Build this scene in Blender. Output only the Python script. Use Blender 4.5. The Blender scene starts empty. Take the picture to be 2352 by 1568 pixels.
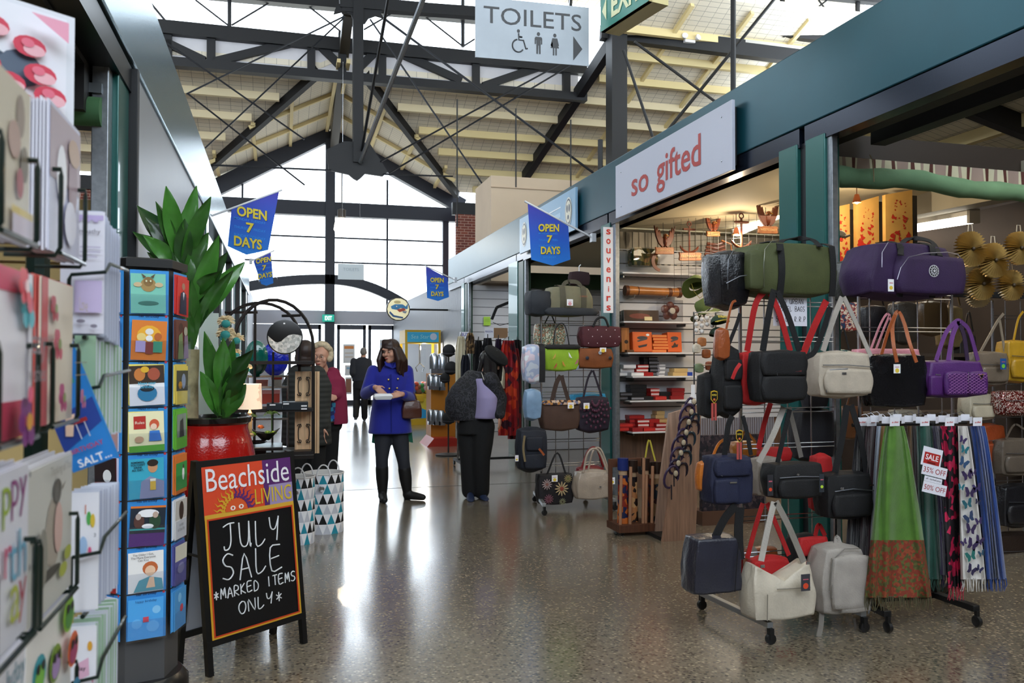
import bpy, math, random
from mathutils import Vector as V, Matrix, Euler, noise
R = random.Random(7)
sc = bpy.context.scene
COL = sc.collection
PI = math.pi
# ---------------------------------------------------------------- camera
F, EYE = 1900.0, 1.48
YAW, PIT = math.radians(15.6), math.radians(1.24)
cd = bpy.data.cameras.new('camera'); cam = bpy.data.objects.new('camera', cd); COL.objects.link(cam)
cd.sensor_width = 36; cd.lens = 36 * F / 2352
cam.location = (0, 0, EYE); cam.rotation_euler = (PI / 2 + PIT, 0, -YAW)
cd.clip_start = .02; cd.clip_end = 400
cd.dof.use_dof = True; cd.dof.focus_distance = 6.0; cd.dof.aperture_fstop = 7.5
sc.camera = cam
# ---------------------------------------------------------------- light
w = bpy.data.worlds.new('sky'); sc.world = w; w.use_nodes = True
bg = w.node_tree.nodes['Background']; bg.inputs[0].default_value = (.80, .90, 1.0, 1); bg.inputs[1].default_value = 6.3
def sun(rot, e, col, ang):
    l = bpy.data.lights.new('sun', 'SUN'); l.energy = e; l.color = col; l.angle = math.radians(ang)
    o = bpy.data.objects.new('sun', l); COL.objects.link(o); o.rotation_euler = [math.radians(a) for a in rot]
def area(loc, rot, sx, sy, e, col=(1, 1, 1)):  # unseen area lamps under the stall ceilings, no fixture modelled
    l = bpy.data.lights.new('stall_fill_light', 'AREA'); l.shape = 'RECTANGLE'; l.size = sx; l.size_y = sy; l.energy = e; l.color = col
    o = bpy.data.objects.new('stall_fill_light', l); COL.objects.link(o); o.location = loc; o.rotation_euler = [math.radians(a) for a in rot]
def bulb(loc, e, col=(1, .8, .55), r=.03):
    l = bpy.data.lights.new('lamp_light', 'POINT'); l.energy = e; l.color = col; l.shadow_soft_size = r
    o = bpy.data.objects.new('lamp_light', l); COL.objects.link(o); o.location = loc
vs = sc.view_settings
vs.view_transform = 'Standard'; vs.look = 'None'; vs.exposure = 0.0; vs.gamma = 1; vs.use_curve_mapping = False
# ---------------------------------------------------------------- pixel helpers (2352x1568 frame)
_f = V((math.sin(YAW) * math.cos(PIT), math.cos(YAW) * math.cos(PIT), math.sin(PIT)))
_r = V((math.cos(YAW), -math.sin(YAW), 0)); _u = _r.cross(_f)
def ray(x, y): return _f + _r * ((x - 1176) / F) + _u * ((784 - y) / F)
def at(x, y, Y): d = ray(x, y); t = Y / d.y; return V((0, 0, EYE)) + d * t
def atx(x, y, X): d = ray(x, y); t = X / d.x; return V((0, 0, EYE)) + d * t
def atz(x, y, z=0): d = ray(x, y); t = (z - EYE) / d.z; return V((0, 0, EYE)) + d * t
# ---------------------------------------------------------------- materials
def hx(s):
    s = s.lstrip('#'); s = ''.join(q * 2 for q in s) if len(s) == 3 else s; c = [int(s[i:i + 2], 16) / 255 for i in (0, 2, 4)]
    return tuple(v / 12.92 if v < .04045 else ((v + .055) / 1.055) ** 2.4 for v in c)
_M = {}
def mat(c, r=.6, m=0, nv=0, ns=8, bump=0, bs=60, emit=0, coat=0, sheen=0, kind=None, **k):
    key = (c, r, m, nv, ns, bump, bs, emit, coat, sheen, kind, tuple(sorted(k.items())))
    if key in _M: return _M[key]
    M = bpy.data.materials.new('m_%d' % len(_M)); M.use_nodes = True; _M[key] = M
    nt = M.node_tree; N = nt.nodes; L = nt.links; b = N['Principled BSDF']
    rgb = hx(c) if isinstance(c, str) else c
    b.inputs['Base Color'].default_value = (*rgb, 1); b.inputs['Roughness'].default_value = r; b.inputs['Metallic'].default_value = m
    b.inputs['Coat Weight'].default_value = coat; b.inputs['Sheen Weight'].default_value = sheen
    M.diffuse_color = (*rgb, 1)
    if emit: b.inputs['Emission Color'].default_value = (*rgb, 1); b.inputs['Emission Strength'].default_value = emit
    tc = N.new('ShaderNodeTexCoord')
    def mapping(s):
        mp = N.new('ShaderNodeMapping'); mp.inputs['Scale'].default_value = s if isinstance(s, tuple) else (s, s, s)
        L.new(tc.outputs['Object'], mp.inputs[0]); return mp
    def ramp(src, stops, interp='LINEAR'):
        cr = N.new('ShaderNodeValToRGB'); cr.color_ramp.interpolation = interp
        e = cr.color_ramp.elements
        while len(e) < len(stops): e.new(.5)
        for i, (p, cc) in enumerate(stops): e[i].position = p; e[i].color = (*(hx(cc) if isinstance(cc, str) else cc), 1)
        L.new(src, cr.inputs[0]); return cr.outputs[0]
    def mix(f, a, c2, mode='MIX'):
        x = N.new('ShaderNodeMix'); x.data_type = 'RGBA'; x.blend_type = mode
        if isinstance(f, (int, float)): x.inputs[0].default_value = f
        else: L.new(f, x.inputs[0])
        for i, v in ((6, a), (7, c2)):
            if isinstance(v, tuple): x.inputs[i].default_value = (*v, 1)
            else: L.new(v, x.inputs[i])
        return x.outputs[2]
    if kind == 'terrazzo':
        b.inputs['Coat Roughness'].default_value = .2; b.inputs['IOR'].default_value = 1.6
        vo = N.new('ShaderNodeTexVoronoi'); vo.inputs['Scale'].default_value = 60; L.new(tc.outputs['Object'], vo.inputs[0])
        sp = N.new('ShaderNodeSeparateColor'); L.new(vo.outputs['Color'], sp.inputs[0])
        chips = ramp(sp.outputs[0], [(0, '#1e1b18'), (.15, '#7d7262'), (.40, '#9a8d79'), (.62, '#675e50'), (.80, '#b5a78f'), (.93, '#2b2622')], 'CONSTANT')
        no = N.new('ShaderNodeTexNoise'); no.inputs['Scale'].default_value = .7; L.new(tc.outputs['Object'], no.inputs[0])
        tone = ramp(no.outputs[0], [(.3, (.72, .72, .72)), (.7, (1.05, 1.03, 1.0))])
        c2 = mix(.92, chips, tone, 'MULTIPLY')
        ge = ramp(vo.outputs['Distance'], [(.25, (0, 0, 0)), (.6, (1, 1, 1))])
        L.new(mix(ge, c2, hx('#7d7364')), b.inputs['Base Color'])
        L.new(ramp(no.outputs[0], [(.3, (.13,) * 3), (.7, (.22,) * 3)]), b.inputs['Roughness'])
    elif kind == 'brick':
        mp = mapping((1, 1, 1)); br = N.new('ShaderNodeTexBrick'); br.inputs['Scale'].default_value = 1
        br.inputs['Brick Width'].default_value = .24; br.inputs['Row Height'].default_value = .086; br.inputs['Mortar Size'].default_value = .008
        br.inputs['Color1'].default_value = (*hx('#8a4a3a'), 1); br.inputs['Color2'].default_value = (*hx('#6c3a34'), 1); br.inputs['Mortar'].default_value = (*hx('#b99a8c'), 1)
        mp.inputs['Rotation'].default_value = (PI / 2, 0, 0); L.new(mp.outputs[0], br.inputs[0]); L.new(br.outputs[0], b.inputs['Base Color'])
    elif kind == 'mesh_lining':   # insulation held by a wire mesh, drawn as a fine grid
        br = N.new('ShaderNodeTexBrick'); br.offset = 0; br.inputs['Brick Width'].default_value = .3; br.inputs['Row Height'].default_value = .15
        br.inputs['Scale'].default_value = 1; br.inputs['Mortar Size'].default_value = .006
        br.inputs['Color1'].default_value = (*rgb, 1); br.inputs['Color2'].default_value = (*[v * .95 for v in rgb], 1); br.inputs['Mortar'].default_value = (*[v * .45 for v in rgb], 1)
        L.new(tc.outputs['Object'], br.inputs[0]); L.new(br.outputs[0], b.inputs['Base Color'])
    elif kind == 'vgrad':         # dyed cloth whose colour runs from z0 to z1
        sx = N.new('ShaderNodeSeparateXYZ'); L.new(tc.outputs['Object'], sx.inputs[0]); mr = N.new('ShaderNodeMapRange')
        mr.inputs['From Min'].default_value = k['z0']; mr.inputs['From Max'].default_value = k['z1']; L.new(sx.outputs[2], mr.inputs[0]); L.new(ramp(mr.outputs[0], k['cols']), b.inputs['Base Color'])
    elif kind == 'wood':
        mp = mapping(k.get('scale', (3, 3, 40)) if False else (30, 30, 2)); no = N.new('ShaderNodeTexNoise'); no.inputs['Scale'].default_value = 1.5; no.inputs['Detail'].default_value = 5
        L.new(mp.outputs[0], no.inputs[0])
        L.new(ramp(no.outputs[0], [(.3, tuple(v * .62 for v in rgb)), (.7, tuple(min(1, v * 1.15) for v in rgb))]), b.inputs['Base Color'])
    elif kind == 'corrugated':
        wv = N.new('ShaderNodeTexWave'); wv.bands_direction = k.get('axis', 'Y'); wv.inputs['Scale'].default_value = k.get('freq', 3.2)
        L.new(tc.outputs['Object'], wv.inputs[0]); bp = N.new('ShaderNodeBump'); bp.inputs['Strength'].default_value = .8; bp.inputs['Distance'].default_value = .03
        L.new(wv.outputs['Fac'], bp.inputs['Height']); L.new(bp.outputs[0], b.inputs['Normal'])
    elif kind == 'print':         # mottled print: k: cols (tuple of hex), scale, dist
        no = N.new('ShaderNodeTexVoronoi' if k.get('cell') else 'ShaderNodeTexNoise'); no.inputs['Scale'].default_value = k.get('scale', 9)
        L.new(tc.outputs['Object'], no.inputs[0]); cs = k['cols']
        if k.get('cell'):
            sp = N.new('ShaderNodeSeparateColor'); L.new(no.outputs['Color'], sp.inputs[0]); src = sp.outputs[0]
            st = [(i / len(cs), cc) for i, cc in enumerate(cs)]
        else:
            no.inputs['Detail'].default_value = k.get('detail', 2); src = no.outputs[0]
            st = [(.3 + .4 * i / len(cs), cc) for i, cc in enumerate(cs)]
        L.new(ramp(src, st, 'CONSTANT'), b.inputs['Base Color'])
    elif kind == 'stripes':
        sx = N.new('ShaderNodeSeparateXYZ'); L.new(tc.outputs['Object'], sx.inputs[0])
        ml = N.new('ShaderNodeMath'); ml.operation = 'MULTIPLY'; ml.inputs[1].default_value = k.get('freq', 5); L.new(sx.outputs[k.get('axis', 0)], ml.inputs[0])
        fr = N.new('ShaderNodeMath'); fr.operation = 'FRACT'; L.new(ml.outputs[0], fr.inputs[0])
        cs = k['cols']; L.new(ramp(fr.outputs[0], [(p, cc) for p, cc in cs], 'CONSTANT'), b.inputs['Base Color'])
    elif nv:
        no = N.new('ShaderNodeTexNoise'); no.inputs['Scale'].default_value = ns; no.inputs['Detail'].default_value = 4; L.new(tc.outputs['Object'], no.inputs[0])
        L.new(ramp(no.outputs[0], [(.3, tuple(v * (1 - nv) for v in rgb)), (.7, tuple(min(1, v * (1 + nv)) for v in rgb))]), b.inputs['Base Color'])
    if bump:
        no = N.new('ShaderNodeTexNoise'); no.inputs['Scale'].default_value = bs; no.inputs['Detail'].default_value = 3; L.new(tc.outputs['Object'], no.inputs[0])
        bp = N.new('ShaderNodeBump'); bp.inputs['Strength'].default_value = bump; bp.inputs['Distance'].default_value = .01
        L.new(no.outputs[0], bp.inputs['Height']); L.new(bp.outputs[0], b.inputs['Normal'])
    return M
def glassmat(tint=(1, 1, 1), gloss=.06):
    key = ('glass', tint, gloss)
    if key in _M: return _M[key]
    M = bpy.data.materials.new('m_glass_%d' % len(_M)); M.use_nodes = True; _M[key] = M
    N = M.node_tree.nodes; L = M.node_tree.links; N.remove(N['Principled BSDF'])
    t = N.new('ShaderNodeBsdfTransparent'); t.inputs[0].default_value = (*tint, 1); g = N.new('ShaderNodeBsdfGlossy'); g.inputs['Roughness'].default_value = .03
    mx = N.new('ShaderNodeMixShader'); mx.inputs[0].default_value = gloss
    L.new(t.outputs[0], mx.inputs[1]); L.new(g.outputs[0], mx.inputs[2]); L.new(mx.outputs[0], N['Material Output'].inputs[0]); return M
# ---------------------------------------------------------------- mesh builder
def frames(pts, closed=False):
    n = len(pts); T = []
    for i in range(n):
        a = pts[(i - 1) % n] if (closed or i > 0) else pts[i]; c = pts[(i + 1) % n] if (closed or i < n - 1) else pts[i]
        t = (c - a); T.append(t.normalized() if t.length > 1e-9 else V((0, 0, 1)))
    u = T[0].orthogonal().normalized(); out = []
    for t in T:
        u = (u - t * u.dot(t)); u = u.normalized() if u.length > 1e-6 else t.orthogonal().normalized()
        out.append((t, u, t.cross(u)))
    return out
class B:
    def __init__(s): s.v = []; s.f = []; s.m = []; s.mats = []; s.uv = {}
    def mi(s, m):
        if m not in s.mats: s.mats.append(m)
        return s.mats.index(m)
    def add(s, vs, fs, m):
        o = len(s.v); i = s.mi(m); s.v += [V(p) for p in vs]
        for f in fs: s.f.append([o + j for j in f]); s.m.append(i)
        return s
    def box(s, a, b, m, xf=None):
        x0, y0, z0 = a; x1, y1, z1 = b
        P = [V((x, y, z)) for z in (z0, z1) for y in (y0, y1) for x in (x0, x1)]
        if xf: P = [xf @ p for p in P]
        return s.add(P, [(0, 2, 3, 1), (4, 5, 7, 6), (0, 1, 5, 4), (2, 6, 7, 3), (0, 4, 6, 2), (1, 3, 7, 5)], m)
    def cbox(s, c, d, m, rz=0, rx=0, ry=0):
        xf = Matrix.Translation(V(c)) @ Euler((rx, ry, rz)).to_matrix().to_4x4(); h = V(d) / 2
        return s.box(-h, h, m, xf)
    def beam(s, p, q, wd, ht, m, up=(0, 0, 1)):
        p = V(p); q = V(q); t = (q - p).normalized(); a = t.cross(V(up))
        a = a.normalized() if a.length > 1e-5 else V((1, 0, 0)); b = a.cross(t)
        P = [e + a * (sx * wd / 2) + b * (sy * ht / 2) for e in (p, q) for sx, sy in ((-1, -1), (1, -1), (1, 1), (-1, 1))]
        return s.add(P, [(0, 1, 2, 3), (7, 6, 5, 4), (0, 4, 5, 1), (1, 5, 6, 2), (2, 6, 7, 3), (3, 7, 4, 0)], m)
    def tube(s, pts, r, m, n=6, closed=False, flat=1.0):
        pts = [V(p) for p in pts]; fr = frames(pts, closed); k = len(pts); vs = []
        for i, p in enumerate(pts):
            rr = r[i] if isinstance(r, (list, tuple)) else r; t, u, w2 = fr[i]
            vs += [p + u * (rr * math.cos(2 * PI * j / n)) + w2 * (rr * flat * math.sin(2 * PI * j / n)) for j in range(n)]
        fs = [(i * n + j, i * n + (j + 1) % n, ((i + 1) % k) * n + (j + 1) % n, ((i + 1) % k) * n + j) for i in range(k if closed else k - 1) for j in range(n)]
        if not closed: fs += [tuple(range(n - 1, -1, -1)), tuple(range((k - 1) * n, k * n))]
        return s.add(vs, fs, m)
    def ribbon(s, pts, wd, th, m, side):     # flat strap; side = width direction (vector or list)
        pts = [V(p) for p in pts]; fr = frames(pts); vs = []; k = len(pts)
        for i, p in enumerate(pts):
            a = V(side[i] if isinstance(side, list) else side); t = fr[i][0]; a = (a - t * a.dot(t)).normalized(); b = t.cross(a)
            ww = wd[i] if isinstance(wd, list) else wd
            vs += [p + a * (sx * ww / 2) + b * (sy * th / 2) for sx, sy in ((-1, -1), (1, -1), (1, 1), (-1, 1))]
        fs = [(i * 4 + j, i * 4 + (j + 1) % 4, i * 4 + 4 + (j + 1) % 4, i * 4 + 4 + j) for i in range(k - 1) for j in range(4)]
        return s.add(vs, fs + [(3, 2, 1, 0), tuple(range(k * 4 - 4, k * 4))], m)
    def loft(s, rings, m, cap=(True, True), closed=False):
        n = len(rings[0]); k = len(rings); vs = [p for r in rings for p in r]
        fs = [(i * n + j, i * n + (j + 1) % n, ((i + 1) % k) * n + (j + 1) % n, ((i + 1) % k) * n + j) for i in range(k if closed else k - 1) for j in range(n)]
        if not closed:
            if cap[0]: fs.append(tuple(range(n - 1, -1, -1)))
            if cap[1]: fs.append(tuple(range((k - 1) * n, k * n)))
        return s.add(vs, fs, m)
    def lathe(s, prof, c, m, n=24, ax=None, cap=(True, True)):
        c = V(c); Rm = V((0, 0, 1)).rotation_difference(V(ax)).to_matrix() if ax else Matrix.Identity(3)
        return s.loft([[c + Rm @ V((r * math.cos(2 * PI * j / n), r * math.sin(2 * PI * j / n), z)) for j in range(n)] for r, z in prof], m, cap)
    def ell(s, c, r, m, rot=None, n=14, k=8):
        c = V(c); r = V(r) if not isinstance(r, (int, float)) else V((r, r, r)); vs = []; E = Euler(rot).to_matrix() if rot else Matrix.Identity(3)
        for i in range(1, k):
            a = PI * i / k
            vs += [c + E @ V((r.x * math.sin(a) * math.cos(2 * PI * j / n), r.y * math.sin(a) * math.sin(2 * PI * j / n), -r.z * math.cos(a))) for j in range(n)]
        fs = [(i * n + j, i * n + (j + 1) % n, (i + 1) * n + (j + 1) % n, (i + 1) * n + j) for i in range(k - 2) for j in range(n)]
        b = len(vs); vs += [c + E @ V((0, 0, -r.z)), c + E @ V((0, 0, r.z))]
        fs += [((j + 1) % n, j, b) for j in range(n)] + [((k - 2) * n + j, (k - 2) * n + (j + 1) % n, b + 1) for j in range(n)]
        return s.add(vs, fs, m)
    def caps(s, p, q, r0, r1, m, n=12):       # tapered capsule
        p = V(p); q = V(q); t = (q - p).normalized(); pts = []; rs = []
        for i in range(4): a = PI / 2 * (i + .15) / 4; pts.append(p - t * r0 * math.cos(a)); rs.append(r0 * math.sin(a))
        pts += [p, q]; rs += [r0, r1]
        for i in range(3, -1, -1): a = PI / 2 * (i + .15) / 4; pts.append(q + t * r1 * math.cos(a)); rs.append(r1 * math.sin(a))
        return s.tube(pts, rs, m, n)
    def prism(s, poly, o, ux, uy, th, m):     # outline extruded by th along ux x uy
        o = V(o); ux = V(ux); uy = V(uy); nn = ux.cross(uy).normalized() * th; k = len(poly)
        P = [o + ux * x + uy * y for x, y in poly]; vs = P + [p + nn for p in P]
        return s.add(vs, [tuple(range(k - 1, -1, -1)), tuple(range(k, 2 * k))] + [(j, (j + 1) % k, k + (j + 1) % k, k + j) for j in range(k)], m)
    def poly(s, poly, o, ux, uy, m): o = V(o); return s.add([o + V(ux) * x + V(uy) * y for x, y in poly], [tuple(range(len(poly)))], m)
    def grid(s, fn, nu, nv, m, th=0):
        vs = [fn(i / nu, j / nv) for j in range(nv + 1) for i in range(nu + 1)]; q = nu + 1
        fs = [(j * q + i, j * q + i + 1, j * q + q + i + 1, j * q + q + i) for j in range(nv) for i in range(nu)]
        return s.add(vs, fs, m)
    def rbox(s, c, d, m, r=.3, n=5, bulge=0, rz=0, fn=None, taper=0):   # pillow-like rounded box; d = full size; r = rounding 0..1
        c = V(c); h = V(d) / 2; E = Euler((0, 0, rz)).to_matrix(); q = 2 * n; vs = []; idx = {}; fs = []
        def vert(i, j, k):
            if (i, j, k) not in idx:
                p = V((i / n - 1, j / n - 1, k / n - 1)); L_ = max(abs(p.x), abs(p.y), abs(p.z)); u = p.normalized() * L_
                p = p.lerp(u, r); bl = 1 + bulge * (1 - p.z * p.z); p = V((p.x * (1 + bulge * (1 - p.z ** 2) * .5), p.y * bl, p.z))
                p.x *= 1 - taper * (p.z + 1) / 2
                if fn: p = fn(p)
                idx[i, j, k] = len(vs); vs.append(c + E @ V((p.x * h.x, p.y * h.y, p.z * h.z)))
            return idx[i, j, k]
        for a in range(q):
            for b in range(q):
                for lo in (0, 1):
                    e = q * lo
                    for t in ([(a, b, e), (a + 1, b, e), (a + 1, b + 1, e), (a, b + 1, e)], [(a, e, b), (a, e, b + 1), (a + 1, e, b + 1), (a + 1, e, b)], [(e, a, b), (e, a + 1, b), (e, a + 1, b + 1), (e, a, b + 1)]):
                        t = t if lo else t[::-1]; fs.append(tuple(vert(*x) for x in t))
        return s.add(vs, fs, m)
    def text(s, t, o, ux, uy, m, w=None, h=None, bold=0, al='c', sk=0):   # flat lettering centred at o in the plane (ux, uy)
        vv, ff = glyphs(t, bold); o = V(o); ux = V(ux).normalized(); uy = V(uy).normalized()
        x0 = min(p[0] for p in vv); x1 = max(p[0] for p in vv); y0 = min(p[1] for p in vv); y1 = max(p[1] for p in vv)
        sx = w / (x1 - x0) if w else None; sy = h / (y1 - y0) if h else sx; sx = sx or sy
        cx = {'c': (x0 + x1) / 2, 'l': x0, 'r': x1}[al]; cy = (y0 + y1) / 2
        return s.add([o + ux * ((p[0] - cx) * sx + sk * (p[1] - cy) * sy) + uy * ((p[1] - cy) * sy) for p in vv], ff, m)
    def build(s, name, parent=None, smooth=40, world=True, bevel=0, mods=None):
        vs = s.v
        if parent is not None and world: iv = wm(parent).inverted(); vs = [iv @ p for p in vs]
        loc = None
        if parent is None and vs:
            loc = V(((min(p.x for p in vs) + max(p.x for p in vs)) / 2, (min(p.y for p in vs) + max(p.y for p in vs)) / 2, min(p.z for p in vs))); vs = [p - loc for p in vs]
        me = bpy.data.meshes.new(name); me.from_pydata([tuple(p) for p in vs], [], s.f); ms = s.mats
        for q in ms: me.materials.append(q)
        me.polygons.foreach_set('material_index', s.m)
        o = bpy.data.objects.new(name, me); COL.objects.link(o)
        if loc is not None: o.location = loc
        if parent is not None: o.parent = parent
        if smooth: me.polygons.foreach_set('use_smooth', [True] * len(s.f)); me.set_sharp_from_angle(angle=math.radians(smooth))
        if bevel: md = o.modifiers.new('bevel', 'BEVEL'); md.width = bevel; md.segments = 2; md.limit_method = 'ANGLE'
        me.validate(); me.update(); return o
def wm(o):
    M = o.matrix_basis.copy()
    while o.parent: o = o.parent; M = o.matrix_basis @ M
    return M
_G = {}
def glyphs(t, bold=0):
    if (t, bold) not in _G:
        cu = bpy.data.curves.new('t', 'FONT'); cu.body = t; cu.resolution_u = 3; cu.offset = bold; cu.align_x = 'CENTER'
        o = bpy.data.objects.new('t', cu); me = o.to_mesh()
        _G[t, bold] = ([tuple(p.co) for p in me.vertices], [tuple(p.vertices) for p in me.polygons]); o.to_mesh_clear(); bpy.data.objects.remove(o); bpy.data.curves.remove(cu)
    return _G[t, bold]
# single-stroke lettering for hand-written signs: unit box, y up
SG = {'A': [[(0, 0), (.5, 1), (1, 0)], [(.2, .4), (.8, .4)]], 'B': [[(0, 0), (0, 1), (.7, .95), (.75, .6), (0, .52), (.9, .4), (.85, .05), (0, 0)]], 'D': [[(0, 0), (.1, 1), (.7, .85), (.95, .5), (.7, .1), (0, 0)]],
      'E': [[(.9, 1), (0, .95), (0, 0), (.95, .05)], [(0, .5), (.75, .55)]], 'F': [[(0, 0), (0, 1), (.9, 1)], [(0, .5), (.7, .5)]], 'G': [[(.95, .85), (.5, 1), (.05, .6), (.1, .15), (.55, 0), (.95, .2), (.95, .45), (.6, .45)]],
      'I': [[(.5, 0), (.5, 1)]], 'J': [[(0, .9), (.5, 1), (1, 1)], [(.65, 1), (.62, .3), (.4, .02), (.05, .0), (0, .15)]], 'K': [[(0, 0), (0, 1)], [(.8, 1), (0, .45), (.9, 0)]], 'L': [[(.1, 1), (.05, .05), (.5, 0), (.9, .2)]],
      'M': [[(0, 0), (.15, 1), (.5, .3), (.85, 1), (1, 0)]], 'N': [[(0, 0), (.05, 1), (.9, 0), (1, 1)]], 'O': [[(.5, 1), (.1, .8), (0, .4), (.3, 0), (.75, .05), (1, .5), (.85, .9), (.5, 1)]],
      'P': [[(0, 0), (0, 1), (.8, .95), (.85, .6), (0, .45)]], 'R': [[(0, 0), (.05, 1), (.8, .9), (.75, .55), (.05, .45), (.9, 0)]], 'S': [[(.95, .9), (.5, 1), (.1, .8), (.3, .55), (.75, .45), (.9, .2), (.5, 0), (.0, .1)]],
      'T': [[(0, 1), (1, 1)], [(.5, 1), (.5, 0)]], 'U': [[(0, 1), (.05, .2), (.4, 0), (.75, .2), (.9, 1)], [(.9, 1), (.9, 0), (1, .1)]], 'V': [[(0, 1), (.5, 0), (1, 1)]], 'W': [[(0, 1), (.25, 0), (.5, .7), (.75, 0), (1, 1)]],
      'Y': [[(0, 1), (.1, .55), (.5, .5), (.9, .95)], [(.9, 1), (.6, 0)]], '0': [[(.5, 1), (.05, .6), (.2, .05), (.6, 0), (.95, .4), (.8, .9), (.5, 1)]], '5': [[(.9, 1), (.15, 1), (.1, .55), (.7, .6), (.9, .25), (.5, 0), (0, .1)]],
      '%': [[(1, 1), (0, 0)], [(.2, 1), (.05, .8), (.25, .65), (.35, .85), (.2, 1)], [(.8, .35), (.65, .15), (.85, 0), (.95, .2), (.8, .35)]], '*': [[(.5, .9), (.5, .1)], [(.1, .7), (.9, .3)], [(.1, .3), (.9, .7)]], '.': [[(.4, 0), (.5, .06)]]}
def hand(b, t, o, ux, uy, nrm, cw, ch, r, m, gap=.35, wob=0.0):
    o = V(o); ux = V(ux).normalized(); uy = V(uy).normalized(); nrm = V(nrm).normalized(); n = len(t); tot = n * cw + (n - 1) * cw * gap
    for i, c in enumerate(t):
        if c not in SG: continue
        dy = R.uniform(-wob, wob) * ch
        for st in SG[c]:
            p = [o + ux * (-tot / 2 + i * cw * (1 + gap) + x * cw) + uy * ((y - .5) * ch + dy) + nrm * r * .3 for x, y in st]
            b.tube(cr(p, 3), r, m, 5)
def cr(pts, n=5):     # smooth curve through points
    pts = [V(p) for p in pts]
    if len(pts) < 3: return pts
    P = [pts[0] * 2 - pts[1]] + pts + [pts[-1] * 2 - pts[-2]]; out = []
    for i in range(1, len(P) - 2):
        for k in range(n):
            t = k / n; a, b_, c, d = P[i - 1:i + 3]
            out.append(.5 * ((2 * b_) + (c - a) * t + (2 * a - 5 * b_ + 4 * c - d) * t * t + (3 * b_ - a - 3 * c + d) * t ** 3))
    return out + [pts[-1]]
def thing(name, label, cat, loc=(0, 0, 0), rz=0, group=None, rot=None):
    o = bpy.data.objects.new(name, None); COL.objects.link(o); o.location = loc; o.rotation_euler = rot or (0, 0, rz); o.empty_display_size = .1
    return tag(o, label, cat, group)
def tag(o, label, cat=None, group=None, kind=None):
    if label: o['label'] = label
    if cat: o['category'] = cat
    if group: o['group'] = group
    if kind: o['kind'] = kind
    return o
def struct(b, name, label=None, cat=None, **k): return tag(b.build(name, **k), label, cat, None, 'structure')
def dup(root, loc, rz=None, label=None, group=None, rot=None):
    r = root.copy(); COL.objects.link(r); r.location = loc
    if rz is not None: r.rotation_euler = (0, 0, rz)
    if rot is not None: r.rotation_euler = rot
    if label: r['label'] = label
    if group: r['group'] = group
    for ch in list(root.children):
        c = ch.copy(); COL.objects.link(c); c.parent = r
        for g in ch.children: d = g.copy(); COL.objects.link(d); d.parent = c
    return r
def arc(c, r, a0, a1, n, u=(1, 0, 0), v=(0, 0, 1), rv=None):
    c = V(c); u = V(u); v = V(v); rv = rv or r
    return [c + u * (r * math.cos(math.radians(a0 + (a1 - a0) * i / n))) + v * (rv * math.sin(math.radians(a0 + (a1 - a0) * i / n))) for i in range(n + 1)]
def remesh(b, name, parent, m, voxel, sm=4, world=True):   # one continuous skin grown over overlapping solids
    t = b.build('tmp', parent=parent, smooth=0, world=world); md = t.modifiers.new('r', 'REMESH'); md.mode = 'VOXEL'; md.voxel_size = voxel; md.use_smooth_shade = True
    s2 = t.modifiers.new('s', 'SMOOTH'); s2.factor = .5; s2.iterations = sm
    dg = bpy.context.evaluated_depsgraph_get(); me = bpy.data.meshes.new_from_object(t.evaluated_get(dg)); o = bpy.data.objects.new(name, me); COL.objects.link(o); o.parent = parent
    me.materials.clear(); me.materials.append(m); me.polygons.foreach_set('material_index', [0] * len(me.polygons)); me.polygons.foreach_set('use_smooth', [True] * len(me.polygons))
    old = t.data; bpy.data.objects.remove(t); bpy.data.meshes.remove(old); return o
# ================================================================ structure
steel = mat('#080b12', .55); steelg = mat('#8d9499', .35, .9); galv = mat('#8b9096', .38, .8, nv=.15, ns=30)
green = mat('#0c4450', .38, .4, nv=.06, ns=3); dgreen = mat('#123a2a', .4); cream = mat('#e2d3ae', .8); lining = mat('#e8dfcc', .85, kind='mesh_lining'); white = mat('#e9e9ec', .5); dark = mat('#0e0e10', .6)
greyp = mat('#8d9096', .45, .3, kind='corrugated', axis='Y', freq=4.5); pane = glassmat()
brn0 = mat('#7a6a5c', .8)
b = B(); b.box((-9, -6, -.1), (13, 27.25, 0), mat('#7d7364', .2, kind='terrazzo', coat=.7)); struct(b, 'floor', 'speckled polished terrazzo floor of the market aisle', 'floor', smooth=0)
b = B()
for Yj in (9.55, 17.3): b.box((-.75, Yj - .006, 0), (3.45, Yj + .006, .0015), mat('#3a362f', .5))
struct(b, 'trim_1', 'thin dark expansion joints across the floor', 'floor joint', smooth=0)
b = B(); b.box((-30, 27.4, -.12), (40, 90, -.02), mat('#b9b4aa', .9, nv=.1)); struct(b, 'ground', 'pale paving outside the end doors', 'ground', smooth=0)
# end wall at Y=27.3
b = B(); E0 = 27.3
def px(x, y): return at(x, y, E0)
apex = px(757, 322); LE = px(470, 452); RE = px(1062, 482); nv_ = mat('#0e1628', .5)
b.beam(apex + V((0, 0, .25)), LE + V((0, 0, .1)), .3, .5, nv_); b.beam(apex + V((0, 0, .25)), RE + V((0, 0, .1)), .3, .5, nv_)
b.beam((-3, E0, 6.33), (8.5, E0, 6.33), .3, .45, nv_); b.beam((1.5, E0, 0), (1.5, E0, 8.6), .3, .42, nv_, up=(0, 1, 0))
for xx in (-1.2, 3.35): b.beam((xx, E0, 2.9), (xx, E0, 7.4), .06, .05, nv_, up=(0, 1, 0))
b.beam((5.3, E0, 0), (5.3, E0, 6.3), .2, .16, nv_, up=(0, 1, 0))
for zz in (4.62, 5.42): b.beam((-2.6, E0, zz), (5.3, E0, zz), .06, .05, nv_)
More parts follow.
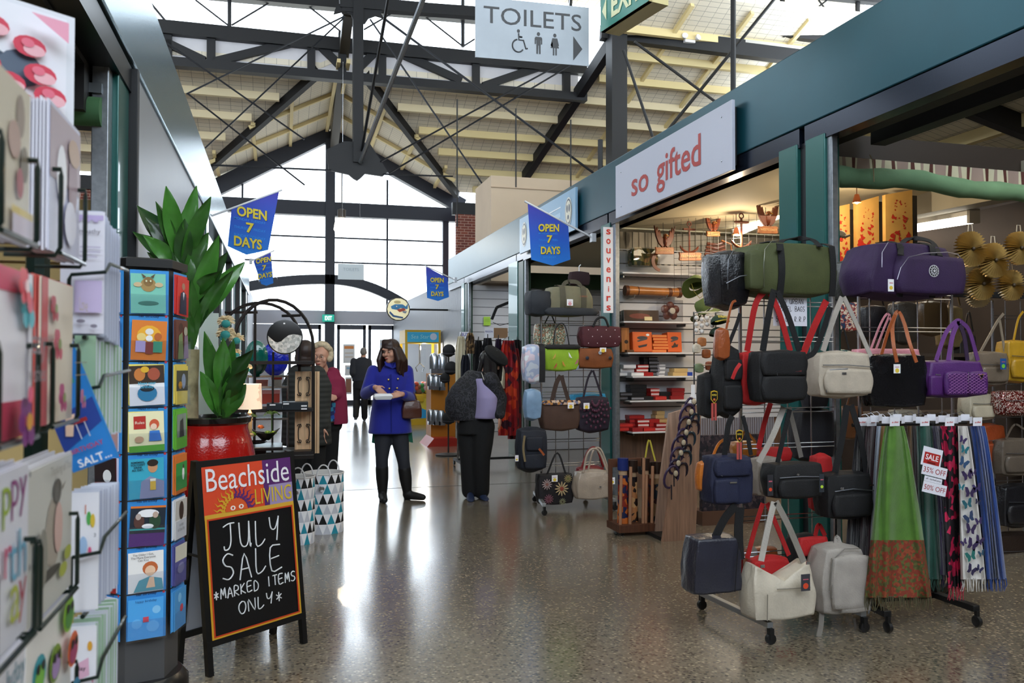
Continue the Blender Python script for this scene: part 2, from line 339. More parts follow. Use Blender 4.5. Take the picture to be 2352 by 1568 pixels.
for s_ in (-1, 1):
    pts = [V((1.5 + s_ * t * 2.7, E0 - .1, 4.05 - .95 * t * t * (1 if s_ > 0 else .35))) for t in [i / 10 for i in range(11)]]
    for p, q in zip(pts, pts[1:]): b.beam(p, q, .22, .3, nv_)
struct(b, 'window_1', 'navy framed gable window wall above the end doors', 'window')
b = B(); b.box((-3, E0 - .06, 2.62), (5.4, E0 + .1, 3.05), mat('#a9abb6', .6)); b.box((-3.2, E0 - .02, 0), (.1, E0 + .08, 2.6), mat('#a9abb6', .6)); b.box((3.95, E0 - .02, 0), (5.4, E0 + .08, 2.6), mat('#a9abb6', .6))
struct(b, 'wall_end', 'pale grey lintel wall around the end doors', 'wall')
b = B(); b.add([(-3, E0 + .05, 3.0), (5.3, E0 + .05, 3.0), (5.3, E0 + .05, 6.9), (1.5, E0 + .05, 8.8), (-3, E0 + .05, 6.6)], [(0, 1, 2, 3, 4)], pane); o = struct(b, 'window_2', 'bright glass of the gable window wall', 'window', smooth=0)
b = B(); b.box((5.4, 26.0, 0), (12.9, 26.15, 6.15), mat('#8a4a3a', .85, kind='brick')); struct(b, 'wall_right', 'red brick wall beside the gable window', 'wall', smooth=0)
b = B(); b.box((-9, 26.3, 0), (-2.7, 26.45, 6.6), mat('#8a4a3a', .85, kind='brick')); struct(b, 'wall_left', 'brick wall beyond the left stalls', 'wall', smooth=0)
for i, (xa, xb) in enumerate(((.22, 1.24), (1.74, 2.66), (2.74, 3.6))):
    d = B()
    for (a0, a1, z0, z1) in ((xa, xa + .09, 0, 2.6), (xb - .09, xb, 0, 2.6), (xa, xb, 2.45, 2.6), (xa, xb, 0, .16)): d.box((a0, E0 - .08, z0), (a1, E0 + .02, z1), mat('#141c30', .4))
    o = struct(d, 'door_%d' % (i + 1), ['left glass exit door with dark frame', 'middle glass exit door with dark frame', 'right glass exit door with dark frame'][i], 'door')
    g = B(); g.box((xa + .09, E0 - .04, .16), (xb - .09, E0 - .03, 2.45), pane); g.build('door_glass', o)
    g = B(); g.tube([(xb - .15, E0 - .14, .95), (xb - .15, E0 - .14, 1.25)], .015, steelg); [g.tube([(xb - .15, E0 - .14, z), (xb - .15, E0 - .07, z)], .01, steelg) for z in (.97, 1.23)]; g.build('door_handle', o)
# roof: main slope falling towards the end wall, pierced by a cross gable over the aisle
def zr(Y): return 9.05 - .43 * (Y - 21.8)
def zg(X, Y=21.85): return 9.32 - .065 * (Y - 21.85) - .5 * abs(X - 1.5)
def yv(z): return 21.8 + (9.05 - z) / .43
b = B(); XL, XR = -8.5, 16.0; ve = 21.85; yE = 26.6
def rp(X, Y): return V((X, Y, zr(Y)))
for s_ in (-1, 1):
    xt = 1.5 + s_ * .55; zb = zr(yE); xb = 1.5 + s_ * (zg(1.5, yE) - zb) / .5; XO = XL if s_ < 0 else XR
    q = [rp(XO, ve), rp(xt, ve), rp(xb, yE), rp(XO, yE)]; q2 = [p + V((0, 0, .15)) for p in q]
    b.add(q + q2, [(0, 1, 2, 3), (7, 6, 5, 4), (0, 4, 5, 1), (1, 5, 6, 2), (2, 6, 7, 3), (3, 7, 4, 0)], lining)
    g = [V((1.5, ve, 9.32)), V((xt, ve, zr(ve))), V((xb, yE, zb)), V((xb, E0 + .3, zb - .06)), V((1.5, E0 + .3, zg(1.5, E0 + .3)))]; g2 = [p + V((0, 0, .15)) for p in g]
    b.add(g + g2, [(0, 1, 2, 3, 4), (9, 8, 7, 6, 5)] + [(j, (j + 1) % 5, 5 + (j + 1) % 5, 5 + j) for j in range(5)], mat('#e3dac6', .85, kind='mesh_lining'))
q = [rp(8.3, 18.4), rp(XR, 18.4), rp(XR, ve), rp(8.3, ve)]; b.add(q + [p + V((0, 0, .15)) for p in q], [(0, 1, 2, 3), (7, 6, 5, 4), (0, 4, 5, 1), (1, 5, 6, 2), (2, 6, 7, 3), (3, 7, 4, 0)], lining)
struct(b, 'ceiling', 'cream insulated roof lining held by wire mesh', 'ceiling', smooth=0)
b = B(); ec = mat('#e0cd98', .75)
for k in range(6):
    Yp = 22.05 + k * .85; zz = zr(Yp) - .08; wv = max(.55, (9.32 - zr(Yp)) / .5)
    b.beam((XL, Yp, zz), (1.5 - wv - .1, Yp, zz), .13, .2, cream); b.beam((1.5 + wv + .1, Yp, zz), (XR, Yp, zz), .13, .2, ec if k > 1 else cream)
for k in range(3): b.beam((8.4, 21.2 - k * .85, zr(21.2 - k * .85) - .08), (XR, 21.2 - k * .85, zr(21.2 - k * .85) - .08), .13, .2, ec)
for X_ in (9.9, 11.6, 13.3): b.beam((X_, 18.6, zr(18.6) - .05), (X_ - .7, 26.5, zr(26.5) - .05), .1, .1, ec)
for s_ in (-1, 1):
    for dx in (.12, 1.25, 2.3, 3.4): X_ = 1.5 + s_ * dx; b.beam((X_, min(yv(zg(X_)) + .05, 27), zg(X_, 23.5) - .05), (X_, E0, zg(X_, E0) - .05), .09, .1, ec)
    for dY in (24.0, 25.6): 
        dm = (dY - 21.8) * .43 / .5 + .5; b.beam((1.5 + s_ * .1, dY, zg(1.6, dY) - .06), (1.5 + s_ * min(dm, 4.2), dY, zg(1.5 + min(dm, 4.2), dY) - .06), .1, .1, ec)
struct(b, 'trim_2', 'cream timber purlins and battens under the roof', 'roof battens', smooth=0)
b = B()
for s_ in (-1, 1): b.beam((1.5 + s_ * .6, 21.85, 8.95), (1.5 + s_ * (zg(1.5, yE) - zr(yE)) / .5, yE, zr(yE) - .08), .16, .28, steel)
b.beam((8.27, 20, 9.72), (7.40, 26.3, 7.0), .22, .34, steel)
b.beam((1.52, 20.2, 9.9), (1.6, 26.9, 8.35), .24, .3, mat('#3a342c', .5))
b.beam((-9, 26.3, 6.6), (-2.2, 26.3, 6.6), .2, .4, steel); b.beam((5.3, 26.2, 6.35), (13, 26.2, 6.35), .2, .4, steel)
struct(b, 'trim_3', 'dark steel valley and hip rafters of the roof', 'rafters')
# long transverse truss with white infill panels, glazed clerestory above
b = B(); T = 21.8
def tp(x, y): return at(x, y, T)
for (x0, y0, x1, y1, wd) in ((260, 53, 1345, 160, .33), (260, 132, 1345, 226, .22)):
    b.beam(tp(x0, y0), tp(x1, y1), .28, wd, steel)
for (x0, y0, x1, y1, wd) in ((485, 62, 485, 148, .12), (380, 97, 470, 140, .12), (490, 143, 705, 90, .12), (715, 80, 715, 165, .13), (725, 95, 790, 160, .12), (878, 105, 878, 180, .13), (866, 115, 826, 155, .12), (895, 112, 1060, 186, .12), (1093, 120, 1093, 200, .13), (1110, 198, 1250, 150, .12), (1300, 150, 1300, 222, .2), (786, 75, 786, 172, .2), (385, 60, 385, 140, .12)):
    b.beam(tp(x0, y0), tp(x1, y1), .2, wd, steel, up=(0, 1, 0))
o = struct(b, 'truss_1', 'dark steel roof truss crossing the aisle with white infill panels', 'roof truss')
g = B(); P = [tp(250, 55), tp(1330, 165), tp(1330, 218), tp(250, 128)]; g.add([p + V((0, .06, 0)) for p in P], [(3, 2, 1, 0)], mat('#d8d6da', .8, nv=.05, ns=2)); g.build('infill_panel', o, smooth=0)
b = B()
b.beam(tp(250, -42), tp(1345, 60), .28, .36, steel)
for (x0, y0, x1, y1, r) in ((527, -20, 527, 62, .05), (1063, 0, 1063, 108, .05), (1310, 0, 1310, 130, .06), (449, 0, 524, 58, .022), (626, 2, 532, 58, .022), (700, 8, 790, 78, .022), (973, 36, 1060, 104, .022), (1090, 90, 1066, 105, .022), (905, 28, 836, 68, .022), (340, 0, 380, 48, .03)):
    b.tube([tp(x0, y0), tp(x1, y1)], r, steel)
o = struct(b, 'window_3', 'glazed clerestory band with crossed rods above the long truss', 'window')
g = B(); P = [tp(250, -45), tp(1330, 55), tp(1330, 158), tp(250, 48)]; g.add([p + V((0, .1, 0)) for p in P], [(0, 1, 2, 3)], pane); g.build('window_glass', o, smooth=0)
b = B(); T2 = 20
def sp(x, y): return at(x, y, T2 - (x - 1420) / 500 * .9 if x > 1420 else T2)
b.beam(sp(1380, 72), sp(2120, 165), .26, .42, steel); b.beam(sp(1400, 28), sp(2120, 118), .2, .2, steel); b.beam(sp(1400, 60), sp(2120, 150), .3, .08, mat('#b9b6b0', .7))
b.beam(sp(1300, -70), sp(2120, 12), .2, .2, steel)
for x in (1612, 1797, 1970): b.tube([sp(x, -40), sp(x, 50 + (x - 1500) * .125)], .07, steel)
for (x0, y0, x1, y1) in ((1565, 0, 1612, 52), (1680, 0, 1618, 52), (1720, 0, 1793, 78), (1900, 0, 1800, 78), (1880, 0, 1940, 80), (1459, 59, 1990, -45)): b.tube([sp(x0, y0), sp(x1, y1)], .025, steel)
o = struct(b, 'window_4', 'glazed clerestory with crossed rods over the right hand stalls', 'window')
g = B(); P = [sp(1380, -80), sp(2120, 5), sp(2120, 160), sp(1380, 60)]; g.add([p + V((0, .1, 0)) for p in P], [(0, 1, 2, 3)], pane); g.build('window_glass', o, smooth=0)
# hanging king post with gussets
b = B(); K = 20.0
def kp(x, y): return at(x, y, K)
b.beam(kp(822, -60), kp(822, 375), .24, .28, steel, up=(0, 1, 0)); b.beam(kp(800, -60), kp(800, 30), .3, .2, steel, up=(0, 1, 0))
def plate(pts, th=.08): o_ = kp(*pts[0]); b.prism([((kp(x, y) - o_).x, (kp(x, y) - o_).z) for x, y in pts], o_, (1, 0, 0), (0, 0, 1), th, steel)
plate([(774, 12), (766, 34), (790, 28), (806, 36), (814, 56), (838, 56), (846, 44), (862, 38), (882, 44), (874, 34), (882, 12)])
plate([(750, 345), (754, 392), (800, 402), (812, 412), (820, 416), (828, 410), (838, 400), (878, 406), (890, 396), (880, 380), (848, 330), (790, 326)])
b.beam(kp(780, 8), kp(1090, 30), .24, .25, steel)
struct(b, 'trim_4', 'dark steel king post with curved gusset plates hanging over the aisle', 'post')
b = B()
for (x0, y0, x1, y1, r) in ((428, 216, 792, 37, .02), (430, 214, 700, 425, .02), (471, 340, 792, 39, .02), (384, 99, 699, 320, .02), (490, 379, 760, 391, .022), (874, 371, 1300, 140, .022), (893, 398, 1310, 150, .022), (884, 44, 1370, 402, .03), (850, 44, 1126, 449, .022), (1040, 405, 880, 400, .02)): b.tube([at(x0, y0, 19.9), at(x1, y1, 19.9)], r, mat('#23262c', .4, .5))
b.tube([at(975, -10, 15), at(828, 372, 19.8)], .055, galv, 8); b.tube([at(893, -10, 16), at(831, 345, 19.8)], .035, steel)
for (x, y0, y1, r, Yk) in ((1050, 228, 520, .015, 17), (1185, 249, 430, .015, 16), (1311, 275, 440, .015, 16), (1379, 321, 400, .05, 15)): b.tube([at(x, y0, Yk), at(x, y1, Yk)], r, steel)
for (x0, y0, x1, y1, r) in ((1781, -5, 1520, 316, .035), (1457, 96, 1660, 246, .03), (1432, 115, 1499, 314, .03)): b.tube([at(x0, y0, 15.5), at(x1, y1, 15.5)], r, steel)
b.tube([at(1684, -10, 15), at(1684, 225, 15)], .055, steel, 8); b.beam(at(1416, 60, 19.8), at(1416, 400, 19.8), .42, .42, steel, up=(0, 1, 0))
plt = [(1380, 85), (1392, 92), (1408, 118), (1424, 118), (1440, 96), (1462, 84)]
struct(b, 'trim_5', 'thin steel tie rods and hangers crossing below the roof', 'tie rods')
q = [V((7.6, -6, 6.0)), V((13.3, -6, 4.6)), V((13.3, 18.3, 4.6)), V((7.6, 18.3, 6.0))]; b = B(); b.add(q + [p + V((0, 0, .12)) for p in q], [(0, 1, 2, 3), (7, 6, 5, 4), (0, 4, 5, 1), (1, 5, 6, 2), (2, 6, 7, 3), (3, 7, 4, 0)], lining)
for k in range(6): x = 8.0 + k * .95; z = 6.0 - (x - 7.6) * .246 - .1; b.beam((x, -6, z), (x, 18, z), .14, .2, ec)
for y in (-2, 4, 10, 16): b.beam((7.7, y, 5.8), (13.2, y, 4.45), .16, .3, steel)
for y in (1, 7): b.tube([(7.7, y - 3, 5.7), (12, y + 3, 4.6)], .03, steel); b.tube([(7.7, y + 3, 5.7), (12, y - 3, 4.6)], .03, steel)
struct(b, 'ceiling_side', 'cream side roof with dark rafters over the right stalls', 'ceiling', smooth=0)
# upper lantern: solid roof above, glazed all round
b = B(); b.box((-9, -6, 11.6), (16, 22, 11.75), lining); struct(b, 'ceiling_2', 'pale lantern ceiling high above the aisle', 'ceiling', smooth=0)
b = B(); b.box((-9.2, -6.2, 0), (-9, 26.3, 8.5), brn0); b.box((13, -6.2, 0), (13.2, 26.3, 8.5), brn0); b.box((-9, -6.2, 0), (13, -6, 5.5), brn0); struct(b, 'wall_rear', 'outer walls of the market hall behind the viewer and the stalls', 'wall', smooth=0)
# ---- right row of shop fronts (X = 3.5)
XF = 3.5; posts = [(-.2, .15), (4.72, 5.28), (8.42, 8.72), (11.85, 12.75), (15.9, 16.35)]
b = B()
b.box((XF, -2, 3.11), (XF + .14, 17.7, 3.66), green); struct(b, 'trim_6', 'deep teal painted fascia above the right stalls', 'fascia', smooth=0, bevel=.008)
b = B()
for y0, y1 in ((-2, 4.98), (5.04, 8.56), (8.6, 12.3), (12.34, 16.1), (16.14, 17.7)): b.box((XF + .01, y0, 2.97), (XF + .12, y1, 3.105), mat('#1a2230', .25, .6))
b.box((XF + .12, -2, 3.0), (XF + .3, 17, 3.06), dark)
struct(b, 'trim_7', 'dark steel track under the right fascia', 'track', smooth=0)
PM = mat('#1d5a55', .32, .3, coat=.3)
def post(nm, y0, y1, parts, lab):
    b = B()
    for (a, c, m, xo) in parts: b.box((XF + xo, y0 + (y1 - y0) * a, 0), (XF + xo + (.05 if m is galv else .12), y0 + (y1 - y0) * c, 3.0), m)
    return struct(b, nm, lab, 'post', smooth=0, bevel=.006)
post('trim_8', 4.70, 5.28, [(0, .09, galv, .02), (.09, .45, PM, .0), (.45, .62, steel, .03), (.62, 1, PM, .0)], 'teal double post with galvanised edge beside the purple duffel bag')
post('trim_9', 8.40, 8.78, [(0, .3, galv, .02), (.3, 1, PM, 0)], 'teal post carrying the vertical red lettered sign')
post('trim_10', 11.85, 12.75, [(0, .1, galv, .02), (.1, .42, dgreen, .01), (.42, 1, PM, 0)], 'pale reflecting post between the bag stall and the clothes stall')
post('trim_11', 15.75, 16.35, [(0, .2, galv, .02), (.2, .55, dgreen, .01), (.55, 1, PM, 0)], 'narrow post at the far end of the clothes stall')
b = B(); b.box((3.55, 16.35, 0), (3.7, 27.2, 3.2), greyp); struct(b, 'wall_right_2', 'grey corrugated wall behind the claw machine', 'wall', smooth=0)
slat = mat('#c9cad0', .5)
def slatwall(nm, lab, Y, x0, x1, z0, z1, pitch=.15):
    b = B(); b.box((x0, Y, z0), (x1, Y + .05, z1), mat('#55565c', .7)); z = z0
    while z < z1 - .02: b.box((x0, Y - .012, z + .008), (x1, Y + .001, min(z + pitch - .004, z1)), slat); z += pitch
    return struct(b, nm, lab, 'wall', smooth=0)
slatwall('wall_slat', 'white slatted side wall of the souvenir stall', 8.8, 3.62, 6.4, .78, 2.75)
slatwall('wall_slat_2', 'white slatted wall behind the pale duffel bag', 12.9, 3.62, 6.4, 0, 2.75, .17)
slatwall('wall_slat_3', 'white slatted wall behind the clothes rack', 16.5, 3.62, 6.4, 0, 3.0, .17)
b = B(); cor = mat('#8a857a', .5, .3)
for k in range(70): b.box((3.62 + k * .04, 8.80 - .010 * (k % 2), 2.3), (3.66 + k * .04, 8.83, 2.95), cor)
b.box((3.6, 8.8, 0), (6.4, 8.86, .8), mat('#6d4f3c', .6, kind='wood'))
for k in range(40): b.box((4.55 + k * .03, 8.79, .35), (4.57 + k * .03, 8.81, .8), mat('#8c8c98', .5))
struct(b, 'trim_12', 'ribbed panels above and brown board below the slatted wall', 'panel', smooth=0)
brn = mat('#2a1f19', .8, nv=.2, ns=3)
b = B(); b.box((6.4, -3, 0), (6.5, 17, 2.9), brn); struct(b, 'wall_back', 'dark back wall of the right stalls', 'wall', smooth=0)
for i, (y0, y1, lab) in enumerate(((5.2, 8.8, 'cream ceiling panel of the souvenir stall'), (8.9, 12.8, 'cream ceiling panel of the handbag stall'))):
    b = B(); b.box((3.66, y0, 3.0), (6.5, y1, 3.05), mat('#c9bd9d', .8)); struct(b, 'ceiling_%d' % (i + 3), lab, 'ceiling', smooth=0)
# partition beams at the open near stall
b = B(); b.beam((3.62, 5.15, 2.98), (8.5, 5.15, 2.98), .12, .26, mat('#2a2018', .5)); b.beam((3.62, 5.1, 2.80), (8.5, 5.1, 2.80), .03, .03, mat('#9a8c74', .4)); b.beam((3.75, -1, 3.2), (3.75, 5, 3.2), .35, .12, mat('#4a3f36', .7)); b.beam((4.05, -1, 3.1), (4.05, 4.9, 3.1), .12, .22, dark)
b.beam(at(2090, 470, 6.6), at(2390, 405, 5.0), .2, .26, mat('#8d8878', .7))
struct(b, 'trim_13', 'dark beams over the open handbag stall', 'beams', smooth=0)
# ---- left row (X = -0.8)
XL_ = -.8
b = B(); b.box((XL_ - .14, -2, 3.14), (XL_, 22.4, 3.74), mat('#748f9c', .24, .75)); struct(b, 'trim_14', 'glossy steel blue fascia above the left stalls', 'fascia', smooth=0, bevel=.008)
b = B(); b.box((XL_ - .3, -2, 2.98), (XL_ - .02, 5.15, 3.12), mat('#16181d', .3, .6)); b.box((XL_ - .6, -2, 3.05), (XL_ - .34, 5, 3.2), dark); struct(b, 'trim_15', 'dark steel track under the left fascia', 'track', smooth=0)
b = B(); b.box((XL_ - .13, 4.72, 0), (XL_ - .03, 5.02, 3.1), PM); b.box((XL_ - .14, 4.62, 0), (XL_ - .06, 4.72, 3.05), galv); b.box((XL_ - .16, 5.03, 0), (XL_ + .015, 5.09, 3.12), steel); struct(b, 'trim_16', 'teal post with galvanised edge behind the card racks', 'post', smooth=0, bevel=.005)
b = B(); b.box((XL_ - .1, 5.1, 0), (XL_ - .02, 9.3, 3.14), mat('#8f9297', .4, .4, nv=.05, ns=(1))); struct(b, 'wall_left_2', 'grey metal wall panel behind the tall plant', 'wall', smooth=0)
for i, y in enumerate((9.9, 12.4, 15.0, 18.0, 21.0)):
    b = B(); b.box((XL_ - .13, y, 0), (XL_ - .02, y + .3, 3.14), PM); b.box((XL_ - .11, y - .15, 0), (XL_ - .03, y, 3.14), dark); struct(b, 'trim_%d' % (17 + i), ['nearest', 'second', 'third', 'fourth', 'farthest'][i] + ' green post of the left row beyond the grey panel', 'post', smooth=0)
b = B(); b.box((-4, 22.4, 0), (-.85, 22.5, 3.4), mat('#b9bcc4', .6)); b.box((-.95, 22.4, 0), (-.85, 27.2, 3.4), mat('#b9bcc4', .6)); struct(b, 'wall_left_3', 'pale wall at the far end of the left stalls', 'wall', smooth=0)
b = B(); b.box((-4.6, -3, 0), (-4.5, 22.4, 3.0), brn); b.box((-4.5, 4.95, 0), (-.9, 5.05, 2.35), mat('#b79d68', .8)); struct(b, 'wall_left_4', 'tan partition wall inside the left stall', 'wall', smooth=0)
# ================================================================ shared small builders
def ellp(cx, cy, rx, ry, n=14): return [(cx + rx * math.cos(2 * PI * i / n), cy + ry * math.sin(2 * PI * i / n)) for i in range(n)]
def art(b, o, ux, uy, w, h, spec, eps=.0007):     # flat printed artwork: unit square at o spanned by ux*w, uy*h
    ux = V(ux).normalized(); uy = V(uy).normalized(); nn = ux.cross(uy).normalized(); o = V(o)
    for i, s in enumerate(spec):
        oo = o + nn * eps * (i + 1); k = s[0]; c = s[5] if k == 't' else s[-1]; m = c if not isinstance(c, str) else mat(c, .45)
        if k == 'e': b.poly(ellp(*s[1:5]), oo, ux * w, uy * h, m)
        elif k == 'r': x0, y0, x1, y1 = s[1:5]; b.poly([(x0, y0), (x1, y0), (x1, y1), (x0, y1)], oo, ux * w, uy * h, m)
        elif k == 'p': b.poly(s[1], oo, ux * w, uy * h, m)
        elif k == 't': b.text(s[1], oo + ux * w * s[2] + uy * h * s[3], ux, uy, m, w=w * s[4], bold=s[6] if len(s) > 6 else 0, h=None)
def flower(cx, cy, r, c1, c2, n=6): return [('e', cx + r * .7 * math.cos(i * 2 * PI / n), cy + r * .6 * math.sin(i * 2 * PI / n), r * .45, r * .38, c1) for i in range(n)] + [('e', cx, cy, r * .4, r * .33, c2)]
wire = mat('#10251f', .35, .3, coat=.3); blackm = mat('#0c0c0e', .45); clear = glassmat((.97, .98, 1), .08); chrome = mat('#b5b8bd', .22, 1.0)
paper = mat('#e8e8f0', .5)
def card(name, label, cat, o, ux, uy, w, h, base, spec, th=.002, group=None, parent=None):
    ux = V(ux).normalized(); uy = V(uy).normalized(); nn = ux.cross(uy); b = B(); o = V(o)
    b.prism([(0, 0), (w, 0), (w, h), (0, h)], o - nn * th, ux, uy, th, mat(base, .4) if isinstance(base, str) else base)
    art(b, o, ux, uy, w, h, spec); ob = b.build(name, parent, smooth=0)
    return tag(ob, label, cat, group) if parent is None else ob
def stack(label, group, n, o, ux, uy, w, h, step, base='#e8e8f0', jit=.003, name='greeting_card', base2=None):   # identical cards behind a front card
    ux = V(ux).normalized(); uy = V(uy).normalized(); step = V(step); first = None
    for i in range(n):
        p = V(o) + step * i + ux * R.uniform(-jit, jit) * .3 + uy * R.uniform(-jit, jit)
        if first is None:
            b = B(); b.prism([(0, 0), (w, 0), (w, h), (0, h)], p, ux, uy, .0022, mat(base, .5)); first = b.build(name, smooth=0); tag(first, label, 'card', group); p0 = p
        else:
            c = first.copy(); COL.objects.link(c); c.location = first.location + (p - p0)
            if base2 and i % 2: 
                if i == 1: m2 = first.data.copy(); m2.materials[0] = mat(base2, .5)
                c.data = m2
# ================================================================ near card rack: face along the aisle (X = -.25)
XA = -.255
rk = thing('card_rack', 'dark green wire card rack at the near left edge', 'card rack', (-.42, 1.02, 0))
b = B(); b.tube([(-.42, 1.02, .05), (-.42, 1.02, 2.0)], .025, wire, 8); b.lathe([(.3, 0), (.3, .03), (.05, .06), (.03, .08)], (-.42, 1.02, 0), wire); b.build('stand', rk)
b = B()
for z in (1.52, 1.27, 1.03, .82):
    for y in (.62, 1.26): b.tube([(-.42, 1.02, z), (-.33, y, z)], .006, wire)
    b.tube([(-.33, .62, z), (-.33, 1.26, z)], .005, wire)
b.build('bracket', rk)
def pocket(p0, p1, zm, depth=.05):   # wire pocket hugging the lower half of a card standing between p0 and p1 (bottom corners)
    p0 = V(p0); p1 = V(p1); t = (p1 - p0).normalized(); up = V((0, 0, 1)); nn = t.cross(up); f = nn * .010; bk = nn * -depth; b = B(); hgt = zm - p0.z
    for s, e in ((p0 + t * .012, 1), (p1 - t * .012, -1)):
        b.tube([s + up * hgt + bk, s + up * hgt + f, s + up * (hgt - .008) + f, s + up * .004 + f, s - up * .006 + f * .4, s - up * .006 + bk], .0028, wire, 6)
    b.tube([p0 + t * .012 + f - up * .002, p1 - t * .012 + f - up * .002], .0028, wire, 6)
    b.build('wire_pocket', rk)
def face(x, y0, y1, X): a = atx(x, y0, X); c = atx(x, y1, X); return a, c
def acard(label, xl, xr, yt, yb, X, base, spec, nstack=8, sbase='#e3e2ee', z_from_right=True):   # yt,yb measured at the right edge
    tr = atx(xr, yt, X); br = atx(xr, yb, X); yl = atx(xl, 400, X).y; w = tr.y - yl; h = tr.z - br.z
    o = V((X, yl, br.z)); card('greeting_card', label, 'card', o, (0, 1, 0), (0, 0, 1), w, h, base, spec)
    pocket((X, yl, br.z), (X, tr.y, br.z), br.z + h * .55)
    if nstack: stack('plain edged spare card tucked behind the ' + label, 'spare cards behind front cards on the near rack', nstack, o + V((-.0035, 0, 0)), (0, 1, 0), (0, 0, 1), w, h, (-.0036, -.001, .0005), sbase)
acard('cream floral card in the top left pocket', -40, 70, 221, 565, -.235, '#cfc6b4', [('e', .75, .8, .1, .14, '#9a8b80'), ('e', .6, .62, .14, .12, '#b79a8f'), ('e', .82, .5, .09, .12, '#7f7568'), ('e', .7, .36, .08, .1, '#a9636a'), ('r', .5, .15, 1, .2, '#d8c27c'), ('r', .5, .02, 1, .15, '#d3c8d8')], 6)
acard('glossy photo card of a couple in lilac tones', 113, 184, 306, 607, -.266, '#cfd0e6', [('r', 0, .5, 1, .97, '#b9aab4'), ('e', .35, .55, .16, .22, '#f2f2fb'), ('e', .7, .55, .15, .25, '#a48f9a'), ('e', .72, .78, .2, .1, '#c2a795'), ('e', .6, .25, .2, .16, '#e4e4f4')], 9)
acard('pink birthday wishes card with teal flowers', -40, 72, 631, 993, -.235, '#e9e4ec', [('r', 0, .86, 1, 1, '#cf3f63'), ('r', .9, 0, 1, 1, '#e7e3ee'), ('r', 0, 0, .9, .22, '#c23a56')] + flower(.8, .8, .16, '#4fb3c4', '#d9556e') + flower(.6, .9, .12, '#e04a5a', '#f6d9dd') + flower(.55, .1, .16, '#7c2d7a', '#d99a2b') + [('t', 'day', .72, .55, .34, '#8a7f86'), ('t', 'wishes', .66, .38, .42, '#8a7f86'), ('e', .5, .26, .06, .05, '#e0577c')], 6)
acard('cream rose card with red edged spares', 98, 168, 659, 958, -.266, '#dccfbd', [('r', 0, 0, .18, 1, '#c4555a')] + flower(.3, .8, .1, '#b53d4f', '#7f8f4a') + flower(.28, .55, .12, '#c24e63', '#7f8f4a') + flower(.3, .18, .11, '#b3477a', '#7f8f4a') + flower(.85, .15, .08, '#c26a8f', '#7f8f4a') + [('r', .45, .42, .9, .425, '#a09078'), ('r', .45, .33, .9, .335, '#a09078'), ('t', 'Love', .7, .85, .3, '#a09078')], 9, '#d05a52')
acard('white card with big coloured happy birthday letters', -40, 66, 1062, 1436, -.235, '#dcdbe6', [('t', 'py', .78, .82, .34, '#8d3f7c'), ('t', 'p', .5, .8, .16, '#9bb23d'), ('t', 'th', .74, .5, .36, '#6aa6c4'), ('t', 'r', .5, .5, .14, '#c8557c'), ('t', 'y', .8, .22, .18, '#a83a4a'), ('t', 'a', .62, .24, .2, '#b0b84a'), ('e', .9, .94, .02, .02, '#555560'), ('e', .9, .38, .02, .02, '#555560')], 6)
acard('grey card with a perched bird', 74, 166, 1040, 1338, -.266, '#c8c6c0', [('e', .52, .5, .17, .25, '#a99f93'), ('e', .6, .78, .1, .09, '#5c5852'), ('e', .62, .52, .1, .18, '#d3b0a8'), ('p', [(.68, .8), (.78, .83), (.68, .77)], '#5a4a34'), ('e', .35, .25, .3, .04, '#3f3b33'), ('e', .7, .2, .1, .05, '#a9b04a'), ('e', .8, .3, .09, .05, '#a9b04a'), ('e', .2, .4, .1, .2, '#8d8a80'), ('t', 'Thinking of You', .58, .94, .5, '#9a968e')], 9, '#cfcdd2')
acard('white birthday script card in the bottom left pocket', -40, 59, 1462, 1800, -.235, '#e6e5ee', [('t', 'hday', .78, .82, .4, '#7fa0ae'), ('t', 'birt', .5, .82, .3, '#a3a0a8')], 4)
acard('white card printed with smiling coloured faces', 74, 164, 1354, 1700, -.266, '#ece9e6', sum([[('e', x, y, .14, .11, c), ('e', x, y - .02, .10, .07, c2), ('e', x - .04, y + .04, .03, .03, '#111111'), ('e', x + .05, y + .04, .03, .03, '#111111')] for x, y, c, c2 in ((.25, .72, '#37a0b0', '#7ec24a'), (.55, .68, '#7a9a3a', '#a98cc0'), (.8, .9, '#8fc23d', '#4a8a3a'), (.86, .66, '#e0683a', '#a8386a'), (.55, .4, '#b8d04a', '#8ab83a'), (.8, .38, '#2f86b0', '#d8c23a'), (.25, .42, '#d85a4a', '#e88a7a'))], []), 6)
# bouquet topper
pr_ = at(172, 42, 1.36); ux = V((.80, .60, 0)); tw = .30; o_ = pr_ - ux * tw; o_.z = pr_.z - .215
ros = sum([[('e', x, y, .075, .07, '#d63a55'), ('e', x + .02, y - .02, .05, .04, '#f2b7c2'), ('e', x - .01, y + .02, .03, .03, '#e8728a')] for x, y in ((.35, .62), (.52, .72), (.62, .78), (.78, .70), (.45, .5), (.58, .52), (.82, .52), (.68, .42), (.86, .38), (.55, .34), (.72, .30), (.48, .40))], [])
card('topper_card', 'large white topper card printed with red roses', 'card', o_, ux, (0, 0, 1), tw, .215, '#e4e8f2', [('r', .02, .02, .96, .97, '#eef0fa'), ('e', .6, .45, .18, .2, '#3a4a5c'), ('e', .75, .55, .1, .12, '#56657a')] + ros + [('p', [(.76, .90), (.93, .90), (.93, .76)], '#f0a6c0'), ('p', [(.5, .12), (.75, .22), (.65, .05)], '#6fb3bc'), ('p', [(.55, .3), (.6, .28), (.62, .05)], '#5f8a55')])
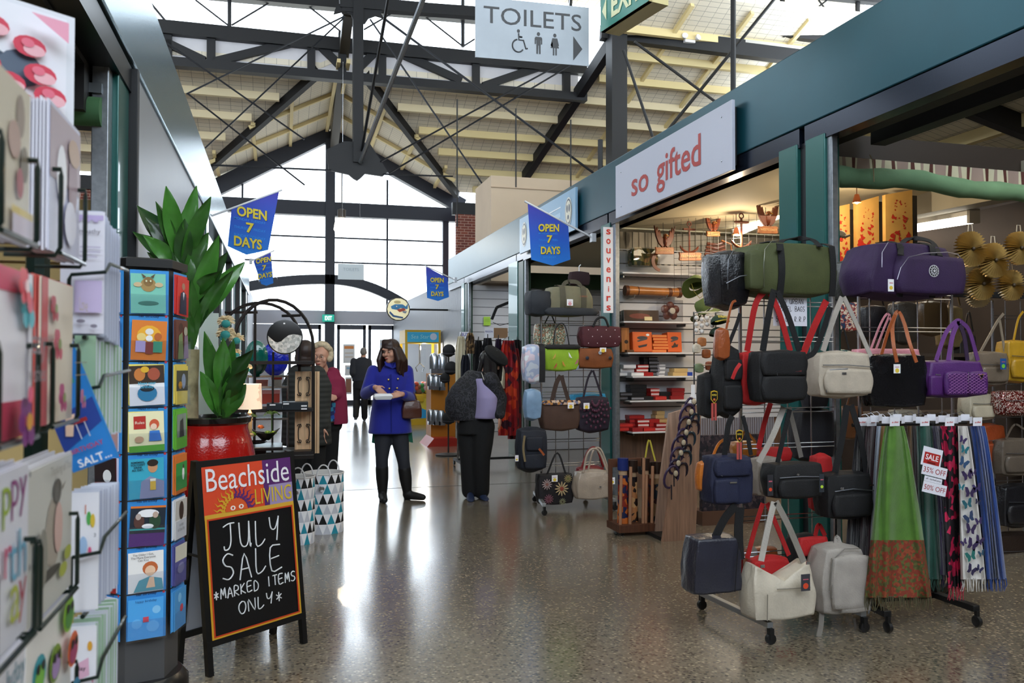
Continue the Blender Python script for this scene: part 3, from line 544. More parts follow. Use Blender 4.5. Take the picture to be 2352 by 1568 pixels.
# second rack, pockets facing the camera, deep stacks seen from the side
rk2 = thing('card_rack', 'dark green wire card rack with deep stacks of cards behind the near rack', 'card rack', (-.40, 1.62, 0))
b = B(); b.tube([(-.42, 1.65, .04), (-.42, 1.65, 1.75)], .02, wire, 8); b.lathe([(.22, 0), (.22, .03), (.04, .05), (.03, .07)], (-.42, 1.65, 0), wire); b.build('stand', rk2)
rk_save = rk; rk = rk2
YB = 1.30
def bcard(label, xl, xr, yt, yb, xe, base, spec, sb, n=16, ytop=None, front=True, tint=None):
    a = at(xr, yt, YB); c = at(xr, yb, YB); x0 = at(xl, yt, YB).x; w = a.x - x0; h = a.z - c.z; o = V((x0, YB, c.z))
    dY = 0
    for k in range(60):
        if (V((a.x, YB + k * .005, a.z)) - V((0, 0, EYE))).dot(_r) / (V((a.x, YB + k * .005, a.z)) - V((0, 0, EYE))).dot(_f) * F + 1176 >= xe: break
        dY = k * .005
    if front: card('greeting_card', label, 'card', o, (1, 0, 0), (0, 0, 1), w, h, base, spec)
    stack(('white' if not tint else tint) + ' edged card in the stack behind the ' + label, 'cards in the deep stacks of the second wire rack', n, o + V((0, .003, .0)), (1, 0, 0), (0, 0, 1), w - .004, h, (0, dY / n, -.0008), sb, base2='#dfe2ee' if tint else '#b9bed2')
    b = B(); zc = c.z + h * .5; f = YB - .012
    b.tube([(x0 + w + .004, YB + dY + .01, zc + .02), (x0 + w + .004, YB + .02, zc + .015), (x0 + w + .004, f, zc), (x0 + w * .3, f, zc - .005), (x0 + w * .25, f, zc - .012), (x0 + w * .25, f, c.z - .004), (x0 + w * .25, YB + dY, c.z - .006)], .0028, wire, 6)
    b.tube([(-.42, 1.65, c.z - .006), (x0 + w * .6, YB + dY, c.z - .006), (x0 + w * .6, f, c.z - .006)], .0035, wire, 6); b.build('wire_pocket', rk)
bcard('white and lilac sympathy card', 140, 241, 487, 766, 286, '#e9e8f4', [('r', .3, .93, .97, .97, '#c4b4e0'), ('e', .4, .93, .07, .02, '#c4b4e0'), ('e', .6, .93, .07, .02, '#c4b4e0'), ('e', .8, .93, .07, .02, '#c4b4e0'), ('t', 'Sympathy', .6, .83, .62, '#5a5060'), ('r', .45, .70, .92, .71, '#bdb6cf'), ('r', .45, .66, .92, .67, '#bdb6cf'), ('r', .45, .62, .85, .63, '#bdb6cf'), ('r', .35, .17, .97, .43, '#d3c4ea'), ('e', .5, .1, .1, .015, '#8d8798'), ('e', .8, .06, .08, .015, '#8d8798')], '#c9cfe2')
bcard('hidden card with pale green edges', 170, 226, 775, 1000, 290, '#dfe6dc', [], '#9fc0a0', 18, front=False, tint='green')
bcard('white card with party balloons', 150, 228, 1130, 1398, 283, '#f0eff6', [('e', .7, .78, .07, .06, '#56b05a'), ('e', .82, .76, .07, .06, '#e0c040'), ('e', .55, .55, .12, .08, '#a9c8ec'), ('e', .75, .5, .05, .04, '#e05a8a'), ('r', .6, .82, .63, .9, '#d06a3a'), ('t', '3', .9, .64, .06, '#445')], '#d8dcea')
bcard('white card with a pink name tag print', 150, 222, 1436, 1660, 281, '#f0eff6', [('p', [(.35, .62), (.75, .68), (.78, .5), (.38, .45)], '#e7b6cf'), ('t', 'lay', .56, .57, .22, '#443048'), ('e', .8, .8, .08, .05, '#e0a53a'), ('e', .9, .44, .02, .015, '#d04a8a')], '#a6c6a8', 18, tint='green')
rk = rk_save
# tilted comic birthday card
a = at(222, 1072, 1.27); ux = at(258, 1052, 1.27) - at(170, 1085, 1.27); ux.normalize(); uy = V((-ux.z, 0, ux.x)); 
card('greeting_card', 'blue comic birthday card hanging tilted out of its pocket', 'card', at(168, 1086, 1.27), ux, uy, .062, .182, '#2f86d0', [('r', 0, 0, .94, 1, '#2a86d8'), ('p', [(0, .42), (.95, .5), (.95, .3), (0, .16)], '#27469c'), ('e', .38, .68, .24, .09, '#e8c62a'), ('e', .34, .6, .15, .08, '#f1cfb6'), ('p', [(.24, .74), (.24, .81), (.3, .77), (.36, .82), (.4, .77), (.46, .81), (.46, .74)], '#c23a2a'), ('r', .24, .42, .44, .53, '#c23a5c'), ('p', [(.3, .42), (.5, .42), (.3, .26), (.16, .28)], '#f1cfb6'), ('r', .4, .34, .7, .37, '#a52a2a'), ('r', .44, .22, .46, .34, '#d8d8e0'), ('r', .62, .22, .64, .34, '#d8d8e0'), ('t', 'DAY', .2, .92, .38, '#f2c230', .01), ('t', 'BIRTHDAY', .48, .15, .72, '#c42030', .01), ('t', 'SALT...', .55, .05, .7, '#ffffff', .01), ('r', .68, .64, .76, .72, '#3aa09a')])
# ================================================================ six sided plastic card spinner
SX, SY = at(322, 1500, 3.45).x, 3.45
sp_ = thing('card_spinner', 'black six sided card spinner with clear pockets beside the red pot', 'card spinner', (SX, SY, 0))
rad = .157; zt = at(337, 600, 3.4).z
def hexa(r, z, a0=0): return [V((SX + r * math.cos(math.radians(a0 + 60 * i)), SY + r * math.sin(math.radians(a0 + 60 * i)), z)) for i in range(6)]
A0 = -103.6
b = B(); b.loft([hexa(rad * .86, .2, A0), hexa(rad * .86, zt - .02, A0)], mat('#4a4a4c', .5)); b.build('core', sp_, smooth=0)
b = B(); b.loft([hexa(rad * 1.02, zt - .03, A0), hexa(rad * 1.02, zt, A0), hexa(rad * .9, zt + .006, A0)], blackm); b.build('top_cap', sp_, smooth=0)
b = B(); b.lathe([(.19, 0), (.2, .01), (.195, .06), (.175, .1), (.175, .26), (.15, .29)], (SX, SY, 0), mat('#121214', .35, coat=.3), 32); b.build('base', sp_)
pitch = (zt - .05 - at(337, 1466, 3.36).z) / 8
faces = []
for i in (-1, 0, 1):
    a = math.radians(A0 - 30 + 60 * (i + 0) + 0); nn = V((math.cos(a + math.radians(60)), math.sin(a + math.radians(60)), 0)); faces.append(nn)
SPEC = {
 0: [('#7fcbb8', [('e', .5, .25, .3, .06, '#3a7a6c'), ('e', .5, .72, .22, .18, '#a98a52'), ('e', .5, .8, .14, .12, '#8a6a3a'), ('e', .2, .72, .12, .06, '#d0b890'), ('e', .8, .72, .12, .06, '#d0b890'), ('p', [(.36, .88), (.3, 1), (.44, .92)], '#5a4630'), ('p', [(.64, .88), (.7, 1), (.56, .92)], '#5a4630'), ('e', .44, .81, .025, .025, '#e8e8c0'), ('e', .56, .81, .025, .025, '#e8e8c0')], 'teal card of a leaping kitten'),
     ('#e08030', [('e', .5, .58, .36, .3, '#f0b030'), ('e', .5, .72, .12, .08, '#e8e4e0'), ('e', .28, .58, .13, .1, '#ecd080'), ('e', .75, .6, .11, .1, '#b8622a'), ('e', .5, .55, .1, .08, '#ececec'), ('r', .12, .2, .4, .48, '#b8a8d8'), ('r', .4, .16, .62, .46, '#8a3a34'), ('r', .62, .2, .88, .48, '#3a9a7c')], 'orange cartoon card of four people'),
     ('#f4f4f8', [('r', 0, .55, 1, 1, '#3a2a1e'), ('e', .3, .78, .16, .16, '#c87a3a'), ('e', .7, .78, .18, .16, '#a8523a'), ('e', .45, .9, .12, .08, '#e0b030'), ('e', .5, .3, .28, .2, '#2a8ab8'), ('e', .5, .42, .2, .08, '#1a2a34'), ('t', 'Hope your\nbirthday', .5, .5, .5, '#52b8d8', .02)], 'party photo card with teal swirl lettering'),
     ('#f2ecc0', [('r', 0, 0, 1, .16, '#5aa83a'), ('r', .14, .58, .48, .9, '#b83028'), ('t', 'Rules', .31, .74, .26, '#f4e4d0'), ('e', .72, .68, .14, .13, '#d05a38'), ('e', .7, .62, .09, .08, '#f0d0b8'), ('p', [(.58, .52), (.86, .52), (.92, .26), (.56, .26)], '#3a78c8'), ('e', .28, .32, .13, .08, '#c8a080')], 'cream cartoon card with a red sign and girl'),
     ('#3aa8c4', [('p', [(.3, 0), (.35, .42), (.6, .55), (1, .4), (1, 0)], '#8a8fb0'), ('e', .68, .78, .14, .15, '#c8926a'), ('e', .68, .88, .16, .09, '#2a1e18'), ('r', .6, .2, .76, .44, '#e0b84a'), ('r', .6, .42, .76, .48, '#f4f0e0'), ('t', 'REMEMBER,\nYOU CAN\'T\nDRINK\nALL DAY..', .26, .82, .42, '#12303c', .03)], 'turquoise card of a man holding a beer'),
     ('#5a2a7c', [('r', 0, .32, 1, .95, '#1e2a38'), ('r', 0, .95, 1, 1, '#e07a30'), ('r', 0, .4, 1, .44, '#3ab0b0'), ('e', .25, .62, .15, .18, '#5a3a34'), ('e', .7, .62, .17, .2, '#2a4a34'), ('e', .5, .82, .3, .1, '#f0f0f4'), ('e', .5, .5, .17, .06, '#f0f0f4'), ('e', .22, .74, .08, .08, '#b8a8a0'), ('e', .7, .78, .08, .08, '#c0a898')], 'purple based card with two speech bubbles'),
     ('#f2f0ee', [('e', .62, .58, .22, .17, '#c8693a'), ('e', .62, .52, .15, .13, '#f0c8a8'), ('p', [(.15, .02), (.3, .3), (.6, .38), (.95, .3), (1, .02)], '#5aa0b0'), ('p', [(.5, .1), (.6, .36), (.72, .36), (.76, .1)], '#f0c8a8'), ('t', 'The Older I Get,\nThe More Everyone\nCan Kiss', .42, .87, .7, '#4a4048')], 'white card of a red haired woman praying'),
     ('#4fa8ec', [('e', .8, .7, .12, .1, '#86c8f6'), ('e', .25, .4, .15, .12, '#6ab8f2'), ('e', .7, .3, .18, .14, '#6ab8f2'), ('r', .42, .42, .58, .55, '#d04a5c'), ('t', 'happy birthday', .5, .94, .6, '#2a5a94')], 'plain sky blue header card lowest on the front')],
 1: [('#d8302a', [('e', .5, .78, .14, .09, '#b08068'), ('p', [(.2, .05), (.25, .58), (.5, .66), (.75, .58), (.8, .05)], '#2a2a44'), ('p', [(.42, .62), (.58, .62), (.5, .4)], '#e0e0ec')], 'red card of a man in a dark suit'),
     ('#6a3a30', [('e', .4, .82, .18, .12, '#4a2a20'), ('p', [(.1, 0), (.2, .62), (.5, .7), (.6, 0)], '#7a8a5a'), ('e', .78, .72, .16, .12, '#b0a898'), ('p', [(.58, 0), (.65, .6), (.95, .6), (1, 0)], '#8a7088')], 'brown photo card of two women'),
     ('#e4cc5c', [('r', 0, .35, 1, .88, '#4a4a3a'), ('e', .6, .6, .18, .2, '#8a98b0'), ('e', .3, .5, .16, .1, '#b8862a')], 'yellow framed photo card'),
     ('#6ab83a', [('r', .1, .3, .9, .9, '#8a968a'), ('p', [(.3, .3), (.35, .72), (.6, .78), (.7, .3)], '#3a3a3a')], 'lime green card with a grey photo'),
     ('#e07a30', [('r', .05, .1, 1, .8, '#3a9a4a'), ('e', .65, .5, .1, .18, '#f0f0f0'), ('e', .65, .68, .06, .06, '#4a3a30')], 'orange card with a green field'),
     ('#e6e6ea', [('r', 0, .5, 1, 1, '#c8c4c0'), ('e', .5, .72, .2, .24, '#3a2a24'), ('t', 'quote\nof the day', .5, .28, .6, '#8a8a90')], 'white card with a dark horse photo'),
     ('#5a5aa0', [('r', 0, .6, 1, 1, '#d8d4c8'), ('e', .5, .4, .3, .14, '#8a8ab8')], 'indigo landscape card'),
     ('#4fa0e0', [('e', .6, .5, .14, .1, '#d04a5c'), ('e', .4, .8, .15, .12, '#86c8f6')], 'small sky blue header card lifting off the spinner')],
 -1: [('#16161c', [('t', 'ONLY A\nAGE!', .55, .8, .7, '#f0f0f0', .03), ('e', .75, .2, .14, .08, '#d87a9a')], 'black joke card about age'),
      ('#22307c', [('t', "DON'T WASTE\nYOUR\nBIRTHDAY WISH", .55, .6, .85, '#e8ecf8', .03)], 'navy card about a birthday wish'),
      ('#c8b07c', [('r', 0, .5, 1, 1, '#e0d8d0'), ('r', .8, 0, 1, 1, '#e07a8a')], 'tan and pink card'),
      ('#d8a8a0', [('r', 0, .5, 1, .95, '#8a7a70'), ('e', .6, .65, .25, .18, '#f0eeea'), ('e', .6, .82, .14, .1, '#3a2a24')], 'pink photo card of a seated woman'),
      ('#8a2a28', [('r', 0, .4, 1, 1, '#2a2024'), ('e', .6, .55, .2, .16, '#e8e8e8')], 'dark red photo card'),
      ('#e8e4de', [('r', 0, 0, 1, .5, '#4a8a80'), ('r', 0, .3, 1, .42, '#b09a5a'), ('t', 'THIS IS LIFE, IS\nOUR OWN IN\nAN EMPTY\nSTOMACH', .5, .78, .8, '#3a3a40')], 'white text card with a teal scene'),
      ('#b8282c', [('t', "It's\nyour\nbirthday", .5, .78, .75, '#f4ecec', .02)], "red it's your birthday card"),
      ('#e2e2e4', [('r', .4, .3, .8, .7, '#2a5a3a'), ('r', .4, .5, .8, .7, '#b8304a')], 'white card with a small framed picture')]}
SHORT = lambda l: " ".join(l.split()[:7])
for fi, nn in zip((-1, 0, 1), faces):
    ux = V((0, 0, 1)).cross(nn) * 1; ux.normalize(); up = V((0, 0, 1)); fc = V((SX, SY, 0)) + nn * (rad * .87)
    for rI in range(8):
        z = zt - .045 - pitch * (rI + 1) + .012; base, spec, lab = SPEC[fi][rI]; cw, chh = .128, pitch * .86
        hb = B(); hb.prism([(0, 0), (.134, 0), (.134, pitch * .97), (0, pitch * .97)], fc - ux * .067 + up * (z - .004) + nn * .001, ux, up, .002, mat('#3a94dc', .4))
        if rI: hb.text(['happy birthday', 'her birthday', 'his birthday'][rI % 3], fc + up * (z + pitch * .94) + nn * .004, ux, up, mat('#143a6c', .5), w=.07, bold=.02); hb.poly([(0, 0), (.008, 0), (.008, .008), (0, .008)], fc + ux * .055 + up * (z + pitch * .92) + nn * .004, ux, up, mat('#d03a4a', .4))
        hb.build('header_card', sp_, smooth=0)
        tilt = R.uniform(-.05, .05); u2 = (ux + up * tilt).normalized(); v2 = nn.cross(u2)
        ob = card('greeting_card', lab + ' in a clear pocket of the spinner', 'card', fc - ux * (cw / 2) + up * z + nn * .014, u2, v2, cw * .94, chh, base, spec)
        if fi != 0 or rI in (2, 3): stack('card behind the ' + SHORT(lab) + ' on the spinner', 'spare cards in spinner pockets', 3, fc - ux * (cw / 2 + .004) + up * (z + .004) + nn * .0085, ux, up, cw * .94, chh, nn * -.0026, {0: '#e8d86a', 1: base, -1: '#dcd8e4'}[fi])
        g = B(); g.prism([(0, 0), (.136, 0), (.136, pitch * .45), (0, pitch * .45)], fc - ux * .068 + up * (z - .006) + nn * .02, ux, up, .001, clear); g.build('clear_pocket', sp_, smooth=0)
# ================================================================ A-frame sign
L0, R0 = atz(480, 1556), atz(707, 1476); dx = (R0 - L0); sw = dx.length; ux = dx.normalized(); nrm = V((ux.y, -ux.x, 0)); ln = math.radians(7)
uy = (V((0, 0, 1)) * math.cos(ln) - nrm * math.sin(ln)).normalized(); fn_ = ux.cross(uy).normalized()
af = thing('sandwich_board', 'black framed chalkboard A-frame sign reading July sale', 'sign', (L0 + R0) / 2)
HS = 1.0; fr_ = mat('#0b0b0c', .45)
b = B(); w_ = .028
for s in (0, sw - w_): b.prism([(s, 0), (s + w_, 0), (s + w_, HS), (s, HS)], L0 - fn_ * .03, ux, uy, .03, fr_)
for y in (.13, HS - .03): b.prism([(0, y), (sw, y), (sw, y + .03), (0, y + .03)], L0 - fn_ * .028, ux, uy, .03, fr_)
b.build('front_frame', af, smooth=0)
b = B(); topc = L0 + uy * HS - nrm * .02; uyb = (V((0, 0, 1)) * math.cos(ln) + nrm * math.sin(ln)).normalized(); Lb = topc - uyb * (HS * .99); Lb.z = 0
uyb = (topc - Lb).normalized(); fb = ux.cross(uyb)
for s in (0, sw - w_): b.prism([(s, 0), (s + w_, 0), (s + w_, HS), (s, HS)], Lb - fb * .02, ux, uyb, .03, fr_)
b.prism([(0, .13), (sw, .13), (sw, .16), (0, .16)], Lb - fb * .018, ux, uyb, .03, fr_); b.build('back_frame', af, smooth=0)
b = B(); b.prism([(w_, .16), (sw - w_, .16), (sw - w_, HS - .03), (w_, HS - .03)], Lb - fb * .012, ux, uyb, .012, mat('#b7bcc8', .4)); b.build('back_panel', af, smooth=0)
b = B(); b.tube([L0 + uy * .55 - fn_ * .02 + ux * .01, Lb + uyb * .55 + ux * .01], .007, fr_); b.build('stay', af)
pw, ph = sw - 2 * w_, HS - .19; po = L0 + ux * w_ + uy * .16
b = B(); b.prism([(0, 0), (pw, 0), (pw, ph), (0, ph)], po - fn_ * .02, ux, uy, .02, mat('#141416', .35, coat=.3))
gold, orng, prp, redd = '#d8a32c', '#dc4a2a', '#5a2a6c', '#c8401e'
ex = 42
sun_rays = []
for i in range(13):
    a = math.radians(8 + i * 13.7); c = gold if i > 6 else prp; pts = []; q = []
    for t in range(7): rr = .125 + t * .021; wob = math.sin(t * 1.9) * .012; pts.append((.34 - rr * 1.0 * math.cos(a) * -1 - wob * math.sin(a), .716 + (rr * math.sin(a) + wob * math.cos(a)) * .62)); 
    for t in range(6): 
        (x0, y0), (x1, y1) = pts[t], pts[t + 1]; hw = .017 * (1 - t / 6.3); nx, ny = -(y1 - y0), (x1 - x0); l = math.hypot(nx, ny) or 1; nx /= l; ny /= l; h2 = .017 * (1 - (t + 1) / 6.3)
        sun_rays.append(('p', [(x0 + nx * hw, y0 + ny * hw * .6), (x0 - nx * hw, y0 - ny * hw * .6), (x1 - nx * h2, y1 - ny * h2 * .6), (x1 + nx * h2, y1 + ny * h2 * .6)], c))
b.build('board_panel', af, smooth=0)
def layer(nm, spec, e, k=.0004):
    q = B(); art(q, po + fn_ * e, ux, uy, pw, ph, spec, k); q.build(nm, af, smooth=0)
layer('printed_header', [('r', 0, .69, 1, 1, orng), ('r', .66, .715, 1, 1, prp), ('r', .72, .715, 1, .84, '#a08fb8'), ('r', 0, .69, 1, .716, '#d8a83a')], .0004)
layer('printed_border', [('r', 0, 0, .028, .70, gold), ('r', .972, 0, 1, .70, gold), ('r', 0, 0, 1, .012, gold), ('r', .02, .01, .036, .69, redd), ('r', .964, .01, .98, .69, redd), ('r', .02, .010, .98, .018, redd), ('r', .02, .682, .98, .692, redd)], .0022)
layer('sun_emblem', sun_rays, .0030, .000004)
layer('sun_face', [('p', [(.34 + .12 * math.cos(math.radians(t * 12)), .716 + .074 * math.sin(math.radians(t * 12))) for t in range(16)], '#dc5a2a'), ('e', .30, .735, .028, .014, '#f0e8e0'), ('e', .30, .735, .011, .008, redd), ('e', .39, .737, .028, .014, '#f0e8e0'), ('e', .39, .737, .011, .008, redd)], .0036, .0002)
q = B(); q.text('Beachside', po + ux * pw * .5 + uy * ph * .918 + fn_ * .0045, ux, uy, mat('#f0ecf2', .4), w=pw * .93, h=ph * .135, bold=0); q.build('shop_lettering', af, smooth=0)
q = B(); q.text('LIVING', po + ux * pw * .765 + uy * ph * .78 + fn_ * .0045, ux, uy, mat('#d8b83a', .4), w=pw * .43, h=ph * .095, bold=0); q.build('shop_lettering', af, smooth=0)
q = B(); ch = mat('#e4e6ea', .8)
for t, cx, cy, cw, chh, r_ in (('JULY', .5, .565, .105, .15, .0036), ('SALE', .48, .385, .11, .15, .0036)): hand(q, t, po + ux * pw * cx + uy * ph * cy, ux, uy, fn_, pw * cw * 1.15, ph * chh, r_, ch, .42, .08)
for t, cx, cy, cw, chh, r_ in (('*MARKED ITEMS', .5, .245, .052, .06, .003), ('ONLY*', .54, .145, .075, .07, .003)): hand(q, t, po + ux * pw * cx + uy * ph * cy, ux, uy, fn_, pw * cw, ph * chh, r_, ch, .38, .1)
q.build('chalk_lettering', af)
# ================================================================ red pot with dracaena
PY = 4.88; pc = at(492, 1040, PY); pc.z = 0; rim = at(492, 957, PY).z
cab = thing('side_table', 'dark low table behind the chalkboard sign', 'table', (pc.x, PY, 0))
tt = .62
b = B(); b.box((pc.x - .24, PY - .22, tt - .05), (pc.x + .2, PY + .22, tt), mat('#1c1412', .4)); b.build('table_top', cab, bevel=.005)
for sx in (-.2, .16):
    for sy in (-.18, .18): b = B(); b.box((pc.x + sx - .03, PY + sy - .03, 0), (pc.x + sx + .03, PY + sy + .03, tt - .05), mat('#1c1412', .4)); b.build('leg', cab)
pot = thing('plant_pot', 'glossy red glazed urn with a black rim', 'pot', (pc.x, PY, tt))
hh = rim - tt; b = B(); rp_ = [(.11, 0), (.15, .08), (.20, .25), (.225, .45), (.222, .62), (.20, .78), (.182, .88), (.185, .93)]
b.lathe([(r * .98, z * hh) for r, z in rp_], (pc.x, PY, tt), mat('#a3150f', .12, coat=.8, bump=.15, bs=90, nv=.12, ns=12), 40); b.build('body', pot)
b = B(); b.lathe([(.181, hh * .93), (.195, hh * .95), (.20, hh), (.185, hh * 1.01), (.172, hh * .94), (.17, hh * .9), (.0, hh * .9)], (pc.x, PY, tt), mat('#120c0c', .25, coat=.5), 40, cap=(False, False)); b.build('rim', pot)
def leaf(b, p, t, wd, m, sag=.08, up=V((0, 0, 1)), n=9, side=None):
    p = V(p); t = V(t); d = t - p; s = side or d.cross(V((.2, -1, .1))).normalized(); s = V(s).normalized(); nn = s.cross(d).normalized(); vs = []
    for i in range(n + 1):
        u = i / n; c = p.lerp(t, u) + V((0, 0, 1)) * (sag * d.length * math.sin(PI * u)); hw = wd * (math.sin(PI * min(1, (u * .93 + .06))) ** .8) * (1 - .25 * u); wv = .012 * math.sin(u * 9)
        vs += [c - s * hw + nn * (hw * .35 + wv), c - s * hw * .5 + nn * hw * .13, c, c + s * hw * .5 + nn * hw * .13, c + s * hw + nn * (hw * .35 - wv)]
    b.add(vs, [(i * 5 + j, i * 5 + j + 1, i * 5 + 6 + j, i * 5 + 5 + j) for i in range(n) for j in range(4)], m)
lgm = [mat('#2f5f1f', .32, nv=.25, ns=14, coat=.25), mat('#3f7a2a', .32, nv=.2, ns=14, coat=.25), mat('#24491c', .35, nv=.25, ns=14, coat=.2)]
def lp(x, y, Y=PY): return at(300 + x / 3.136, 400 + y / 3.136, Y)
pl = thing('dracaena', 'tall leafy dracaena with a thick bare trunk in the red urn', 'plant', (lp(420, 1300).x, PY, rim - .05))
b = B(); b.tube([lp(418, 1760), lp(420, 1500), lp(424, 1330), lp(428, 1260)], [.052, .05, .052, .05], mat('#8d8463', .8, nv=.25, ns=20, bump=.5, bs=40), 12); b.tube([lp(428, 1300), lp(432, 1100), lp(425, 860), lp(370, 560)], [.022, .018, .016, .01], lgm[2], 8); b.build('trunk', pl)
LV = [(430, 1280, 440, 760, 55, 0), (440, 1100, 635, 440, 62, 1), (470, 1060, 822, 635, 62, 1), (440, 1060, 590, 640, 50, 2), (410, 1060, 190, 555, 45, 0), (420, 1040, 300, 560, 45, 2), (430, 1290, 370, 880, 40, 0), (445, 1150, 560, 850, 45, 2), (425, 1080, 420, 560, 55, 0),
      (345, 620, 255, 85, 58, 1), (365, 620, 476, 82, 48, 1), (380, 640, 578, 162, 50, 0), (330, 620, 48, 225, 58, 2), (320, 680, 15, 412, 45, 0), (335, 630, 108, 310, 48, 2), (340, 610, 180, 195, 40, 0), (390, 800, 120, 560, 50, 0), (370, 700, 390, 320, 55, 2), (350, 720, 150, 470, 42, 1), (420, 900, 640, 700, 40, 0), (440, 1000, 700, 560, 52, 2), (400, 760, 560, 420, 50, 0), (350, 660, 420, 200, 50, 1), (340, 680, 90, 440, 48, 1), (410, 980, 240, 640, 46, 2), (450, 1120, 740, 690, 44, 0)]
for i, (x0, y0, x1, y1, wd, k) in enumerate(LV):
    b = B(); dpt = R.uniform(-.14, .14); leaf(b, lp(x0, y0), lp(x1, y1, PY + dpt), wd * PY / F / 3.136 * 1.2, lgm[k], .05); b.build('leaf', pl)
pl2 = thing('dracaena', 'short bushy dracaena at the right of the red urn', 'plant', (lp(660, 1600).x, PY, rim - .05))
b = B(); b.tube([lp(650, 1760), lp(655, 1620)], .02, lgm[2], 8); b.build('trunk', pl2)
LW = [(640, 1700, 530, 1130, 48, 0), (650, 1600, 665, 1178, 52, 1), (660, 1560, 742, 1188, 42, 0), (670, 1560, 882, 1262, 48, 2), (680, 1640, 850, 1390, 42, 2), (690, 1680, 815, 1440, 40, 0), (620, 1720, 500, 1420, 45, 1), (640, 1720, 660, 1400, 50, 1), (670, 1740, 830, 1510, 55, 0), (640, 1740, 560, 1480, 50, 2), (680, 1760, 760, 1480, 48, 2), (630, 1560, 600, 1290, 40, 2), (650, 1740, 700, 1400, 42, 1)]
for i, (x0, y0, x1, y1, wd, k) in enumerate(LW):
    b = B(); leaf(b, lp(x0, y0, PY - .03), lp(x1, y1, PY + R.uniform(-.18, .05)), wd * PY / F / 3.136 * 1.25, lgm[k], .06); b.build('leaf', pl2)
# ================================================================ gift display behind the urn
def fl(x, y, Y=6.2): return at(500 + x / 4.354, 700 + y / 4.354, Y)   # pixels of the close-up at the display
bo = thing('artificial_flowers', 'cream fluffy artificial flowers with teal centres', 'flowers', fl(60, 330, 5.7))
for (x, y, r) in ((85, 160, 85), (80, 270, 90), (190, 330, 75), (60, 300, 70), (190, 470, 48), (300, 620, 45)):
    b = B(); c = fl(x, y, 5.7); rr = r / 4.354 * 5.7 / F
    for k in range(110): a = R.uniform(0, 2 * PI); e = R.uniform(-.5, 1.2); d = V((math.cos(a) * math.cos(e), math.sin(a) * math.cos(e) * .8, math.sin(e) * .8)); b.tube([c, c + d * rr * .6, c + d * rr + V((0, 0, -rr * .1))], [rr * .05, rr * .09, rr * .02], mat('#e6d3ae', .9), 5)
    b.build('blossom', bo)
    b = B(); b.ell(c + V((0, -rr * .6, -.02)), (rr * .5, rr * .3, rr * .45), mat('#2a8a86', .6)); b.build('flower_centre', bo)
b = B(); [b.tube([fl(x, y, 5.72), fl(60, 900, 5.72)], .004, lgm[2]) for x, y in ((85, 180), (190, 350), (300, 640))]; b.build('stem', bo)
def vase(label, x, y, rx, ry, Y, m):
    v = thing('glass_vase', label, 'vase', fl(x, y + ry, Y)); c = fl(x, y, Y); k = Y / F / 4.354; b = B(); n = 28; rings = []
    for i in range(13):
        a = PI * (.04 + .92 * i / 12); rings.append([c + V((rx * k * math.sin(a) * (1 + .04 * math.cos(9 * 2 * PI * j / n)) * math.cos(2 * PI * j / n), rx * k * math.sin(a) * .5 * math.sin(2 * PI * j / n), -ry * k * math.cos(a))) for j in range(n)])
    b.loft(rings, m); b.build('body', v)
    b = B(); b.ell(c - V((0, 0, ry * k)), (rx * k * .4, rx * k * .3, .012), m); b.build('foot', v)
vase('teal ribbed round glass vase on the clear shelf', 385, 530, 105, 170, 6.5, mat('#0e6a5e', .08, coat=.8, bump=.3, bs=30))
vase('cobalt blue hammered glass vase behind the yin yang disc', 570, 540, 125, 165, 6.7, mat('#1226b8', .08, coat=.8, bump=.5, bs=60))
iron = mat('#241f1e', .5, .5)
ZT = fl(0, 1516).z; dt = thing('display_table', 'dark display table carrying the wrought iron shelf behind the chalkboard', 'table', (fl(500, 0).x, 6.35, 0)); b = B(); b.box((fl(140, 0).x, 6.15, ZT - .03), (fl(968, 0).x, 6.55, ZT), mat('#15100f', .35)); b.build('table_top', dt, bevel=.004)
for x in (150, 690):
    for y in (6.19, 6.5): b = B(); X_ = fl(x, 0).x; b.box((X_ - .025, y - .02, 0), (X_ + .025, y + .02, ZT - .03), mat('#15100f', .35)); b.build('leg', dt)
et = thing('wrought_iron_shelf', 'arched wrought iron shelf stand holding the yin yang disc', 'shelf', (fl(720, 1500).x, 6.3, ZT))
b = B(); Yf = 6.2
def arch2(xc, yc, rx, ry, Y, r=.012): b.tube([fl(xc + rx * math.cos(math.radians(a)), yc - ry * math.sin(math.radians(a)), Y) for a in range(0, 181, 12)], r, iron, 6)
arch2(555, 420, 400, 470, Yf); arch2(420, 330, 400, 350, Yf + .32)
b.tube([fl(955, 420), fl(955, 1490), V((fl(955, 1560).x, Yf, ZT))], .013, iron); b.tube([fl(155, 420), fl(155, 1490), V((fl(155, 1560).x, Yf, ZT))], .013, iron)
b.tube([fl(820, 330, 6.52), V((fl(820, 330, 6.52).x, 6.52, ZT))], .012, iron); b.tube([fl(375, 0), V((fl(375, 0).x, Yf, ZT))], .010, iron); b.tube([fl(555, 470), V((fl(555, 0).x, Yf, ZT))], .008, iron)
b.tube([fl(640, 110), fl(830, 105)], .01, iron); b.tube([fl(70, 75, 6.52), fl(400, 75, 6.52)], .01, iron)
b.build('frame', et)
for y in (578, 1060, 1500):
    b = B(); a = fl(155, y); c = fl(955, y); b.box((a.x, Yf - .02, a.z - .012), (c.x, Yf + .33, a.z + .012), iron); b.build('shelf_rail', et, smooth=0)
yy = thing('yin_yang_mirror', 'round black and white mosaic yin yang disc with a small sticker', 'wall art', fl(672, 520))
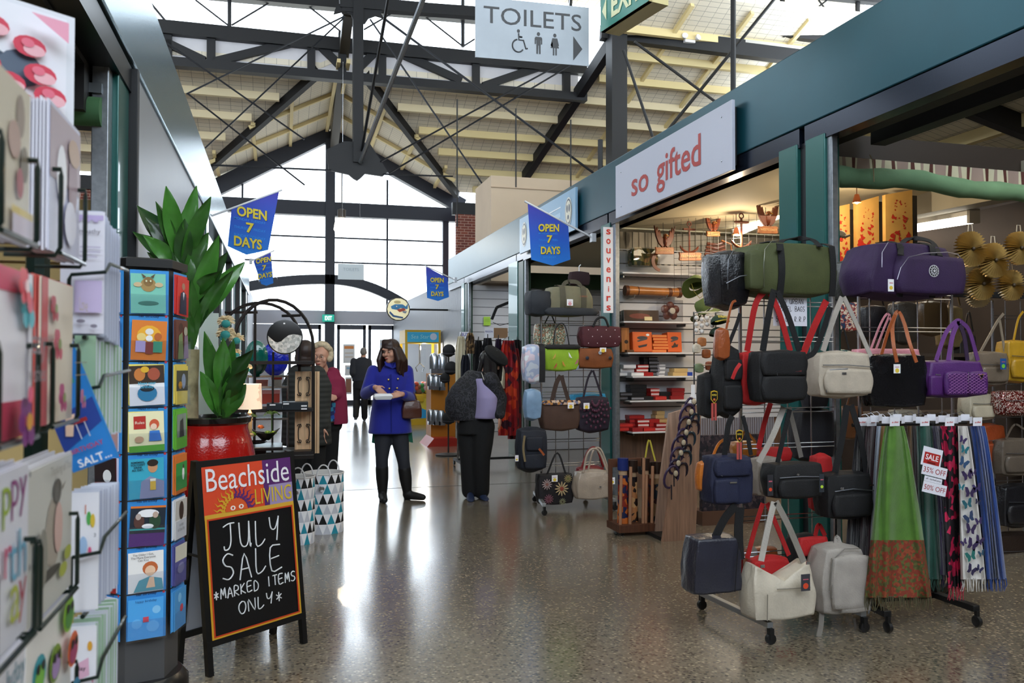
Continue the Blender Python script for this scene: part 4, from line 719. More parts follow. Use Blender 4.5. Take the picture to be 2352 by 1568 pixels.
c = fl(672, 322, 6.12); r_ = 168 / 4.354 * 6.12 / F; b = B(); b.lathe([(r_ * .9, -.012), (r_, -.008), (r_, .008), (r_ * .94, .01)], c, mat('#101012', .3), 36, ax=(0, -1, 0)); b.build('disc', yy)
S_ = [(-.93, .07), (-.75, -.1), (-.55, -.27), (-.4, -.31), (-.2, -.24), (0, -.05), (.2, .1), (.45, .17), (.7, .14), (.93, .08)] + [(math.cos(math.radians(a)) * .93, math.sin(math.radians(a)) * .93) for a in range(-3, -180, -9)]
b = B(); b.poly(S_[::-1], c + V((0, -.0115, 0)), V((r_, 0, 0)), V((0, 0, r_)), mat('#d5d9d6', .2, .2, kind='print', cols=('#d9ddd9', '#aeb4b2', '#e8ecea', '#c2c8c6'), cell=1, scale=60)); b.build('white_half', yy, smooth=0)
b = B(); b.cbox(c + V((-.005, -.013, r_ * .78)), (.012, .002, .01), white); b.build('sticker', yy)
for k, (x0, x1, lab) in enumerate(((775, 950, 'pale wood panel with iron scrolls at the end of the iron shelf'), (960, 1015, 'plain pale wood panel standing behind the scrolled one'))):
    pn = thing('scroll_panel', lab, 'panel', (fl((x0 + x1) / 2, 1480).x, 6.3 + k * .2, fl(860, 1480, 6.35).z)); Yp = 6.34 + k * .2; a = fl(x0, 665, Yp); c2 = fl(x1, 1480, Yp); b = B(); wdm = mat('#dcb890', .6, kind='wood')
    b.box((a.x, Yp, c2.z), (c2.x, Yp + .03, a.z), wdm)
    for xx in (a.x, c2.x - .018): b.box((xx, Yp - .015, c2.z), (xx + .018, Yp, a.z), wdm)
    b.build('board', pn, smooth=0)
    if k == 0:
        for yc in (815, 1285):
            b = B(); q = fl(860, yc, Yp - .02); k_ = 6.3 / F / 4.354
            for s in (-1, 1):
                pts = [q + V((s * x * k_, 0, z * k_)) for x, z in [(38, 75), (50, 95), (30, 100), (22, 80), (38, 60), (50, 75)][::-1]]
                b.tube([q + V((s * k_ * (6 + 46 * (abs(math.cos(t)) ** .6) if abs(math.cos(t)) > .05 else s * k_ * 6), 0, math.sin(t) * 95 * k_)) for t in [(-1.35 + 2.7 * i / 14) for i in range(15)]], .0035, iron)
                for zz in (-1, 1): b.tube([q + V((s * k_ * (38 + 22 * math.cos(t) * (1 - t / 9)), 0, zz * k_ * (72 + 22 * math.sin(t) * (1 - t / 9)))) for t in [i * .5 for i in range(12)]], .003, iron)
            b.build('iron_scroll', pn)
cs = thing('clear_shelf_unit', 'glass and chrome shelf unit behind the table lamp', 'shelf', (fl(500, 1500, 6.6).x, 6.6, 0))
b = B()
for x in (300, 705):
    for Y in (6.6, 6.95): q = fl(x, 700, Y); b.tube([q, V((q.x, Y, 0))], .008, chrome)
b.build('frame', cs)
for y in (712, 820, 1140):
    b = B(); a = fl(300, y, 6.6); c = fl(705, y, 6.6); b.box((a.x, 6.58, a.z - .006), (c.x, 6.97, a.z + .004), glassmat((.85, .95, .95), .15)); b.box((a.x, 6.575, a.z - .01), (c.x, 6.585, a.z + .006), chrome); b.build('glass_shelf', cs, smooth=0)
def gbox(label, x0, y0, x1, y1, Y, d, c, nm='gift_box', cat='box', lid=None):
    a = fl(x0, y1, Y); q = fl(x1, y0, Y); t = thing(nm, label, cat, ((a.x + q.x) / 2, Y + d / 2, a.z)); b = B(); b.box((a.x, Y, a.z), (q.x, Y + d, a.z + (q.z - a.z) * .75), mat(c, .4)); b.build('box_base', t, smooth=0, bevel=.002)
    b = B(); b.box((a.x - .003, Y - .003, a.z + (q.z - a.z) * .72), (q.x + .003, Y + d + .003, q.z), mat(lid or c, .4)); b.build('lid', t, smooth=0, bevel=.002); return t
gbox('pink box on the upper clear shelf', 365, 745, 500, 818, 6.62, .2, '#d88a84'); gbox('red box on the lower clear shelf', 445, 850, 620, 990, 6.62, .2, '#b8402e', lid='#d88a84'); gbox('white and red packet on the upper clear shelf', 540, 720, 640, 815, 6.66, .2, '#d8d4d4', lid='#c04a3c')
for k, (x0, x1, y0, y1, lab) in enumerate(((490, 645, 985, 1062, 'left black tray with white price strips on the iron shelf'), (648, 905, 970, 1062, 'wide black tray with white price strips on the iron shelf'))):
    t = thing('slate_tray', lab, 'tray', (fl((x0 + x1) / 2, 1060, 6.15).x, 6.2, fl(0, 1052, 6.15).z)); a = fl(x0, y1 - 8, 6.17); q = fl(x1, y0, 6.17); b = B(); b.box((a.x, 6.17, a.z), (q.x, 6.33, q.z), mat('#1a222a', .35)); b.build('body', t, bevel=.003)
    for xs, ys in (((520, 1000),) if k == 0 else ((655, 990), (835, 1010), (835, 1040))): b = B(); s = fl(xs, ys, 6.165); b.cbox(s + V((.02, 0, 0)), (.04, .002, .01), white); b.build('price_strip', t)
dk = thing('candle_dish', 'shiny dark dish at the front of the iron shelf', 'dish', fl(390, 1390, 5.9)); b = B(); b.lathe([(.02, 0), (.055, .006), (.075, .02), (.07, .02), (.05, .01), (0, .008)], fl(390, 1390, 5.9), mat('#2a1a14', .15, coat=.6), 24, cap=(True, False)); b.build('dish', dk)
tb2 = thing('pedestal_table', 'dark square topped pedestal below the succulent bowl', 'table', (fl(470, 1400, 5.95).x, 5.95, 0)); q = fl(470, 1400, 5.95)
b = B(); b.box((q.x - .13, 5.8, q.z - .025), (q.x + .12, 6.12, q.z - .002), mat('#15100f', .3)); b.build('table_top', tb2, bevel=.004); b = B(); b.box((q.x - .12, 5.85, 0), (q.x + .01, 6.0, q.z - .025), mat('#15100f', .3)); b.build('pedestal', tb2)
bw = thing('succulent_bowl', 'boat shaped dark bowl planted with succulents', 'plant bowl', fl(480, 1350, 5.9)); q = fl(480, 1350, 5.9)
b = B(); b.loft([[q + V((.022 * s * math.cos(t) * (1 + .9 * (z / .05)), .02 * s * math.sin(t) * (1 + .5 * z / .05), z + .03 * (abs(math.cos(t)) ** 3) * (z / .05))) for t in [i * PI / 10 for i in range(20)]] for s, z in ((1.2, 0), (1.9, .02), (2.3, .05), (2.1, .048), (1, .03))], mat('#14120f', .3)); b.build('bowl', bw)
for x, y, r, c in ((360, 1290, 48, '#86a83a'), (500, 1275, 40, '#6f9440'), (560, 1275, 35, '#86a83a'), (430, 1220, 40, '#c4703a')):
    b = B(); c0 = fl(x, y + 15, 5.88); k_ = 5.9 / F / 4.354
    for i in range(14): a = i * 2.4; e = .3 + i * .07; leaf(b, c0, c0 + V((math.cos(a) * math.cos(e), math.sin(a) * math.cos(e), math.sin(e))) * r * k_, r * k_ * .22, mat(c, .45), .05, n=5)
    b.build('succulent', bw)
for (x, y, n, lab) in ((330, 1110, 9, 'spiky green air plant left of the lamp base'), (540, 1080, 9, 'spiky green air plant right of the lamp base')):
    ap = thing('air_plant', lab, 'plant', fl(x, y + 230, 6.0)); b = B(); c0 = fl(x, y + 20, 6.0)
    for i in range(n): a = PI * i / (n - 1); leaf(b, c0, c0 + V((math.cos(a) * .055, R.uniform(-.03, .03), math.sin(a) * .035 - .005)), .004, mat('#6f8f4a', .5), .25, n=5)
    b.build('leaves', ap); b = B(); b.tube([c0, fl(x, y + 250, 6.0)], .004, lgm[2]); b.build('stem', ap)
lm = thing('table_lamp', 'lit table lamp with a swirl patterned cream shade', 'lamp', fl(325, 1300, 5.75)); q = fl(322, 1040, 5.75); k_ = 5.75 / F / 4.354
b = B(); b.lathe([(112 * k_, 0), (104 * k_, 238 * k_)], q, mat('#f2d6b8', .8, emit=.55, kind='print', cols=('#f2d6b8', '#f2d6b8', '#f2d6b8', '#c9a284', '#f2d6b8'), scale=9), 28, cap=(False, False)); b.build('lamp_shade', lm)
b = B(); b.lathe([(40 * k_, -260 * k_), (40 * k_, -240 * k_), (22 * k_, -230 * k_), (22 * k_, -80 * k_), (10 * k_, -60 * k_), (20 * k_, -40 * k_), (8 * k_, -10 * k_), (6 * k_, 60 * k_)], q, mat('#c9b48a', .1, .6), 18); b.build('base', lm)
bulb(q + V((0, 0, .08)), 4)
# triangle print storage baskets
def basket(label, xc, y0, y1, wpx, Y):
    c = at(xc, y1, Y); zt_ = at(xc, y0, Y).z - at(xc, y1, Y).z; c.z = 0; hgt = at(xc, y0, Y).z - .0; rr = wpx / 2 * Y / F; t = thing('storage_basket', label, 'basket', c)
    b = B(); n = 15; rows = 6; cols = ('#f0f0f4', '#1f8fa6', '#141417', '#c9ccd6'); ms = [mat(x, .75) for x in cols]; rw = R
    for k in range(rows):
        z0, z1 = hgt * k / rows, hgt * (k + 1) / rows
        for j in range(n):
            half = .5 if k % 2 else 0
            def P_(jj, z): a = 2 * PI * (jj + half) / n; return c + V((rr * math.cos(a), rr * math.sin(a), z))
            h2 = -.5 if k % 2 else .5
            def Q_(jj, z): a = 2 * PI * (jj + half + .5) / n; return c + V((rr * math.cos(a), rr * math.sin(a), z))
            b.add([P_(j, z0), P_(j + 1, z0), Q_(j, z1)], [(0, 1, 2)], ms[0] if False else ms[[1, 2, 3, 1, 3, 2][(j * 2 + k * 5) % 6]]); b.add([P_(j + 1, z0), Q_(j + 1, z1), Q_(j, z1)], [(0, 1, 2)], ms[0])
    b.poly([(math.cos(2 * PI * i / n) * rr, math.sin(2 * PI * i / n) * rr) for i in range(n)], c + V((0, 0, .01)), (1, 0, 0), (0, 1, 0), ms[3]); b.build('fabric_body', t, smooth=0)
    b = B(); b.lathe([(rr, hgt - .012), (rr + .004, hgt - .006), (rr, hgt), (rr - .008, hgt - .004), (rr - .01, hgt - .06)], c, mat('#d8d6d4', .7), 32, cap=(False, False)); b.build('rim', t)
    for s in (0, 1):
        a = math.radians(-95 if s == 0 else 60); d = V((math.cos(a), math.sin(a), 0)); td = V((-d.y, d.x, 0)); b = B(); b.tube(arc(c + d * (rr + .005) + V((0, 0, hgt - .02)), .055, 0, 180, 12, td, (0, 0, 1), .10), .006, mat('#dcdce0', .7)); b.build('rope_handle', t)
    b = B(); b.lathe([(.014, -.003), (.024, -.002), (.024, .002), (.012, .005)], c + V((-.03, -rr - .012, hgt - .12)), chrome, 18, ax=(0, -1, 0)); b.build('metal_badge', t)
    return t
basket('front triangle print fabric basket with a silver badge', 744, 1083, 1215, 87, 7.35); basket('triangle print fabric basket half hidden by the chalkboard', 686, 1092, 1228, 70, 6.95)
# cellophane wrapped gift leaning on the grey panel
cl = thing('wrapped_hamper', 'cellophane wrapped purple and white gift behind the tall plant', 'gift', (-.72, 6.8, 0)); b = B()
b.grid(lambda u, v: V((-.70 + .05 * noise.noise(V((u * 5, v * 6, 1))), 5.5 + 3.0 * u, 1.2 + (2.42 - .75 * u) * v - 1.2 * v + .05 * noise.noise(V((u * 6, v * 5, 3))))), 26, 18, mat('#e4e2ee', .12, .1, coat=.8, bump=.6, bs=12)); b.build('cellophane', cl)
b = B(); b.box((-.78, 5.6, .0), (-.715, 8.3, 1.75), mat('#b89ac0', .5, kind='print', cols=('#e6e2ee', '#a05ab0', '#efeff5', '#7a2a34', '#e6e2ee'), scale=3)); b.build('gift_box', cl, smooth=0)
tk = thing('notice_board', 'pale green folded screen behind the cream flowers', 'screen', (fl(-120, 300, 6.9).x, 6.9, 0)); a = fl(-190, 80, 6.9); c = fl(0, 1200, 6.9)
b = B(); b.box((a.x, 6.9, 0), (c.x, 6.93, a.z), mat('#aebbb2', .6)); b.build('panel', tk, smooth=0)
# ================================================================ bags and racks
def nylon(c, r=.7): return mat(c, r, nv=.12, ns=10, bump=.25, bs=140)
def leather(c, r=.35): return mat(c, r, nv=.12, ns=9, bump=.3, bs=90, coat=.15)
strapm = {}
def bag(name, label, rect, Y, d, m, r=.35, taper=0, bulge=.12, pockets=(), zips=(), straps=(), tags=(), bands=(), group=None, fn=None, rz=0, cat='bag', trim=None, logos=()):
    x0, y0, x1, y1 = rect; a = at(x0, y1, Y); c = at(x1, y0, Y); w, h = c.x - a.x, c.z - a.z; t = thing(name, label, cat, ((a.x + c.x) / 2, Y + d / 2, a.z), rz, group)
    sd = V((x0 * .13, y0 * .17, 0)); f0 = fn or (lambda p: p)
    def fw(p): q = f0(p); return q + noise.noise_vector(q * 1.3 + sd) * .045 + noise.noise_vector(q * 3.2 + sd) * .018 - V((0, 0, .05 * max(0, -q.z) * (1 - q.x * q.x)))
    b = B(); b.rbox((0, 0, h / 2), (w * .99, d, h), m, r, 9, bulge, fn=fw, taper=taper); b.build('body', t, smooth=80, world=False)
    def fy(u, v):     # front surface of the pillow shape at unit coords
        X_, Z_ = 2 * u - 1, 2 * v - 1; best = 0
        p = V((X_, -1, Z_)); q = p.normalized(); p = p.lerp(q, r); return -d / 2 * (-p.y) * (1 + bulge * (1 - p.z ** 2))
    for (u0, v0, u1, v1, *mm) in pockets:
        b = B(); yc = fy((u0 + u1) / 2, (v0 + v1) / 2); b.rbox(((u0 + u1 - 1) / 2 * w, yc - .004, (v0 + v1) / 2 * h), ((u1 - u0) * w, max(.03, d * .22), (v1 - v0) * h), mm[0] if mm else m, .3, 4, .1); b.build('pocket', t, smooth=80, world=False)
    zm = mat('#6c6e74', .35, .8) if trim is None else trim
    for pts in zips:
        b = B(); b.tube([V(((u - .5) * w, fy(u, v) - max(.014, d * .12), v * h)) for u, v in pts], .0028, zm, 5); b.build('zip', t, world=False)
    for (u0, u1, mm) in bands:
        b = B(); um = (u0 + u1) / 2; P = []
        for k in range(15): ang = math.radians(-12 - 156 * k / 14 + 0); P.append(V(((um - .5) * w, -math.cos(ang + PI / 2) * 0 + d * .53 * math.sin(PI * 0) , 0)))
        Q = [V(((um - .5) * w, fy(um, v) * 1.02 - .003, v * h)) for v in (.02, .12, .25, .4, .55, .7, .82, .92)] + [V(((um - .5) * w, -d * .22, h * 1.0)), V(((um - .5) * w, d * .1, h * 1.01))]
        b.ribbon(Q, (u1 - u0) * w, .004, mm, (1, 0, 0)); b.build('webbing', t, smooth=60, world=False)
    for s in straps:
        pts, wd, mm = s[0], s[1], s[2]; dy = s[3] if len(s) > 3 else d * .3; b = B()
        P = cr([at(p[0], p[1], (p[2] if len(p) > 2 else Y + dy)) for p in pts]); b.ribbon(P, wd, .005, mm, (1, 0, .15)) if not (len(s) > 4) else b.tube(P, wd, mm, 7); b.build('strap', t, smooth=60)
    for (px_, py_, wp, hp, *cc) in tags:
        b = B(); o = at(px_, py_, Y - .045 - d * .12); k = Y / F * 1.03; uw, uh = wp * k, hp * k; b.prism([(-uw / 2, -uh), (uw / 2, -uh), (uw / 2, 0), (-uw / 2, 0)], o, (1, 0, 0), (0, 0, 1), .0015, mat(cc[0] if cc else '#eeeef2', .5))
        art(b, o + V((-uw / 2, -.0017, -uh)), (1, 0, 0), (0, 0, 1), uw, uh, [('e', .5, .3, .3, .22 * uw / uh * 1.3, cc[1] if len(cc) > 1 else '#e0c040'), ('r', .2, .66, .8, .72, '#c06070')]); b.build('price_tag', t, smooth=0)
    for spec in logos: q = B(); u, v = spec[0], spec[1]; spec[2](q, V(((u - .5) * w, fy(u, v) - max(.01, d * .12) - .004, v * h)), w, h); q.build(spec[3], t, smooth=0, world=False)
    return t
def metalbit(wd, ht, c='#c4c6ca'): return lambda q, o, w, h: q.cbox(o, (wd * w, .004, ht * h), mat(c, .2, .9))
def word(s, wd, c): return lambda q, o, w, h: q.text(s, o, (1, 0, 0), (0, 0, 1), mat(c, .5), w=wd * w)
def rack(label, Y, xs, ytop, ybot, feet, rows, gw=.0045):     # chrome grid panels on a wheeled base; xs verticals in pixels
    t = thing('display_rack', label, 'rack', ((at(xs[0], 900, Y).x + at(xs[-1], 900, Y).x) / 2, Y, 0)); b = B(); X_ = [at(x, (ytop + 900) / 2, Y).x for x in xs]; z1 = at(xs[0], ytop, Y).z; z0 = at(xs[0], ybot, Y).z
    for i, x in enumerate(X_): r_ = .011 if i in (0, len(X_) - 1) else gw; b.tube([(x, Y, .12 if i in (0, len(X_) - 1) else z0), (x, Y, z1)], r_, chrome, 6)
    n = rows
    for k in range(n):
        z = z0 + (z1 - z0) * (k + .5) / n
        for dz in (-.012, .012): b.tube([(X_[0], Y - .004, z + dz), (X_[-1], Y - .004, z + dz)], gw * .7, chrome, 5)
    b.build('wire_grid', t)
    for (p, q) in feet:
        p = atz(*p); q = atz(*q); b = B(); b.beam((p.x, p.y, .1), (q.x, q.y, .1), .035, .03, mat('#a3a6a8', .4, .7)); b.build('base_bar', t, smooth=0, bevel=.003)
        for e in (p, q): b = B(); b.lathe([(.022, -.012), (.028, -.01), (.028, .01), (.022, .012)], (e.x, e.y, .03), blackm, 14, ax=(0, 1, 0)); b.box((e.x - .012, e.y - .016, .03), (e.x + .012, e.y + .016, .085), blackm); b.build('caster', t)
    return t
Y1 = 4.2
rack('nearest chrome grid rack crowded with travel bags', Y1, [1700, 1755, 1808, 1862, 1915], 655, 1400, [((1612, 1400), (1770, 1480)), ((1870, 1400), (1985, 1452))], 9)
rack('chrome grid rack under the purple duffel bag', 4.25, [1973, 1998, 2053, 2108, 2162, 2186], 640, 1340, [((1948, 1382), (1966, 1402))], 9)
rack('farther chrome grid rack of handbags by the souvenirs post', 7.95, [1243, 1276, 1306, 1340, 1378], 712, 1150, [((1228, 1152), (1250, 1184)), ((1345, 1148), (1412, 1172))], 8)
blk = nylon('#0c0c10'); navy = nylon('#1a1f3c'); red = nylon('#b51a1c'); bge = nylon('#b7ab9b'); olive = nylon('#474d2a'); purp = nylon('#2c1440'); crm = leather('#c9bfae'); gstrap = nylon('#a9a29a'); tan = leather('#9a4f28')
def duff(p): z = p.z; return V((p.x * (1 - .10 * max(0, z)), p.y, p.z * (1 - .06 * abs(p.x) ** 3)))
bag('duffel_bag', 'olive green duffel bag with two black bands lying on the nearest rack', (1712, 556, 1938, 678), 3.98, .30, olive, .42, .05, .05, bands=[(.32, .385, blk), (.86, .92, blk)], zips=[[(.16, .15), (.15, .5), (.17, .8), (.24, .95), (.3, .97)]], fn=duff, trim=mat('#77786a', .3, .6), pockets=[(.02, .08, .16, .8)], straps=[([(1790, 575, 3.95), (1800, 551, 4.1), (1860, 549, 4.12), (1884, 566, 3.97)], .03, blk)])
bag('leather_bag', 'black leather bag with pale zip beside the olive duffel', (1658, 572, 1722, 706), 4.02, .22, leather('#121216', .25), .4, -.2, .15, zips=[[(.12, .3), (.1, .55), (.16, .8), (.34, .95)], [(.06, .4), (.5, .52), (.9, .55)]])
def keyhole_badge(q, o, w, h):
    for rr, c in ((.105, '#d0d0d4'), (.092, '#1c1c20'), (.06, '#d0d0d4'), (.045, '#1c1c20')): o = o - V((0, .0012, 0)); q.poly([(math.cos(2 * PI * i / 20) * rr * w * .5, math.sin(2 * PI * i / 20) * rr * w * .5) for i in range(20)], o, (1, 0, 0), (0, 0, 1), mat(c, .4))
    o = o - V((0, .0012, 0)); q.poly([(math.cos(PI / 2 + PI * i / 5) * w * (.02 if i % 2 == 0 else .009), math.sin(PI / 2 + PI * i / 5) * w * (.02 if i % 2 == 0 else .009)) for i in range(10)], o, (1, 0, 0), (0, 0, 1), mat('#d0d0d4', .4))
    for i in range(12): a = 2 * PI * i / 12; q.cbox(o + V((math.cos(a) * .038 * w, 0, math.sin(a) * .038 * w)), (.006 * w, .001, .012 * w), mat('#d0d0d4', .4), ry=-a + PI / 2)
bag('duffel_bag', 'purple duffel bag with a round badge lying on the second rack', (1990, 556, 2210, 682), 4.08, .32, purp, .42, .05, .05, bands=[(.32, .38, blk), (.66, .72, blk)], pockets=[(.28, .05, .99, .74)], zips=[[(.27, .3), (.30, .5), (.38, .68), (.55, .76), (.8, .80), (.92, .77), (.98, .6)], [(.12, .5), (.13, .75), (.2, .93)]], fn=duff, trim=mat('#8a8694', .3, .6), tags=[(2046, 641, 18, 32)], logos=[(.63, .46, keyhole_badge, 'badge')], straps=[([(2068, 585, 4.0), (2074, 556, 4.15), (2100, 547, 4.18), (2140, 556, 4.15), (2160, 588, 4.05)], .03, blk)])
bag('duffel_bag', 'black end of a bag tucked behind the purple duffel', (1956, 592, 2004, 690), 4.3, .22, leather('#1a1c14', .4), .5)
bag('shoulder_bag', 'bright red shoulder bag behind the black messenger bag on the rack', (1704, 806, 1775, 930), 4.0, .1, red, .3, 0, .1, straps=[([(1716, 806), (1735, 700), (1760, 664)], .034, red), ([(1815, 806), (1790, 720), (1765, 664)], .034, red), ([(1845, 812), (1870, 750), (1898, 690)], .04, red)], tags=[(1735, 832, 10, 40, '#e4e4e8', '#c03030')])
bag('messenger_bag', 'black nylon messenger bag hanging in the middle of the nearest rack', (1742, 803, 1854, 926), 3.84, .12, blk, .28, -.03, .1, pockets=[(.05, .5, .97, .98), (.06, .05, .96, .52)], zips=[[(.33, .58), (.34, .52)], [(.3, .60), (.36, .60)]], straps=[([(1752, 806), (1766, 720), (1778, 665)], .036, blk), ([(1836, 806), (1812, 730), (1786, 670)], .032, blk), ([(1852, 820), (1875, 800), (1908, 705)], .03, blk)], logos=[(.77, .6, word('SAFARI', .12, '#9a3a3a'), 'logo')])
bag('shoulder_bag', 'beige shoulder bag with front pockets hanging right on the nearest rack', (1880, 806, 2002, 914), 3.92, .13, bge, .3, 0, .1, pockets=[(.10, .08, .98, .62), (.62, .07, .96, .46)], zips=[[(.06, .70), (.5, .70), (.97, .66)], [(.12, .12), (.13, .5), (.18, .6), (.5, .62)], [(.60, .2), (.62, .42)]], straps=[([(1890, 806), (1915, 730), (1934, 682)], .032, gstrap), ([(2000, 818), (1970, 750), (1938, 682)], .026, gstrap)], logos=[(.42, .52, metalbit(.08, .05), 'buckle'), (.8, .2, metalbit(.14, .02, '#8a8680'), 'nameplate')])
bag('leather_pouch', 'brown leather pouch hanging at the left edge of the nearest rack', (1648, 752, 1680, 826), 3.95, .06, tan, .45, .25, straps=[([(1668, 755), (1680, 700), (1690, 690)], .012, tan)])
bag('backpack', 'black backpack with red strap ends at the left of the nearest rack', (1656, 790, 1706, 958), 4.0, .13, blk, .4, .2, pockets=[(.1, .1, .9, .45), (.15, .5, .9, .8)], straps=[([(1670, 800), (1690, 750), (1700, 720)], .02, blk), ([(1682, 870, 3.85), (1690, 850, 3.85), (1700, 835, 3.86)], .018, red)], logos=[(.8, .25, metalbit(.05, .08, '#a03a34'), 'tag')])
bag('shoulder_bag', 'small black bag with a yellow shield tag left of the black backpack', (1618, 855, 1660, 960), 4.12, .1, blk, .35, straps=[([(1630, 858), (1650, 800), (1668, 760)], .014, blk)], tags=[(1637, 898, 15, 24, '#16140f', '#d8b830')])
def shield(px_, py_, Y, lab):
    o = at(px_, py_, Y); t = thing('security_tag', lab, 'tag', o - V((0, 0, .12))); b = B(); P = [(-.019, .03), (0, .036), (.019, .03), (.019, -.01), (0, -.034), (-.019, -.01)]; b.prism(P, o, (1, 0, 0), (0, 0, 1), .002, mat('#caa428', .4)); b.prism([(x * .84, y * .84) for x, y in P], o - V((0, .002, 0)), (1, 0, 0), (0, 0, 1), .001, mat('#15120e', .4)); b.text('RFID', o + V((0, -.0036, .012)), (1, 0, 0), (0, 0, 1), mat('#d8c040', .5), w=.025, bold=.02); b.ell(o + V((0, -.003, -.012)), (.007, .002, .006), mat('#c8642a', .5)); b.build('shield', t, smooth=0)
    for s in (-.009, .009): b = B(); b.box((o.x + s - .006, o.y, o.z - .12), (o.x + s + .006, o.y + .003, o.z - .03), mat('#b04a44', .5)); b.build('red_strap', t, smooth=0)
shield(1640, 912, 3.86, 'black and yellow shield tag on red straps beside the shelves'); shield(1698, 1002, 3.86, 'black and yellow shield tag hanging above the navy bag')
bag('shoulder_bag', 'navy blue shoulder bag at the left of the nearest rack', (1630, 1042, 1734, 1164), 3.9, .13, navy, .3, .08, .1, pockets=[(.08, .05, .62, .55), (.1, .58, .9, .92)], zips=[[(.2, .62), (.24, .6)], [(.3, .84), (.34, .82)]], straps=[([(1664, 1045), (1672, 980), (1682, 955)], .03, blk), ([(1725, 1045), (1715, 990), (1706, 955)], .022, blk)], logos=[(.46, .47, metalbit(.15, .03), 'nameplate')])
bag('coin_purse', 'small orange leather purse hanging left of the navy bag', (1604, 1058, 1644, 1130), 3.98, .06, leather('#c46f24'), .45, .2, straps=[([(1632, 1062), (1650, 1020), (1672, 1005)], .014, leather('#c46f24'))])
bag('shoulder_bag', 'orange leather bag mostly hidden behind the navy bag', (1690, 1012, 1742, 1050), 4.3, .08, leather('#b8742a'), .4, straps=[([(1700, 1015), (1712, 990), (1735, 1015)], .014, leather('#b8742a'))])
bag('shoulder_bag', 'taupe shoulder bag partly behind the black zip bag', (1738, 1048, 1800, 1142), 4.02, .1, nylon('#9a8f85'), .3, pockets=[(.1, .1, .6, .8)], straps=[([(1742, 1062, 3.9), (1775, 1000, 3.9), (1800, 935, 3.95)], .032, gstrap), ([(1840, 1050, 4.0), (1826, 990, 4), (1812, 935, 4)], .028, nylon('#6c6660'))])
bag('shoulder_bag', 'red bag whose top shows above the black zip bag', (1752, 1026, 1822, 1062), 4.08, .08, red, .4, straps=[([(1742, 1030, 4.1), (1756, 970, 4.1), (1770, 925, 4.1)], .03, red)])
bag('shoulder_bag', 'black zip shoulder bag with hang tags in the middle row', (1778, 1060, 1892, 1150), 3.86, .14, blk, .32, -.05, .1, zips=[[(.08, .62), (.5, .64), (.95, .6)]], pockets=[(.08, .06, .94, .58)], straps=[([(1786, 1062), (1800, 1000), (1814, 940)], .026, blk)], tags=[(1769, 1090, 16, 52, '#2a2a30', '#d8482a'), (1887, 1088, 14, 46, '#2a3038', '#b8d83a')], logos=[(.42, .7, metalbit(.05, .05), 'zip_pull'), (.86, .2, metalbit(.08, .02, '#9a4a4a'), 'nameplate')])
bag('backpack', 'dark backpack hanging behind the middle row', (1836, 935, 1925, 1062), 4.25, .14, nylon('#1b1a20'), .4, .1)
bag('shoulder_bag', 'red bag squeezed between the two black bags', (1872, 1040, 1918, 1180), 4.05, .08, red, .35, .2)
bag('shoulder_bag', 'large black sling bag at the right of the middle row', (1900, 1082, 2006, 1196), 3.9, .14, blk, .3, -.02, .1, zips=[[(.12, .62), (.5, .66), (.96, .6)]], pockets=[(.1, .06, .94, .56)], straps=[([(1918, 1085), (1935, 1000), (1945, 930)], .04, blk), ([(1990, 1088), (1975, 1000), (1955, 930)], .035, blk)], logos=[(.26, .68, metalbit(.07, .05), 'zip_pull'), (.9, .72, metalbit(.1, .02, '#7a4a4a'), 'nameplate')])
bag('tote_bag', 'dark slate leather tote leaning low at the left of the nearest rack', (1590, 1228, 1710, 1372), 3.85, .16, leather('#2a2b38', .3), .25, .18, .08, straps=[([(1642, 1235), (1665, 1190), (1690, 1160)], .045, blk), ([(1700, 1285), (1696, 1220), (1700, 1165)], .05, blk)], zips=[[(.78, .05), (.8, .5), (.86, .9)]], trim=mat('#15151c', .4))
bag('hobo_bag', 'red hobo bag behind the cream hobo bag', (1708, 1272, 1842, 1420), 3.95, .1, red, .45, .35, straps=[([(1716, 1282), (1735, 1210), (1752, 1155)], .026, red), ([(1812, 1275), (1785, 1210), (1762, 1155)], .026, red)])
def hobo(p):
    z = p.z
    if z > .15: k = max(0, 1 - abs(p.x) / .8); z = z - (z - .15) * k * .75
    return V((p.x, p.y * (1 - .35 * max(0, z)), z))
bag('hobo_bag', 'large cream hobo bag at the bottom of the nearest rack', (1728, 1286, 1878, 1432), 3.78, .15, crm, .25, .1, .12, fn=hobo, zips=[[(.33, .58), (.6, .57), (.84, .56)], [(.2, .04), (.19, .5)]], straps=[([(1748, 1288), (1764, 1210), (1778, 1152)], .034, nylon('#b8b2aa')), ([(1846, 1290), (1812, 1210), (1782, 1152)], .034, nylon('#8d867e'))], tags=[(1850, 1318, 26, 42, '#3a3a42', '#d84a2a')], trim=mat('#8a8276', .4), logos=[(.13, .98, metalbit(.06, .05), 'strap_ring'), (.82, .98, metalbit(.06, .05), 'strap_ring')])
def pack(p): return V((p.x * (1 - .22 * max(0, p.z) ** 2), p.y, p.z))
